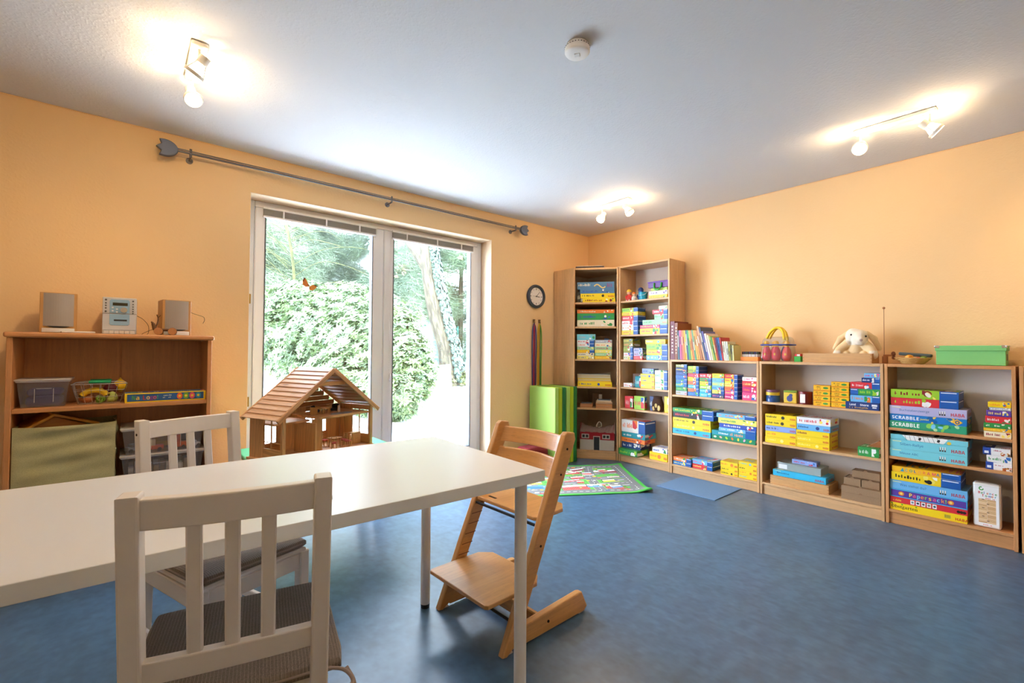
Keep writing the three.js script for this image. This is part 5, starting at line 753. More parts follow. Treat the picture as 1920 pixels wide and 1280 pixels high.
{ // bowling pins in a clear bag
  const T = 1.0604, x0 = -0.15, z0 = 2.148, b = thing('clear_bag', 'clear plastic carry bag with blue seam and yellow handles full of skittles', 'bag', [x0, T, z0], -Math.PI / 2);
  const bag = new RoundedBoxGeometry(0.232, 0.2, 0.15, 6, 0.03), p = bag.attributes.position; for (let i = 0; i < p.count; i++) { const y = p.getY(i) / 0.1, k = y > 0.3 ? 1 - 0.24 * (y - 0.3) : 1; p.setXYZ(i, p.getX(i) * k + 0.002 * Math.sin(p.getY(i) * 90), p.getY(i) + 0.1005, p.getZ(i) * (y > 0.3 ? 1 - 0.7 * (y - 0.3) : 1) + 0.003 * Math.sin(p.getX(i) * 70 + p.getY(i) * 40)); } bag.computeVertexNormals();
  part('film', bag, M.foil, b); part('seam_band', [tube([V(-0.1, 0.133, 0.07), V(0.1, 0.133, 0.07), V(0.1, 0.133, -0.07), V(-0.1, 0.133, -0.07)], 0.0055, 60, 6, true)], paint('#22409a', 0.5), b);
  for (const s of [1, -1]) part('handle', [tube([V(-0.075, 0.185, s * 0.03), V(-0.05, 0.235, s * 0.026), V(-0.012, 0.27, s * 0.018), V(0.014, 0.27, s * 0.018), V(0.045, 0.235, s * 0.026), V(0.058, 0.17, s * 0.034)], 0.011, 36, 8)], paint('#f0c21c', 0.5), b);
  const pin = (dx, dz, col, lab) => { const t = thing('skittle', lab, 'skittle', [x0 - dz, T + 0.006, z0 + dx], 0, 'skittles in the clear bag'); part('pin_body', lathe([[0, 0], [0.022, 0], [0.032, 0.02], [0.034, 0.05], [0.028, 0.085], [0.017, 0.108], [0.0155, 0.112], [0, 0.112]], 20), paint(col, 0.3), t); part('pin_neck', lathe([[0.0155, 0.1122], [0.0185, 0.118], [0.0165, 0.132], [0.02, 0.146], [0.012, 0.158], [0, 0.16]], 20), paint('#f2b41e', 0.3), t); part('number', mv(cbox(0.003, 0.018, 0.012, 0.001), -0.034, 0.052, 0), paint('#f2c83a', 0.4), t); };
  pin(-0.076, 0.03, '#dd2f3c', 'red skittle with yellow neck in the clear bag, beside the pens'); pin(-0.002, 0.034, '#dd2f3c', 'red skittle with yellow neck in the middle of the clear bag'); pin(0.074, 0.03, '#df3a30', 'red skittle with yellow neck in the clear bag, beside the green block'); pin(-0.04, -0.036, '#d82f3a', 'red skittle in the rear row of the clear bag'); pin(0.04, -0.036, '#24407c', 'dark blue skittle in the rear row of the clear bag');
  const g = thing('small_carton', 'small green carton with a red and white cap part', 'carton', [-0.2, T, 2.314], -Math.PI / 2); part('carton', mv(cbox(0.046, 0.042, 0.06, 0.001), 0, 0.021, 0), paint('#2f9e36', 0.5), g); part('cap', bx(0.042, 0.02, 0.05, 0, 0.0522, 0, 0.002), paint('#c3272e', 0.5), g); part('label', bx(0.02, 0.014, 0.001, 0.006, 0.052, 0.0253, 0.0003), paint('#eeeae4', 0.5), g);
  dovetailBox('wooden_tray', 'long finger-jointed wooden tray in front of the plush rabbit', 0.425, 0.068, 0.19, [-0.172, T, 2.575], -Math.PI / 2, true);
}
{ // plush rabbit with long hanging ears, sitting on the wooden tray's lid: one continuous body from a blended field
  const R = 84, mc = new MarchingCubes(R, M.plush, false, false, 120000), half = 0.2; mc.isolation = 0;
  const caps = [ // ax ay az  bx by bz  ra rb  (x along the shelf, z towards the room)
    [0, 0.045, 0, 0, 0.085, -0.004, 0.056, 0.046], [-0.016, 0.142, 0.008, 0.026, 0.132, 0.02, 0.044, 0.044], [0.016, 0.124, 0.036, 0.03, 0.112, 0.052, 0.036, 0.028],
    [-0.05, 0.09, 0.02, -0.088, 0.058, 0.04, 0.029, 0.026], [-0.092, 0.046, 0.05, -0.1, 0.032, 0.056, 0.027, 0.026], [0.052, 0.088, 0.02, 0.088, 0.06, 0.036, 0.029, 0.026], [0.094, 0.046, 0.046, 0.1, 0.032, 0.05, 0.027, 0.026],
    [-0.036, 0.03, 0.01, -0.05, 0.026, 0.05, 0.03, 0.026], [0.036, 0.03, 0.01, 0.05, 0.026, 0.05, 0.03, 0.026],
    [-0.05, 0.158, -0.012, -0.09, 0.125, -0.008, 0.013, 0.018], [-0.09, 0.125, -0.008, -0.122, 0.07, 0.0, 0.018, 0.013], [0.06, 0.156, -0.012, 0.098, 0.122, -0.008, 0.013, 0.018], [0.098, 0.122, -0.008, 0.126, 0.066, 0.0, 0.018, 0.013],
  ];
  const sd = (x, y, z, [ax, ay, az, bxx, by, bz, ra, rb]) => { const dx = bxx - ax, dy = by - ay, dz = bz - az, t = Math.max(0, Math.min(1, ((x - ax) * dx + (y - ay) * dy + (z - az) * dz) / (dx * dx + dy * dy + dz * dz))); return Math.hypot(x - ax - dx * t, y - ay - dy * t, z - az - dz * t) - ra - (rb - ra) * t; };
  for (let k = 0; k < R; k++) for (let j = 0; j < R; j++) for (let i = 0; i < R; i++) {
    const x = (i / R * 2 - 1) * half, y = (j / R * 2 - 1) * half + 0.1, z = (k / R * 2 - 1) * half; let d = 1;
    for (const c of caps) { const e = sd(x, y, z, c), hh = Math.max(0, Math.min(1, 0.5 + 0.5 * (d - e) / 0.007)); d = d + (e - d) * hh - 0.007 * hh * (1 - hh); }
    mc.field[i + j * R + k * R * R] = -(d + 0.0005 * Math.sin(x * 420) * Math.sin(y * 390) * Math.sin(z * 410));
  }
  mc.update();
  const g = new THREE.BufferGeometry(), n = mc.count; g.setAttribute('position', new THREE.Float32BufferAttribute(mc.positionArray.slice(0, n * 3).map((v) => v * half), 3)); g.setAttribute('normal', new THREE.Float32BufferAttribute(mc.normalArray.slice(0, n * 3), 3));
  g.translate(0, 0.1, 0); const tint = [], pale = C('#f2e6d2'), tan = C('#e6c797'); for (let i = 0; i < n; i++) { const x = g.attributes.position.getX(i), y = g.attributes.position.getY(i), z = g.attributes.position.getZ(i), h = Math.hypot(x - 0.008, (y - 0.132) * 1.05, z - 0.03), k = h < 0.066 && y > 0.088 ? 1 : Math.abs(x) > 0.078 && y < 0.056 ? 1 : 0, q = k ? pale : tan; tint.push(q.r, q.g, q.b); } g.setAttribute('color', new THREE.Float32BufferAttribute(tint, 3)); g.computeBoundingBox(); g.translate(0, -g.boundingBox.min.y, 0); const uv = []; for (let i = 0; i < n; i++) uv.push(g.attributes.position.getX(i), g.attributes.position.getY(i) + g.attributes.position.getZ(i)); g.setAttribute('uv', new THREE.Float32BufferAttribute(uv, 2));
  const t = thing('plush_rabbit', 'cream plush rabbit with long drooping ears sitting in the wooden tray', 'plush toy', [-0.158, 1.0668, 2.672], -Math.PI / 2 + 0.1); t.scale.set(1.05, 1.24, 1);
  part('body', g, M.plush, t);
  part('eye', ball(0.0058, -0.02, 0.158, 0.05), M.black, t); part('eye', ball(0.0058, 0.06, 0.148, 0.05), M.black, t); part('nose', ball(0.0075, 0.038, 0.126, 0.081, 1.1, 1, 0.5), paint('#a98c80', 0.7), t);
}
{ // thin rod with a ball tip on a wooden clamp
  const T = 1.0604, t = thing('rod_stand', 'thin upright rod with a small ball tip on a wooden clamp foot', 'rod stand', [-0.14, T, 2.83]);
  part('rod', rod(V(0, 0.012, 0), V(0, 0.385, 0), 0.0018, 0.0018, 8), paint('#9a5f34', 0.5), t); part('tip', ball(0.0085, 0, 0.388, 0), paint('#b06a3a', 0.5), t);
  part('clamp', [bx(0.02, 0.05, 0.03, 0, 0.025, 0.004, 0.002), bx(0.016, 0.012, 0.05, 0, 0.056, 0.02, 0.002)], wood('#c07a44'), t); part('wing_nut', [ball(0.016, 0, 0.066, 0.05, 0.5, 1.1, 0.8), ball(0.012, 0, 0.04, 0.052, 0.6, 1, 1)], paint('#7a4222', 0.6), t);
}
{ // shallow basket with things, green lidded box
  const T = 1.0604, b = thing('wicker_basket', 'shallow straw basket holding a dark grey case and small toys', 'basket', [-0.16, T, 2.985]);
  const rings = []; for (let i = 0; i < 7; i++) { const r = 0.058 + i * 0.0058, pts = []; for (let k = 0; k < 28; k++) { const a = k / 28 * 2 * Math.PI; pts.push(V(r * 0.82 * Math.cos(a), 0.004 + i * 0.0058 + (k % 2 ? 0.0013 : -0.0013), r * Math.sin(a))); } rings.push(tube(pts, 0.0038, 84, 5, true)); }
  part('woven_wall', rings, paint('#c9a05a', 0.8), b); part('bottom', mv(new THREE.CylinderGeometry(0.058, 0.055, 0.004, 28).scale(0.82, 1, 1), 0, 0.0025, 0), paint('#b98f4a', 0.8), b);
  const k = thing('spectacle_case', 'dark grey long case lying slanted in the straw basket', 'case', [-0.135, T + 0.062, 2.995]); part('shell', rot(new RoundedBoxGeometry(0.045, 0.022, 0.17, 3, 0.007), 0.09, 0, 0), paint('#4c5658', 0.45), k); part('seam', rot(new RoundedBoxGeometry(0.0458, 0.0022, 0.1708, 2, 0.001), 0.09, 0, 0), paint('#353c3e', 0.5), k);
  const f = (lab, x, y, z, r, c) => { const t = thing('toy_ball', lab, 'toy', [x, y, z]); part('ball', ball(r, 0, 0, 0, 1, 0.8, 1.1), paint(c, 0.4), t); part('seam', new THREE.TorusGeometry(r * 0.99, r * 0.05, 6, 20).scale(1, 0.8, 1.1), paint(c, 0.6), t); };
  f('orange toy piece in the straw basket', -0.2, T + 0.046, 2.975, 0.02, '#ee9a2a'); f('green toy piece in the straw basket, beside the green lidded box', -0.19, T + 0.04, 3.045, 0.018, '#6a8a2a'); f('red toy piece in the straw basket', -0.2, T + 0.036, 3.018, 0.014, '#c24a34');
  const g = thing('lidded_box', 'bright green lidded storage box with metal corners', 'storage box', [-0.15, T, 3.265], -Math.PI / 2), w = 0.315, d = 0.19;
  part('box_body', mv(cbox(w - 0.01, 0.094, d - 0.01, 0.002), 0, 0.0472, 0), M.greenBox, g); part('lid', mv(cbox(w, 0.033, d, 0.002), 0, 0.1045, 0), M.greenBox, g);
  for (const sx of [-1, 1]) for (const sz of [-1, 1]) part('metal_corner', [bx(0.022, 0.0015, 0.022, sx * (w / 2 - 0.0105), 0.1216, sz * (d / 2 - 0.0105), 0.0005), bx(0.022, 0.016, 0.0015, sx * (w / 2 - 0.0105), 0.114, sz * (d / 2 + 0.0006), 0.0005), bx(0.0015, 0.016, 0.022, sx * (w / 2 + 0.0006), 0.114, sz * (d / 2 - 0.0105), 0.0005), ball(0.006, sx * (w / 2 - 0.001), 0.1165, sz * (d / 2 - 0.001))], M.chrome, g);
  part('name_plate', [bx(0.0015, 0.04, 0.07, w / 2 - 0.0045, 0.05, 0, 0.0004)], paint('#2b2f27', 0.4), g);
}
{ // last case: a few boxes seen at the photo's edge; and the pale blue stool foot on the floor
  boxThing('dark red box standing at the start of the last low case', 0.1, 0.17, 0.2, print('p', 'maroon', 'cream', '', 0.1, 0.17), at('last', 0.08, SHELVES.last[0] + 0.0004, 0.02 + 0.1), turnOf('last')); boxThing('dark blue box standing in the last low case, middle shelf', 0.12, 0.2, 0.2, print('p', 'navy', 'cream', '', 0.12, 0.2), at('last', 0.09, SHELVES.last[1] + 0.0004, 0.02 + 0.1), turnOf('last'));
  const t = thing('step_stool', 'pale blue plastic step stool at the photo edge on the blue floor', 'stool', [-0.71, 0, 3.63]);
  part('top', mv(new RoundedBoxGeometry(0.3, 0.02, 0.24, 3, 0.008), 0, 0.105, 0), paint('#a9c6e2', 0.4), t); for (const sx of [-1, 1]) for (const sz of [-1, 1]) part('leg', mv(rot(cbox(0.035, 0.098, 0.035, 0.004), sz * 0.12, 0, -sx * 0.12), sx * 0.125, 0.0505, sz * 0.095), paint('#a9c6e2', 0.4), t);
}
// ------------------------------------------------------------------ the hi-fi bookcase: things on top and inside
{
  const T = 1.2105, speaker = (label, x, z, turn) => {
    const t = thing('loudspeaker', label, 'loudspeaker', [x, T, z], turn), w = 0.142, h = 0.212, d = 0.15;
    part('cabinet', [mv(cbox(w, h, d - 0.012, 0.002, 'y'), 0, h / 2, -0.006)], wood('#d09a58'), t);
    const o = []; for (let i = 0; i <= 12; i++) { const k = i / 12 * 2 - 1; o.push([k * 0.058, 0.014 * (1 - k * k)]); }
    part('grille_cloth', mv(upright([[-0.058, -0.004], ...o.map(([a, b]) => [a, b]), [0.058, -0.004]].reverse(), 0.172, 0), 0, 0.036, d / 2 - 0.012), M.grille, t);
    part('base_trim', mv(upright([[-0.062, -0.004], ...o.map(([a, b]) => [a * 1.07, b + 0.004]), [0.062, -0.004]].reverse(), 0.022, 0.002), 0, 0.003, d / 2 - 0.012), paint('#dcd8d4', 0.35), t);
    part('port', mv(plate(Array.from({ length: 13 }, (_, i) => { const a = Math.PI * i / 12; return [0.042 * Math.cos(a), -0.008 * Math.sin(a)]; }).reverse(), 0.002), 0, 0.036, d / 2 + 0.001), M.black, t);
  };
  speaker('wooden loudspeaker with grey cloth front at the far end of the hi-fi bookcase', -4.505, 0.18, 0.1); speaker('wooden loudspeaker with grey cloth front behind the toy log snail', -4.0, 0.17, 0.12);
  const c = thing('disc_case', 'flat pale plastic disc case lying before the far loudspeaker', 'case', [-4.42, T, 0.29], 0.12); part('shell', mv(new RoundedBoxGeometry(0.13, 0.009, 0.1, 2, 0.003), 0, 0.0046, 0), paint('#ded9d6', 0.3), c); part('hinge', bx(0.008, 0.0094, 0.098, -0.06, 0.0048, 0, 0.002), paint('#c9c2be', 0.4), c);
  const s = thing('stereo', 'silver compact stereo with blue panel and round dial between the loudspeakers', 'stereo', [-4.252, T, 0.17], -0.02), w = 0.146, h = 0.205, d = 0.17, f = d / 2;
  part('housing', [mv(new RoundedBoxGeometry(w, h - 0.022, d, 3, 0.004), 0, 0.022 + (h - 0.022) / 2, 0)], M.silver, s); part('plinth', mv(cbox(w, 0.02, d - 0.004, 0.002), 0, 0.011, 0), paint('#c2bfbd', 0.35), s);
  part('blue_panel', [mv(plate([[-0.043, 0.118], [0.043, 0.118], [0.043, 0.186], [0.036, 0.194], [-0.036, 0.194], [-0.043, 0.186]], 0.003, 0.0008), 0, 0, f - 0.001), mv(plate([[-0.036, 0.05], [0.036, 0.05], [0.043, 0.057], [0.043, 0.112], [-0.043, 0.112], [-0.043, 0.057]], 0.003, 0.0008), 0, 0, f - 0.001)], M.panelBlue, s);
  part('display', bx(0.064, 0.016, 0.002, 0.002, 0.168, f + 0.0025, 0.0006), M.lcd, s); part('cassette_slot', bx(0.056, 0.009, 0.002, 0.004, 0.078, f + 0.0025, 0.0006), M.black, s); part('seam', bx(w + 0.0005, 0.0016, d * 0.6, 0, 0.115, 0.036, 0.0004), paint('#6a686a', 0.5), s);
  part('dial', [mv(rot(new THREE.CylinderGeometry(0.015, 0.016, 0.012, 28), Math.PI / 2), 0.018, 0.136, f + 0.006)], M.chrome, s);
  for (const [x, y, r] of [[-0.059, 0.19, 0.005], [-0.059, 0.172, 0.004], [-0.059, 0.158, 0.004], [-0.059, 0.144, 0.004], [-0.059, 0.126, 0.0045], [0.057, 0.188, 0.0045], [0.057, 0.17, 0.0035], [0.057, 0.156, 0.0035], [0.057, 0.143, 0.0035], [0.057, 0.13, 0.0035], [0.057, 0.119, 0.0035]]) part('button', mv(rot(new THREE.CylinderGeometry(r, r, 0.005, 12), Math.PI / 2), x, y, f + 0.001), paint('#5d5c60', 0.4), s);
  for (const [x, y] of [[-0.03, 0.148], [-0.03, 0.13], [-0.012, 0.14], [-0.012, 0.124]]) part('round_key', mv(rot(new THREE.CylinderGeometry(0.0045, 0.0045, 0.004, 12), Math.PI / 2), x, y, f + 0.003), paint('#e2e2e6', 0.3), s);
  for (let i = 0; i < 6; i++) part('piano_key', mv(cbox(0.0205, 0.018, 0.012, 0.0015), -0.056 + i * 0.0222, 0.011, f + 0.003), paint('#d9d5d2', 0.3), s);
  const l = thing('log_snail', 'toy animal of two log slices and a twig on the hi-fi bookcase', 'toy animal', [-4.05, T, 0.285], -0.1);
  for (const x of [-0.03, 0.035]) { const g = part('log_body', mv(rot(new THREE.CylinderGeometry(0.0215, 0.0215, 0.05, 22), Math.PI / 2), x, 0.0218, 0), M.logBark, l); part('cut_face', mv(rot(new THREE.CylinderGeometry(0.0205, 0.0205, 0.002, 22), Math.PI / 2), x, 0.0218, 0.0255), M.logEnd, g); }
  part('axle', rod(V(-0.045, 0.03, -0.004), V(0.05, 0.03, -0.004), 0.008), M.logBark, l); part('head', [rod(V(-0.046, 0.03, 0.004), V(-0.056, 0.066, 0.008), 0.012, 0.008), rod(V(-0.056, 0.066, 0.008), V(-0.064, 0.076, 0.01), 0.007, 0.003)], M.logBark, l);
  part('twig', [tube([V(-0.048, 0.04, -0.004), V(-0.036, 0.07, -0.006), V(-0.034, 0.1, -0.008), V(-0.04, 0.118, -0.008)], 0.004, 16, 6), tube([V(-0.035, 0.098, -0.008), V(-0.026, 0.11, -0.006), V(-0.022, 0.116, -0.004)], 0.002, 8, 5)], M.logBark, l);
  tag(part('speaker_wire', tube([V(-4.178, T + 0.11, 0.2), V(-4.15, T + 0.09, 0.22), V(-4.125, T + 0.05, 0.23), V(-4.13, T + 0.003, 0.24), V(-4.155, T + 0.002, 0.25), V(-4.13, T + 0.02, 0.26), V(-4.11, T + 0.03, 0.28)], 0.0014, 50, 5), paint('#5a4630', 0.6)), 'thin dark wire curling from the stereo towards the log toy', 'wire');
  tag(part('speaker_wire', tube([V(-3.935, T + 0.18, 0.12), V(-3.915, T + 0.15, 0.13), V(-3.88, T + 0.135, 0.135), V(-3.85, T + 0.125, 0.13), V(-3.84, T + 0.11, 0.1), V(-3.838, T + 0.09, 0.006)], 0.0014, 50, 5), paint('#5a4630', 0.6)), 'thin dark wire from the loudspeaker behind the log toy to the wall', 'wire');
}
function clearBox(label, [x, y, z], w, h, d, lidM = M.clearLid, taper = 0.9) {
  const t = thing('clear_box', label, 'storage box', [x, y, z]), th = 0.0022;
  const shell = [mv(cbox(w * taper, th, d * taper, 0.0006), 0, 0.003, 0)], side = (len, ax) => { for (const s of [-1, 1]) { const lean = Math.atan2((ax === 'x' ? d : w) * (1 - taper) / 2, h); const g = ax === 'x' ? plate([[-w * taper / 2, 0], [w * taper / 2, 0], [w / 2 - 0.001, h - 0.012], [-w / 2 + 0.001, h - 0.012]], th, 0) : plate([[-d * taper / 2, 0], [d * taper / 2, 0], [d / 2 - 0.001, h - 0.012], [-d / 2 + 0.001, h - 0.012]], th, 0); if (ax === 'z') g.rotateY(Math.PI / 2); g.rotateX(ax === 'x' ? s * lean : 0); if (ax === 'z') g.rotateZ(-s * lean); shell.push(mv(g, ax === 'z' ? s * w * taper / 2 : 0, 0.004, ax === 'x' ? s * d * taper / 2 : 0)); } };
  side(w, 'x'); side(d, 'z'); part('shell', shell, M.clear, t);
  part('rim', [bx(w + 0.006, 0.007, 0.006, 0, h - 0.013, d / 2, 0.001), bx(w + 0.006, 0.007, 0.006, 0, h - 0.013, -d / 2, 0.001), bx(0.006, 0.007, d - 0.006, w / 2, h - 0.013, 0, 0.001), bx(0.006, 0.007, d - 0.006, -w / 2, h - 0.013, 0, 0.001)], lidM, t);
  part('lid', mv(new RoundedBoxGeometry(w + 0.016, 0.01, d + 0.016, 3, 0.004), 0, h - 0.005, 0), lidM, t);
  part('label_frame', [bx(0.002, 0.07, 0.002, -w * 0.16, h * 0.42, d / 2 * 0.965 + 0.002, 0.0005), bx(0.002, 0.07, 0.002, w * 0.2, h * 0.42, d / 2 * 0.965 + 0.002, 0.0005), bx(w * 0.3, 0.002, 0.002, w * 0.02, h * 0.42 + 0.035, d / 2 * 0.975 + 0.002, 0.0005)], lidM, t);
  return t;
}
{
  const Y = SHELVES.hifi[0] + 0.0004, Y2 = SHELVES.hifi[1] + 0.0004;
  clearBox('clear plastic box with white lid holding purple cloth, beside the fruit basket', [-4.544, Y, 0.2], 0.19, 0.145, 0.2, M.clearLid, 0.84);
  const pc = thing('purple_cloth', 'folded purple cloth inside the clear plastic box', 'cloth', [-4.544, Y + 0.0045, 0.2]); part('folds', [mv(new RoundedBoxGeometry(0.135, 0.05, 0.14, 4, 0.018), 0, 0.0255, 0), mv(new RoundedBoxGeometry(0.13, 0.036, 0.135, 4, 0.016), 0.002, 0.07, 0.002)], std('#4a3a86', 0.9, { map: texCloth }), pc); part('hem', bx(0.1, 0.004, 0.004, 0, 0.05, 0.07, 0.001), paint('#3a2c6e', 0.9), pc);
  // wire basket with toy fruit
  const x0 = -4.328, z0 = 0.215, b = thing('wire_basket', 'small chrome wire basket with green grips full of toy fruit', 'basket', [x0, Y, z0]);
  const wires = [], wb = 0.085, wt = 0.113, db = 0.05, dt = 0.075, hb = 0.11, lerp = (a, c, k) => a + (c - a) * k;
  for (let i = 0; i <= 6; i++) { const k = i / 6 * 2 - 1; for (const s of [-1, 1]) wires.push(rod(V(k * wb, 0.003, s * db), V(k * wt, hb, s * dt), 0.0012, 0.0012, 5)); wires.push(rod(V(k * wb, 0.003, -db), V(k * wb, 0.003, db), 0.0012, 0.0012, 5)); }
  for (let i = 0; i <= 3; i++) { const k = i / 3 * 2 - 1; for (const s of [-1, 1]) wires.push(rod(V(s * wb, 0.003, k * db), V(s * wt, hb, k * dt), 0.0012, 0.0012, 5)); }
  for (const k of [0.02, 0.35, 0.68, 1]) { const w = lerp(wb, wt, k), d = lerp(db, dt, k), y = lerp(0.003, hb, k), r = k === 1 ? 0.0024 : 0.0012; for (const s of [-1, 1]) { wires.push(rod(V(-w, y, s * d), V(w, y, s * d), r, r, 5)); wires.push(rod(V(s * w, y, -d), V(s * w, y, d), r, r, 5)); } }
  part('wire_mesh', wires, M.chrome, b);
  for (const s of [-1, 1]) { part('bail', tube([V(-wt, hb, s * dt * 0.5), V(-wt + 0.02, hb + 0.008, s * (dt - 0.03)), V(0, hb + 0.012, s * (dt - 0.01)), V(wt - 0.02, hb + 0.008, s * (dt - 0.03)), V(wt, hb, s * dt * 0.5)], 0.002, 30, 6), M.chrome, b); part('grip', rod(V(-0.045, hb + 0.012, s * (dt - 0.012)), V(0.045, hb + 0.012, s * (dt - 0.012)), 0.0085, 0.0085, 12), paint('#119a62', 0.4), b); }
  const fruit = (lab, name, g, col, x, y, z, more) => { const t = thing(name, lab, 'toy fruit', [x0 + x, Y + y, z0 + z]); part('flesh', g, paint(col, 0.45), t); if (more) part(more[0], more[1], paint(more[2], 0.6), t); };
  const ban = (() => { const pts = []; for (let i = 0; i <= 10; i++) { const a = -1 + 2 * i / 10; pts.push(V(0.06 * Math.sin(a), 0.06 * Math.cos(a) - 0.04, 0)); } const g = tube(pts, 0.0145, 40, 10), p = g.attributes.position; return g; })();
  fruit('curved yellow toy banana in the wire basket', 'toy_banana', ban, '#efc21e', -0.022, 0.055, 0.034, ['tips', [ball(0.0142, -0.05, -0.0075, 0), ball(0.0142, 0.05, -0.0075, 0), ball(0.006, 0.062, -0.014, 0)], '#5a4a1c']);
  fruit('brown toy bread roll in the wire basket', 'toy_roll', ball(0.032, 0, 0, 0, 1.15, 0.75, 0.9), '#b9703a', -0.052, 0.03, 0.006, ['crust_cut', ball(0.012, 0, 0.02, 0.004, 1.8, 0.5, 0.5), '#d8a066']);
  fruit('dark red toy plum in the wire basket', 'toy_plum', ball(0.032, 0, 0, 0, 1, 0.95, 1), '#5e1422', 0.042, 0.078, -0.004, ['stalk', rod(V(0, 0.028, 0), V(0.004, 0.042, 0), 0.002), '#4a3a1c']);
  fruit('yellow toy lemon in the wire basket', 'toy_lemon', lathe([[0, -0.04], [0.008, -0.034], [0.026, -0.016], [0.029, 0], [0.026, 0.016], [0.008, 0.034], [0, 0.04]], 20), '#f1bf1c', 0.083, 0.094, -0.02, ['tip', ball(0.006, 0, 0.038, 0), '#d8a41a']);
  fruit('pale green toy pear in the wire basket', 'toy_pear', lathe([[0, -0.03], [0.02, -0.027], [0.027, -0.01], [0.02, 0.012], [0.012, 0.024], [0, 0.03]], 20), '#b5bd5a', 0.05, 0.036, 0.02, ['stalk', rod(V(0, 0.028, 0), V(0.004, 0.04, 0), 0.002), '#5a4a1c']);
  fruit('green toy lettuce leaf piece in the wire basket', 'toy_leaf', mv(new THREE.TorusKnotGeometry(0.012, 0.006, 40, 6, 2, 3), 0, 0, 0), '#7fa832', 0.002, 0.024, 0.034);
  const nc = print('nalogo', 'yellow', '', '', 0.38, 0.052, true); boxThing('long yellow and blue game box on the shelf beside the wire basket', 0.376, 0.053, 0.13, nc, [-4.036, Y, 0.24], 0, undefined);
  // fabric bin with a yellow wooden house roof in it
  const bin = thing('fabric_bin', 'large olive green fabric storage bin in the hi-fi bookcase', 'storage bin', [-4.451, Y2, 0.18]), w = 0.386, h = 0.356, d = 0.3, n = 40;
  const sheet = (W, Hh, off) => { const g = new THREE.BoxGeometry(W, Hh, 0.006, n, n, 1), p = g.attributes.position; for (let i = 0; i < p.count; i++) { const x = p.getX(i) / W, y = p.getY(i) / Hh; const e = (1 - Math.pow(2 * Math.abs(x), 4)); p.setZ(i, p.getZ(i) + e * (0.004 * Math.sin(y * 17 + x * 2.4 + off) + 0.0028 * Math.sin(y * 31 - x * 5 + off * 2) + 0.0016 * Math.sin(x * 9 + y * 6)) * (0.4 + Math.max(0, y + 0.5))); if (y > 0.4) p.setY(i, p.getY(i) - 0.007 * e * (y - 0.4) * 10); } g.computeVertexNormals(); const uv = g.attributes.uv; for (let i = 0; i < uv.count; i++) uv.setXY(i, p.getX(i), p.getY(i)); return g; };
  part('front_panel', mv(sheet(w, h, 0), 0, h / 2, d / 2), M.binCloth, bin); part('rear_panel', mv(sheet(w, h, 1), 0, h / 2, -d / 2), M.binCloth, bin); part('side_panel', mv(sheet(d - 0.004, h, 2).rotateY(Math.PI / 2), w / 2 - 0.003, h / 2, 0), M.binCloth, bin); part('side_panel', mv(sheet(d - 0.004, h, 3).rotateY(Math.PI / 2), -w / 2 + 0.003, h / 2, 0), M.binCloth, bin); part('bin_floor', bx(w - 0.01, 0.006, d - 0.01, 0, 0.004, 0, 0.001), M.binCloth, bin);
  const yr = thing('toy_roof', 'amber wooden toy house roof sticking out of the fabric bin', 'toy', [-4.5, Y2 + 0.01, 0.17], 0.3); part('roof_board', mv(rot(cbox(0.2, 0.014, 0.2, 0.002), 0, 0, -0.35), 0.055, 0.36, 0), wood('#d8921e'), yr); part('roof_board', mv(rot(cbox(0.15, 0.014, 0.2, 0.002), 0, 0, 0.55), -0.1, 0.35, 0), wood('#d8921e'), yr); part('gable_wall', mv(plate([[-0.09, 0.001], [0.09, 0.001], [0.1, 0.33], [-0.04, 0.385], [-0.1, 0.34]], 0.012, 0.001), 0, 0, 0.07), wood('#b87422'), yr);
  // two clear boxes with toy cars and blocks
  const bx1 = [-4.044, Y2, 0.19], bw = 0.376; clearBox('clear plastic box full of cream blocks, under another clear box', bx1, bw, 0.158, 0.28); const y1 = Y2 + 0.1586; clearBox('clear plastic box of toy cars on top of the block box', [-4.044, y1, 0.19], bw, 0.15, 0.28);
  const cols2 = ['#d9cdb8', '#cfc2ac', '#e2d8c6', '#b8aa94', '#c8b89a', '#a89a88']; let k = 0;
  for (let r = 0; r < 2; r++) for (let i = 0; i < 11; i++) { const hgt = 0.075 + 0.03 * ((i * 7 + r * 3) % 4) / 4, t = thing('toy_block', 'pale toy block standing in the lower clear box', 'toy block', [-4.19 + i * 0.0282, Y2 + 0.006, 0.265 - r * 0.07], 0, 'pale blocks in the lower clear box'); part('block', mv(cbox(0.024, hgt, 0.05, 0.0015), 0, hgt / 2, 0), paint(cols2[k++ % 6], 0.6), t); part('groove', bx(0.0244, 0.002, 0.0504, 0, hgt * 0.7, 0, 0.0004), paint('#8f8270', 0.7), t); }
  const car = (lab, x, z, turn, col, cab, L = 0.09, hgt = 0.034, van) => { const t = thing('toy_car', lab, 'toy car', [x, y1 + 0.006, z], turn); part('car_body', [mv(new RoundedBoxGeometry(L, hgt * 0.6, 0.042, 3, 0.005), 0, 0.008 + hgt * 0.3, 0)], paint(col, 0.3), t); part('cabin', mv(new RoundedBoxGeometry(van ? L * 0.62 : L * 0.5, hgt * (van ? 0.9 : 0.55), 0.038, 3, van ? 0.003 : 0.007), van ? -L * 0.16 : -L * 0.04, 0.008 + hgt * 0.6 + hgt * (van ? 0.36 : 0.2), 0), paint(cab, 0.3), t); for (const sx of [-1, 1]) for (const sz of [-1, 1]) part('wheel', mv(rot(new THREE.CylinderGeometry(0.0098, 0.0098, 0.008, 14), Math.PI / 2), sx * L * 0.32, 0.0099, sz * 0.02), M.black, t); };
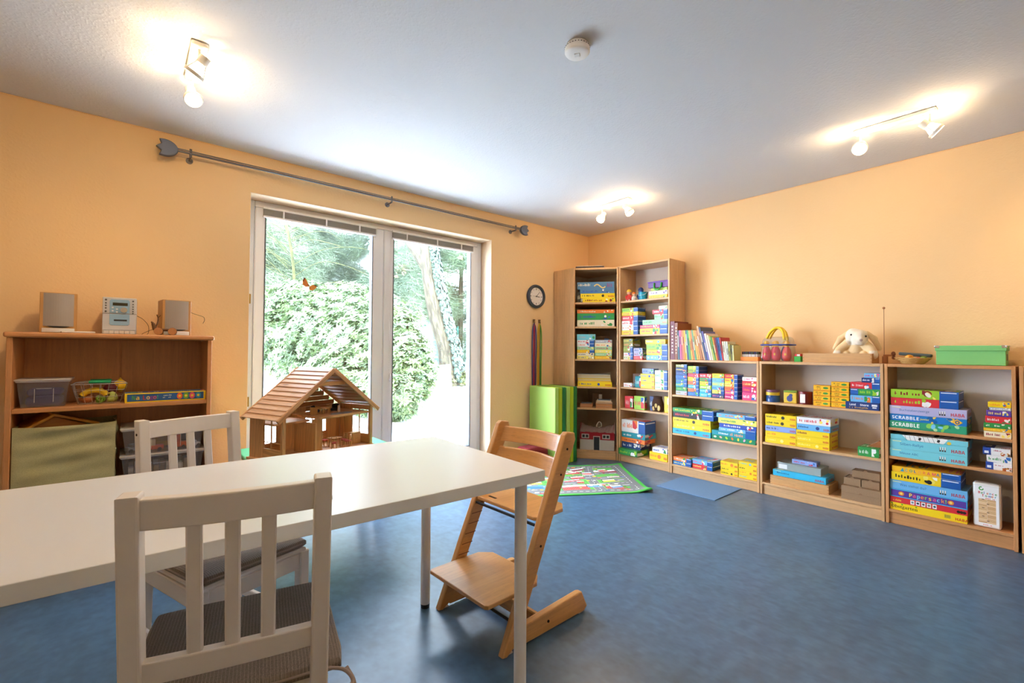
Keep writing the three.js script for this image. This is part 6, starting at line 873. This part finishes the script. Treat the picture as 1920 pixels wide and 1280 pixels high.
  car('cream and orange toy truck in the upper clear box', -4.1, 0.275, 0.06, '#d8572a', '#efdcb4', 0.11, 0.04, true); car('orange toy truck in the upper clear box', -3.975, 0.27, -0.1, '#e2601f', '#df5a20', 0.08, 0.05, true); car('small white toy car in the upper clear box', -3.9, 0.28, 0.1, '#eeeae6', '#d9dce0', 0.06, 0.03); car('grey toy car in the upper clear box beside the fabric bin', -4.18, 0.25, 0.5, '#8d8b8c', '#77767a', 0.075, 0.036); car('yellow toy car in the rear of the upper clear box', -4.04, 0.17, 0.3, '#e2aa22', '#caa030', 0.09, 0.05, true); car('dark blue toy car in the rear of the upper clear box', -3.93, 0.17, -0.2, '#2f3550', '#454a66', 0.09, 0.05, true);
}

// ------------------------------------------------------------------ doll house on a green topped low table
{
  const tt = thing('low_table', 'low play table with a green top under the doll house', 'table', [-3.25, 0, 0.66]); part('tabletop', mv(new RoundedBoxGeometry(0.86, 0.026, 0.8, 3, 0.008), 0, 0.482, 0), M.tableGreen, tt); for (const sx of [-1, 1]) for (const z of [-0.34, -0.06]) part('leg', mv(cbox(0.045, 0.4688, 0.045, 0.004, 'y'), sx * 0.36, 0.2346, z), M.pine, tt); for (const z of [-0.34, -0.06]) part('apron', bx(0.675, 0.05, 0.02, 0, 0.443, z, 0.002), M.pine, tt); for (const sx of [-1, 1]) part('bearer', bx(0.03, 0.05, 0.7, sx * 0.3, 0.4435, 0, 0.002), M.pine, tt);
  const Y = 0.4955, t = thing('doll_house', 'open-fronted pine doll house with slatted roof before the terrace window', 'doll house', [-3.244, Y, 0.8], 0.359);
  // local x across the open gable, local z towards the room; the house runs back to z = -L
  const L = 0.353, hw = 0.363, ridge = 1.014 - Y, eave = 0.736 - Y, slope = Math.atan2(ridge - eave, hw), W = 0.315, zf = -0.03, zb = -L + 0.02, wallTop = ridge - (ridge - eave) / hw * W - 0.012, P = M.pine, D = M.pineDark;
  part('base_board', span(-W - 0.02, W + 0.02, 0.0003, 0.014, zb - 0.01, zf + 0.012, 0.002), P, t);
  // roof: rafters at both gables, boards lapped like clapboard
  for (const s of [-1, 1]) {
    for (const z of [0, -L]) { const len = Math.hypot(hw, ridge - eave); part('rafter', mv(rot(cbox(len, 0.026, 0.014, 0.002), 0, 0, -s * slope), s * hw / 2, (ridge + eave) / 2 - 0.004, z - (z ? -0.007 : 0.007)), P, t); }
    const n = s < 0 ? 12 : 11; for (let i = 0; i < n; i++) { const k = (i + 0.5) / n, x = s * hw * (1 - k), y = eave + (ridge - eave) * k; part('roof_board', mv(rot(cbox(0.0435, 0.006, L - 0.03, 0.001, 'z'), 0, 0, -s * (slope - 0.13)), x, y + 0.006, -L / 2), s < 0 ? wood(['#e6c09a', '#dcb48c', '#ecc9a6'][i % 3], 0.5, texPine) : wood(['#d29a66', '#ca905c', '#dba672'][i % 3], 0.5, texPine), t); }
  }
  part('ridge_beam', span(-0.009, 0.009, ridge - 0.034, ridge - 0.014, -L + 0.014, -0.014, 0.002, 'z'), D, t); part('collar_beam', span(-0.1, 0.1, ridge - 0.1, ridge - 0.076, zf - 0.006, zf + 0.008, 0.002), P, t);
  // side wall under the slatted slope: solid board, then a two-pane window
  const wallSide = (s) => { const x = s * W, z1 = zf - 0.01, z2 = zb; part('side_wall', span(x - 0.006, x + 0.006, 0.0145, wallTop, z2, z2 + 0.13, 0.001, 'y'), P, t); part('side_wall', span(x - 0.006, x + 0.006, 0.0145, 0.075, z2 + 0.13, z1, 0.001, 'z'), P, t); part('window_head', span(x - 0.006, x + 0.006, wallTop - 0.03, wallTop, z2 + 0.13, z1, 0.001, 'z'), P, t); part('window_bar', [span(x - 0.004, x + 0.004, 0.075, wallTop - 0.03, z2 + 0.196, z2 + 0.202, 0.001, 'y'), span(x - 0.004, x + 0.004, 0.11, 0.114, z2 + 0.13, z1, 0.001, 'z')], D, t); };
  wallSide(-1); wallSide(1);
  for (const s of [-1, 1]) part('corner_post', span(s * W - 0.011, s * W + 0.011, 0.0145, wallTop + 0.004, zf - 0.01, zf + 0.01, 0.002, 'y'), P, t);
  // rear wall with two windows
  const xs = [-W, -0.235, -0.165, -0.03, 0.03, 0.17, W]; part('rear_wall', [span(-W + 0.007, -0.24, 0.0145, wallTop, zb, zb + 0.01, 0.001, 'y')], P, t); part('rear_wall', span(-0.16, 0.04, 0.0145, wallTop, zb, zb + 0.01, 0.001, 'y'), P, t); part('rear_wall', span(0.2, W - 0.007, 0.0145, wallTop, zb, zb + 0.01, 0.001, 'y'), P, t); part('rear_wall', [span(-0.24, -0.16, 0.0145, 0.07, zb, zb + 0.01, 0.001), span(0.04, 0.2, 0.0145, 0.09, zb, zb + 0.01, 0.001)], D, t); part('rear_wall', [span(-0.24, -0.16, wallTop - 0.03, wallTop, zb, zb + 0.01, 0.001), span(0.04, 0.2, wallTop - 0.03, wallTop, zb, zb + 0.01, 0.001)], D, t);
  for (const x of [0.093, 0.147]) part('window_bar', span(x - 0.003, x + 0.003, 0.09, wallTop - 0.03, zb + 0.002, zb + 0.008, 0.001, 'y'), D, t);
  // attic floors, the partition, the attic's planked rear wall
  part('attic_floor', [span(-0.07, W - 0.012, 0.218, 0.232, zb + 0.012, zf - 0.004, 0.002)], P, t); part('attic_floor', span(-W + 0.012, -0.072, 0.2, 0.212, zb + 0.012, zf - 0.1, 0.002), P, t);
  part('partition', span(-0.105, -0.095, 0.0145, 0.2, zb + 0.1, zf - 0.006, 0.001, 'y'), P, t); part('partition', [span(-0.09, -0.02, 0.0145, 0.218, zf - 0.06, zf - 0.05, 0.001, 'y')], D, t);
  for (let i = 0; i < 7; i++) { const y0 = 0.234 + i * 0.032, y1 = y0 + 0.03, xm = (ridge - y1 - 0.012) / (ridge - eave) * hw - 0.014; if (xm > 0.02) part('attic_plank', span(-0.04 > -xm ? -0.04 : -xm, xm, y0, y1, zb, zb + 0.008, 0.001), wood(['#d59a64', '#cc9058', '#dca570'][i % 3], 0.5, texPine), t); if (i < 3 && i % 2 === 0) part('attic_rail', span(-xm, -0.042, y0 + 0.01, y0 + 0.022, zb, zb + 0.008, 0.001), P, t); }
  // furniture; positions in the house's own frame
  const put = (x, y, z) => { const v = V(x, y, z).applyAxisAngle(V(0, 1, 0), 0.359); return [-3.244 + v.x, Y + v.y, 0.8 + v.z]; }, cw = M.toyWood;
  const dTable = (lab, x, y, z, k, tw = 0.075) => { const o = thing('doll_table', lab, 'doll furniture', put(x, y, z), 0.359); part('top', bx(tw, 0.006, 0.055, 0, k, 0, 0.001), cw, o); for (const sx of [-1, 1]) for (const sz of [-1, 1]) part('leg', bx(0.007, k - 0.0034, 0.007, sx * (tw / 2 - 0.01), (k - 0.003) / 2, sz * 0.018, 0.001), cw, o); };
  dTable('small wooden doll table in the ground floor room', 0.12, 0.0143, -0.14, 0.055); dTable('tiny wooden doll table in the attic', 0.05, 0.2323, -0.16, 0.036, 0.06);
  const dChair = (lab, x, y, z, turn) => { const o = thing('doll_chair', lab, 'doll furniture', put(x, y, z), turn); part('seat_pad', bx(0.036, 0.008, 0.036, 0, 0.036, 0, 0.002), paint('#b8544a', 0.9), o); for (const sx of [-1, 1]) { part('leg', bx(0.005, 0.032, 0.005, sx * 0.015, 0.016, 0.015, 0.0008), cw, o); part('rear_leg', bx(0.005, 0.078, 0.005, sx * 0.015, 0.039, -0.016, 0.0008), cw, o); } for (const yy of [0.052, 0.064, 0.075]) part('back_rail', bx(0.034, 0.005, 0.004, 0, yy, -0.016, 0.0008), cw, o); };
  dChair('wooden doll chair with red pad at the front of the doll table', 0.075, 0.0143, -0.09, 0.359 + 2.4); dChair('wooden doll chair with red pad on the far side of the doll table', 0.18, 0.0143, -0.13, 0.359 - 1.6); dChair('wooden doll chair with red pad behind the doll table', 0.1, 0.0143, -0.22, 0.359 + 0.2); dChair('wooden doll chair with red pad in front of the doll cupboard', 0.17, 0.0143, -0.075, 0.359 - 2.6);
  const cup = (lab, x, y, z, w, h, d) => { const o = thing('doll_cupboard', lab, 'doll furniture', put(x, y, z), 0.359); part('carcass', bx(w, h, d, 0, h / 2, 0, 0.001), cw, o); for (const sx of [-1, 1]) { const dd = part('door', bx(w / 2 - 0.003, h - 0.012, 0.003, sx * w / 4, h / 2, d / 2 + 0.0016, 0.001), M.pine, o); part('knob', ball(0.0025, sx * 0.006, h / 2, d / 2 + 0.005), D, dd); } part('top', bx(w + 0.006, 0.004, d + 0.006, 0, h + 0.002, 0, 0.001), cw, o); };
  cup('wooden doll cupboard by the outer post of the doll house', 0.262, 0.0143, -0.12, 0.07, 0.07, 0.04); cup('small wooden doll chest of shelves by the doll house partition', -0.05, 0.0143, -0.14, 0.05, 0.085, 0.04);
  const arm = (lab, x, z, turn) => { const o = thing('doll_armchair', lab, 'doll furniture', put(x, 0.2323, z), turn); part('cushion', [bx(0.044, 0.018, 0.04, 0, 0.02, 0, 0.004), bx(0.044, 0.03, 0.012, 0, 0.038, -0.016, 0.004)], paint('#23242c', 0.9), o); for (const sx of [-1, 1]) part('arm_board', bx(0.005, 0.046, 0.046, sx * 0.025, 0.023, 0, 0.001), cw, o); };
  arm('doll armchair with black cushion beside the attic planks', -0.005, -0.17, 0.9); arm('doll armchair with black cushion under the outer attic slope', 0.125, -0.15, -0.6);
  tag(part('doll_rug', rot(new THREE.CylinderGeometry(0.06, 0.06, 0.002, 30).scale(1.3, 1, 0.7), 0, 0.359, 0).translate(...put(0.12, 0.2334, -0.08)), paint('#8f8a92', 0.95)), 'flat grey doll rug on the attic floor of the doll house', 'doll furniture');
}

// ------------------------------------------------------------------ the garden outside: snow, a laurel thicket, trees, fence
const gh = (x, z) => 0.08 * Math.max(0, -z - 0.9) - 0.05 + 0.02 * Math.sin(x * 1.7 + z * 0.6) * Math.min(1, Math.max(0, -z - 1)) + 0.015 * Math.sin(x * 4.1 - z * 3.3);
{
  const g = new THREE.PlaneGeometry(70, 40, 180, 160).rotateX(-Math.PI / 2).translate(4, 0, -20.31), p = g.attributes.position; for (let i = 0; i < p.count; i++) p.setY(i, Math.min(gh(p.getX(i), p.getZ(i)), 1.25 + 0.1 * Math.sin(p.getX(i)))); g.computeVertexNormals(); const uv = g.attributes.uv; for (let i = 0; i < uv.count; i++) uv.setXY(i, p.getX(i), p.getZ(i));
  structure('ground_snow', g, M.snow);
  for (let i = 0; i < 14; i++) { const x = rr(-1.6, 1.6), z = rr(-4.4, -0.9); const t = thing('fallen_leaf', 'brown fallen leaf lying on the snow beyond the terrace window', 'leaf', [x, gh(x, z) + 0.006, z], rr(0, 6), 'fallen leaves on the snow'); part('blade', new THREE.SphereGeometry(0.03, 8, 4).scale(1.4, 0.16, 0.7), paint('#6a5a44', 0.9), t); }
}
function instances(name, geo, m, n, f, parent, lo, hi) {
  const o = new THREE.InstancedMesh(geo, m, n), d = new THREE.Object3D(), c = new THREE.Color(), a = C(lo), b = C(hi); let k = 0;
  for (let i = 0; i < n; i++) { d.position.set(0, 0, 0); d.rotation.set(0, 0, 0); d.scale.set(1, 1, 1); if (!f(d, i)) continue; d.updateMatrix(); o.setMatrixAt(k, d.matrix); o.setColorAt(k, c.copy(a).lerp(b, rnd())); k++; }
  o.count = k; o.name = name; o.userData.kind = 'stuff'; o.castShadow = o.receiveShadow = true; parent.add(o); return o;
}
const leafM = new THREE.MeshPhysicalMaterial({ color: '#ffffff', roughness: 0.5, transmission: 0.35, thickness: 0, side: THREE.DoubleSide });
const ivyM = new THREE.MeshPhysicalMaterial({ color: '#ffffff', roughness: 0.55, transmission: 0.12, thickness: 0, side: THREE.DoubleSide });
const whorl = (() => { const list = []; for (let i = 0; i < 8; i++) { const g = new THREE.BufferGeometry(), L = 0.11 * rr(0.8, 1.2), w = 0.021; g.setAttribute('position', new THREE.Float32BufferAttribute([0, 0, 0, L * 0.5, 0.008, w, L * 0.55, 0, 0, 0, 0, 0, L * 0.55, 0, 0, L * 0.5, 0.008, -w, L * 0.55, 0, 0, L * 0.5, 0.008, w, L, -0.012, 0, L * 0.55, 0, 0, L, -0.012, 0, L * 0.5, 0.008, -w], 3)); g.setAttribute('uv', new THREE.Float32BufferAttribute(new Array(24).fill(0), 2)); g.computeVertexNormals(); g.rotateZ(rr(-0.15, 0.7)); g.rotateY(i / 8 * 6.283 + rr(-0.3, 0.3)); list.push(g); } return mergeGeometries(list); })();
const spray = (() => { const list = []; for (let i = 0; i < 34; i++) { const L = rr(0.12, 0.42), w = rr(0.0022, 0.005), g = new THREE.BufferGeometry(); g.setAttribute('position', new THREE.Float32BufferAttribute([0, 0, -w, L, -L * 0.2, 0, 0, 0, w], 3)); g.setAttribute('uv', new THREE.Float32BufferAttribute(new Array(6).fill(0), 2)); g.computeVertexNormals(); g.rotateX(rr(0, 6.28)); g.rotateZ(rr(-0.9, 0.5)); g.rotateY(rr(-1.5, 1.5)); g.translate(rr(-0.1, 0.3), rr(-0.12, 0.12), rr(-0.15, 0.15)); list.push(g); } return mergeGeometries(list); })();
{ // the thicket: rounded masses of leaf whorls
  const t = thing('laurel_bush', 'large leafy green evergreen bush in the snow outside the terrace window', 'bush', [-1.2, gh(-1.2, -3.8), -3.8]), o = t.position, lumps = [[-0.9, 0.8, -3.0, 0.52, 0.6], [-0.99, 1.1, -3.9, 0.95, 0.95], [-1.22, 1.25, -5.0, 1.1, 1.05], [-1.5, 1.45, -6.3, 1.15, 0.85], [-1.95, 1.65, -7.4, 1.2, 0.72], [-0.85, 1.35, -3.6, 0.5, 0.5], [-1.5, 0.6, -3.7, 0.7, 0.55], [-1.2, 0.48, -2.85, 0.5, 0.4], [-0.95, 1.95, -5.2, 0.6, 0.45], [-1.6, 1.95, -5.8, 0.7, 0.5], [-2.1, 1.5, -6.0, 0.7, 0.5]];
  const up = V(0, 1, 0);
  instances('foliage', whorl, leafM, 24000, (d, i) => { const [x, y, z, r, h] = lumps[i % lumps.length], u = rr(-1, 1), a = rr(0, 6.283), q = Math.sqrt(1 - u * u), n = V(q * Math.cos(a), u, q * Math.sin(a)), k = rr(0.72, 1.03) + 0.06 * Math.sin(a * 5 + u * 7); const px = x + n.x * r * k, py = y + n.y * h * k, pz = z + n.z * r * k; if (py < gh(px, pz) + 0.02) return false; d.position.set(px - o.x, py - o.y, pz - o.z); d.quaternion.setFromUnitVectors(up, n.lerp(up, 0.45).add(V(rr(-0.4, 0.4), rr(-0.3, 0.3), rr(-0.4, 0.4))).normalize()); d.scale.setScalar(rr(0.5, 0.95)); return true; }, t, '#3a5230', '#7f9662');
  instances('snow_caps', new THREE.SphereGeometry(0.06, 8, 5).scale(1.5, 0.35, 1), M.snow, 90, (d, i) => { const [x, y, z, r, h] = lumps[i % lumps.length], a = rr(0, 6.283), q = rr(0, 0.6); d.position.set(x + r * q * Math.cos(a) - o.x, y + h * Math.sqrt(1 - q * q) * 0.98 - o.y, z + r * q * Math.sin(a) - o.z); d.rotation.set(rr(-0.3, 0.3), rr(0, 6), rr(-0.3, 0.3)); d.scale.setScalar(rr(0.4, 1.2)); return true; }, t, '#ffffff', '#ffffff');
  for (const [x, y, z, r] of lumps.slice(0, 3)) part('stem', tube([V(x - o.x, gh(x, z) - o.y, z - o.z), V(x - o.x + 0.1, (y + gh(x, z)) / 2 - o.y, z - o.z - 0.05), V(x - o.x + rr(-0.2, 0.2), y - o.y + 0.1, z - o.z)], 0.025, 10, 6), M.stem, t);
}
{ // old tree with an ivy-clad side, forked
  const b = V(1.74, gh(1.74, -5.74) - 0.05, -5.74), t = thing('old_tree', 'thick leaning tree trunk with ivy and a forking branch in the garden', 'tree', [b.x, b.y, b.z]), w = (x, y, z) => V(x - b.x, y - b.y, z - b.z);
  const tr = [w(1.74, b.y, -5.74), w(1.62, 1.2, -5.8), w(1.5, 1.75, -5.89), w(1.3, 2.88, -6.04), w(1.19, 3.9, -6.11), w(1.1, 5.6, -6.15)], limb = (pts, r0, r1, seg) => { const g = tube(pts, 1, seg, 12), p = g.attributes.position, c = new THREE.CatmullRomCurve3(pts); for (let i = 0; i < p.count; i++) { const k = Math.floor(i / 13) / seg, q = c.getPointAt(Math.min(1, k)), r = (r0 + (r1 - r0) * k) * (1 + 0.25 * Math.exp(-k * 16)) * (1 + 0.06 * Math.sin(i * 1.9) + 0.05 * Math.sin(i % 13 * 2.1)); p.setXYZ(i, q.x + (p.getX(i) - q.x) * r, q.y + (p.getY(i) - q.y) * r, q.z + (p.getZ(i) - q.z) * r); } g.computeVertexNormals(); const uv = g.attributes.uv; for (let i = 0; i < uv.count; i++) uv.setXY(i, uv.getY(i) * 1.4, uv.getX(i) * 5); return g; };
  part('trunk', limb(tr, 0.25, 0.15, 40), M.bark, t); part('branch', limb([w(1.28, 3.0, -6.05), w(0.9, 3.71, -6.36), w(0.5, 4.3, -6.62), w(0, 5.2, -6.9)], 0.13, 0.06, 20), M.bark, t); part('snow_on_branch', limb([w(1.22, 3.2, -6.04), w(0.9, 3.83, -6.34), w(0.5, 4.4, -6.6)], 0.09, 0.05, 16), M.snow, t);
  const c = new THREE.CatmullRomCurve3(tr), side = V(0.76, 0, 0.65); const ivy = (() => { const g = new THREE.CircleGeometry(0.034, 6); g.scale(1, 1.2, 1); return g; })();
  instances('ivy', ivy, ivyM, 5200, (d) => { const k = rr(0.02, 0.8), q = c.getPointAt(k), a = rr(-1.1, 1.0), n = side.clone().applyAxisAngle(V(0, 1, 0), a), r = 0.28 - 0.08 * k + rr(0, 0.08); d.position.copy(q).addScaledVector(n, r); d.lookAt(d.position.clone().add(n).add(V(rr(-0.6, 0.6), rr(-0.2, 0.7), rr(-0.6, 0.6)))); d.scale.setScalar(rr(0.6, 1.3)); return true; }, t, '#1c2b22', '#465c4a');
  instances('moss_leaves', whorl, leafM, 260, (d) => { const a = rr(0, 6.28), r = rr(0.15, 0.45); d.position.set(0.1 + r * Math.cos(a), rr(0.02, 0.5) * (1 - r), r * Math.sin(a)); d.rotation.set(rr(-0.5, 0.5), rr(0, 6), rr(-0.5, 0.5)); d.scale.setScalar(rr(0.6, 1.1)); return true; }, t, '#485224', '#787843');
}
function conifer(label, x, z, h, r, n, lo, hi, y0 = 0.15) {
  const g0 = Math.min(gh(x, z), 1.2) - 0.05, t = thing('conifer_tree', label, 'tree', [x, g0, z]);
  part('trunk', rod(V(0, 0, 0), V(0.1, h, 0), 0.11, 0.02, 10), M.bark, t);
  const boughs = []; for (let i = 0; i < 64; i++) { const k = rr(y0, 0.95), a = rr(0, 6.283), R = r * (1 - k * 0.8) * rr(0.7, 1.05); boughs.push([k * h, a, R]); }
  part('bough', boughs.map(([y, a, R]) => tube([V(0.1 * y / h, y, 0), V(R * 0.5 * Math.cos(a), y + 0.05 * R, R * 0.5 * Math.sin(a)), V(R * Math.cos(a), y - 0.22 * R, R * Math.sin(a))], 0.014, 8, 4)), M.stem, t);
  instances('needle_sprays', spray, leafM, n, (d, i) => { const [y, a, R] = boughs[i % 64], q = Math.sqrt(rr(0.02, 1)); d.position.set(R * q * Math.cos(a) + rr(-0.4, 0.4), y + 0.1 * R * q - 0.3 * R * q * q + rr(-0.3, 0.25), R * q * Math.sin(a) + rr(-0.4, 0.4)); d.rotation.set(rr(-0.5, 0.5), -a + rr(-0.9, 0.9), rr(-0.7, 0.15)); d.scale.setScalar(rr(0.7, 1.3)); return true; }, t, lo, hi);
}
for (const [lab, x, z, h, r, n, lo, hi, y0] of [
  ['pale feathery conifer rising behind the bush at the window edge', -1.7, -11.0, 8, 2.2, 4200, '#4e6049', '#8b9a77', 0.1], ['grey-green conifer behind the bush below the butterfly sticker', -0.1, -12.5, 8.4, 2.5, 4600, '#4d604a', '#88987a', 0.08], ['low thin conifer in the gap of white sky behind the bush', 2.1, -14.6, 5.0, 2.6, 4200, '#495c46', '#7f8d72', 0.08], ['tall conifer behind the middle window post', 2.5, -10.6, 9, 2.3, 5200, '#455a49', '#809272', 0.1], ['dense green conifer beside the ivy-clad trunk', 5.0, -10.4, 9, 2.5, 6000, '#3c5241', '#7a8f66', 0.08], ['far conifer at the edge of the narrower window pane', 6.4, -8.0, 9, 2.6, 5200, '#435949', '#7f936e', 0.05], ['bushy conifer beyond the mesh fence', 5.6, -13.5, 6.5, 2.8, 4600, '#3f5546', '#738668', 0.02],
]) conifer(lab, x, z, h, r, n, lo, hi, y0);
{ // a bare thin tree and its twigs
  const x = -1.2, z = -8.6, g0 = gh(x, z), t = thing('bare_sapling', 'thin bare tree with yellow-green twigs behind the bush', 'tree', [x, g0 - 0.03, z]); part('trunk', tube([V(0, 0, 0), V(0.12, 1.6, 0), V(0.02, 3, 0.1), V(-0.35, 4.6, 0.1), V(-0.5, 6, 0)], 0.035, 30, 7), M.limeStem, t);
  const tw = []; for (let i = 0; i < 46; i++) { const y = rr(1.2, 5), s = rnd() > 0.5 ? 1 : -1, l = rr(0.5, 1.7), zz = rr(-0.8, 0.8); tw.push(tube([V(0, y, 0), V(s * l * 0.5, y + l * 0.35, zz * 0.5), V(s * l, y + l * rr(0.2, 0.6), zz), V(s * l * 1.3, y + l * rr(0, 0.5), zz * 1.3)], 0.008, 10, 4)); } part('twigs', tw, M.limeStem, t).userData.kind = 'stuff';
}
{ // green mesh fence behind, post, leaning board, log pile
  const f = thing('mesh_fence', 'turquoise-green mesh fence panel behind the ivy-clad trunk', 'fence', [3.2, gh(2.4, -8) - 0.02, -8.6], 0.76); const v = []; for (let i = 0; i < 70; i++) v.push(rod(V(-2 + i * 0.057, 0.05, 0), V(-2 + i * 0.057, 1.45, 0), 0.006, 0.006, 4)); for (let i = 0; i < 12; i++) v.push(rod(V(-2, 0.06 + i * 0.125, 0), V(1.95, 0.06 + i * 0.125, 0), 0.006, 0.006, 4)); part('wire_mesh', v, paint('#3f9a8c', 0.5), f).userData.kind = 'stuff'; for (const x of [-2, -0.02, 1.95]) part('post', rod(V(x, 0, 0), V(x, 1.52, 0), 0.03, 0.03, 10), paint('#2f8274', 0.5), f); part('screen_cloth', bx(3.9, 0.95, 0.006, -0.03, 0.95, -0.02, 0.001), new THREE.MeshPhysicalMaterial({ color: '#63b3a8', transmission: 0.35, thickness: 0, roughness: 0.9 }), f);
  const p = thing('garden_post', 'pale green round post standing between bush and trunk', 'post', [1.69, gh(1.69, -6.81) - 0.02, -6.81]); part('shaft', mv(new THREE.CylinderGeometry(0.1, 0.11, 1.35, 14), 0, 0.68, 0), paint('#b9c79a', 0.8), p); part('cap', mv(new THREE.CylinderGeometry(0.1, 0.105, 0.03, 14), 0, 1.372, 0), paint('#e4e8d8', 0.8), p);
  const b = thing('leaning_board', 'pale grey-green board leaning against the foot of the tree', 'board', [1.3, gh(1.3, -5.5) + 0.005, -5.45], -0.6); part('board', rot(mv(cbox(0.42, 0.5, 0.02, 0.004), 0, 0.25, 0), -0.2, 0, 0.1).translate(0, 0.02, 0), paint('#b7c6bd', 0.7), b); part('batten', rot(mv(cbox(0.42, 0.05, 0.012, 0.003), 0, 0.43, 0.017), -0.2, 0, 0.1).translate(0, 0.02, 0), paint('#a9b9b0', 0.7), b);
  for (let r = 0; r < 3; r++) for (let i = 0; i < 5 - r; i++) { const x = 0.95 + i * 0.17 + r * 0.085, z = -7.0, t = thing('firewood_log', 'dark firewood log in the snowy pile by the pale green post', 'log', [x, gh(1.6, -7.3) + 0.085 + r * 0.145, z], 0, 'firewood logs in the garden'); part('bark', rot(new THREE.CylinderGeometry(0.083, 0.083, 0.5, 12), Math.PI / 2), M.logBark, t); part('cut_end', mv(rot(new THREE.CylinderGeometry(0.074, 0.074, 0.004, 12), Math.PI / 2), 0, 0, 0.251), M.logEnd, t); }
}
scene.traverse((o) => { if (o.isMesh) { o.castShadow = true; o.receiveShadow = true; } });
for (const p of pages) p.t.needsUpdate = true;
renderer.render(scene, camera);
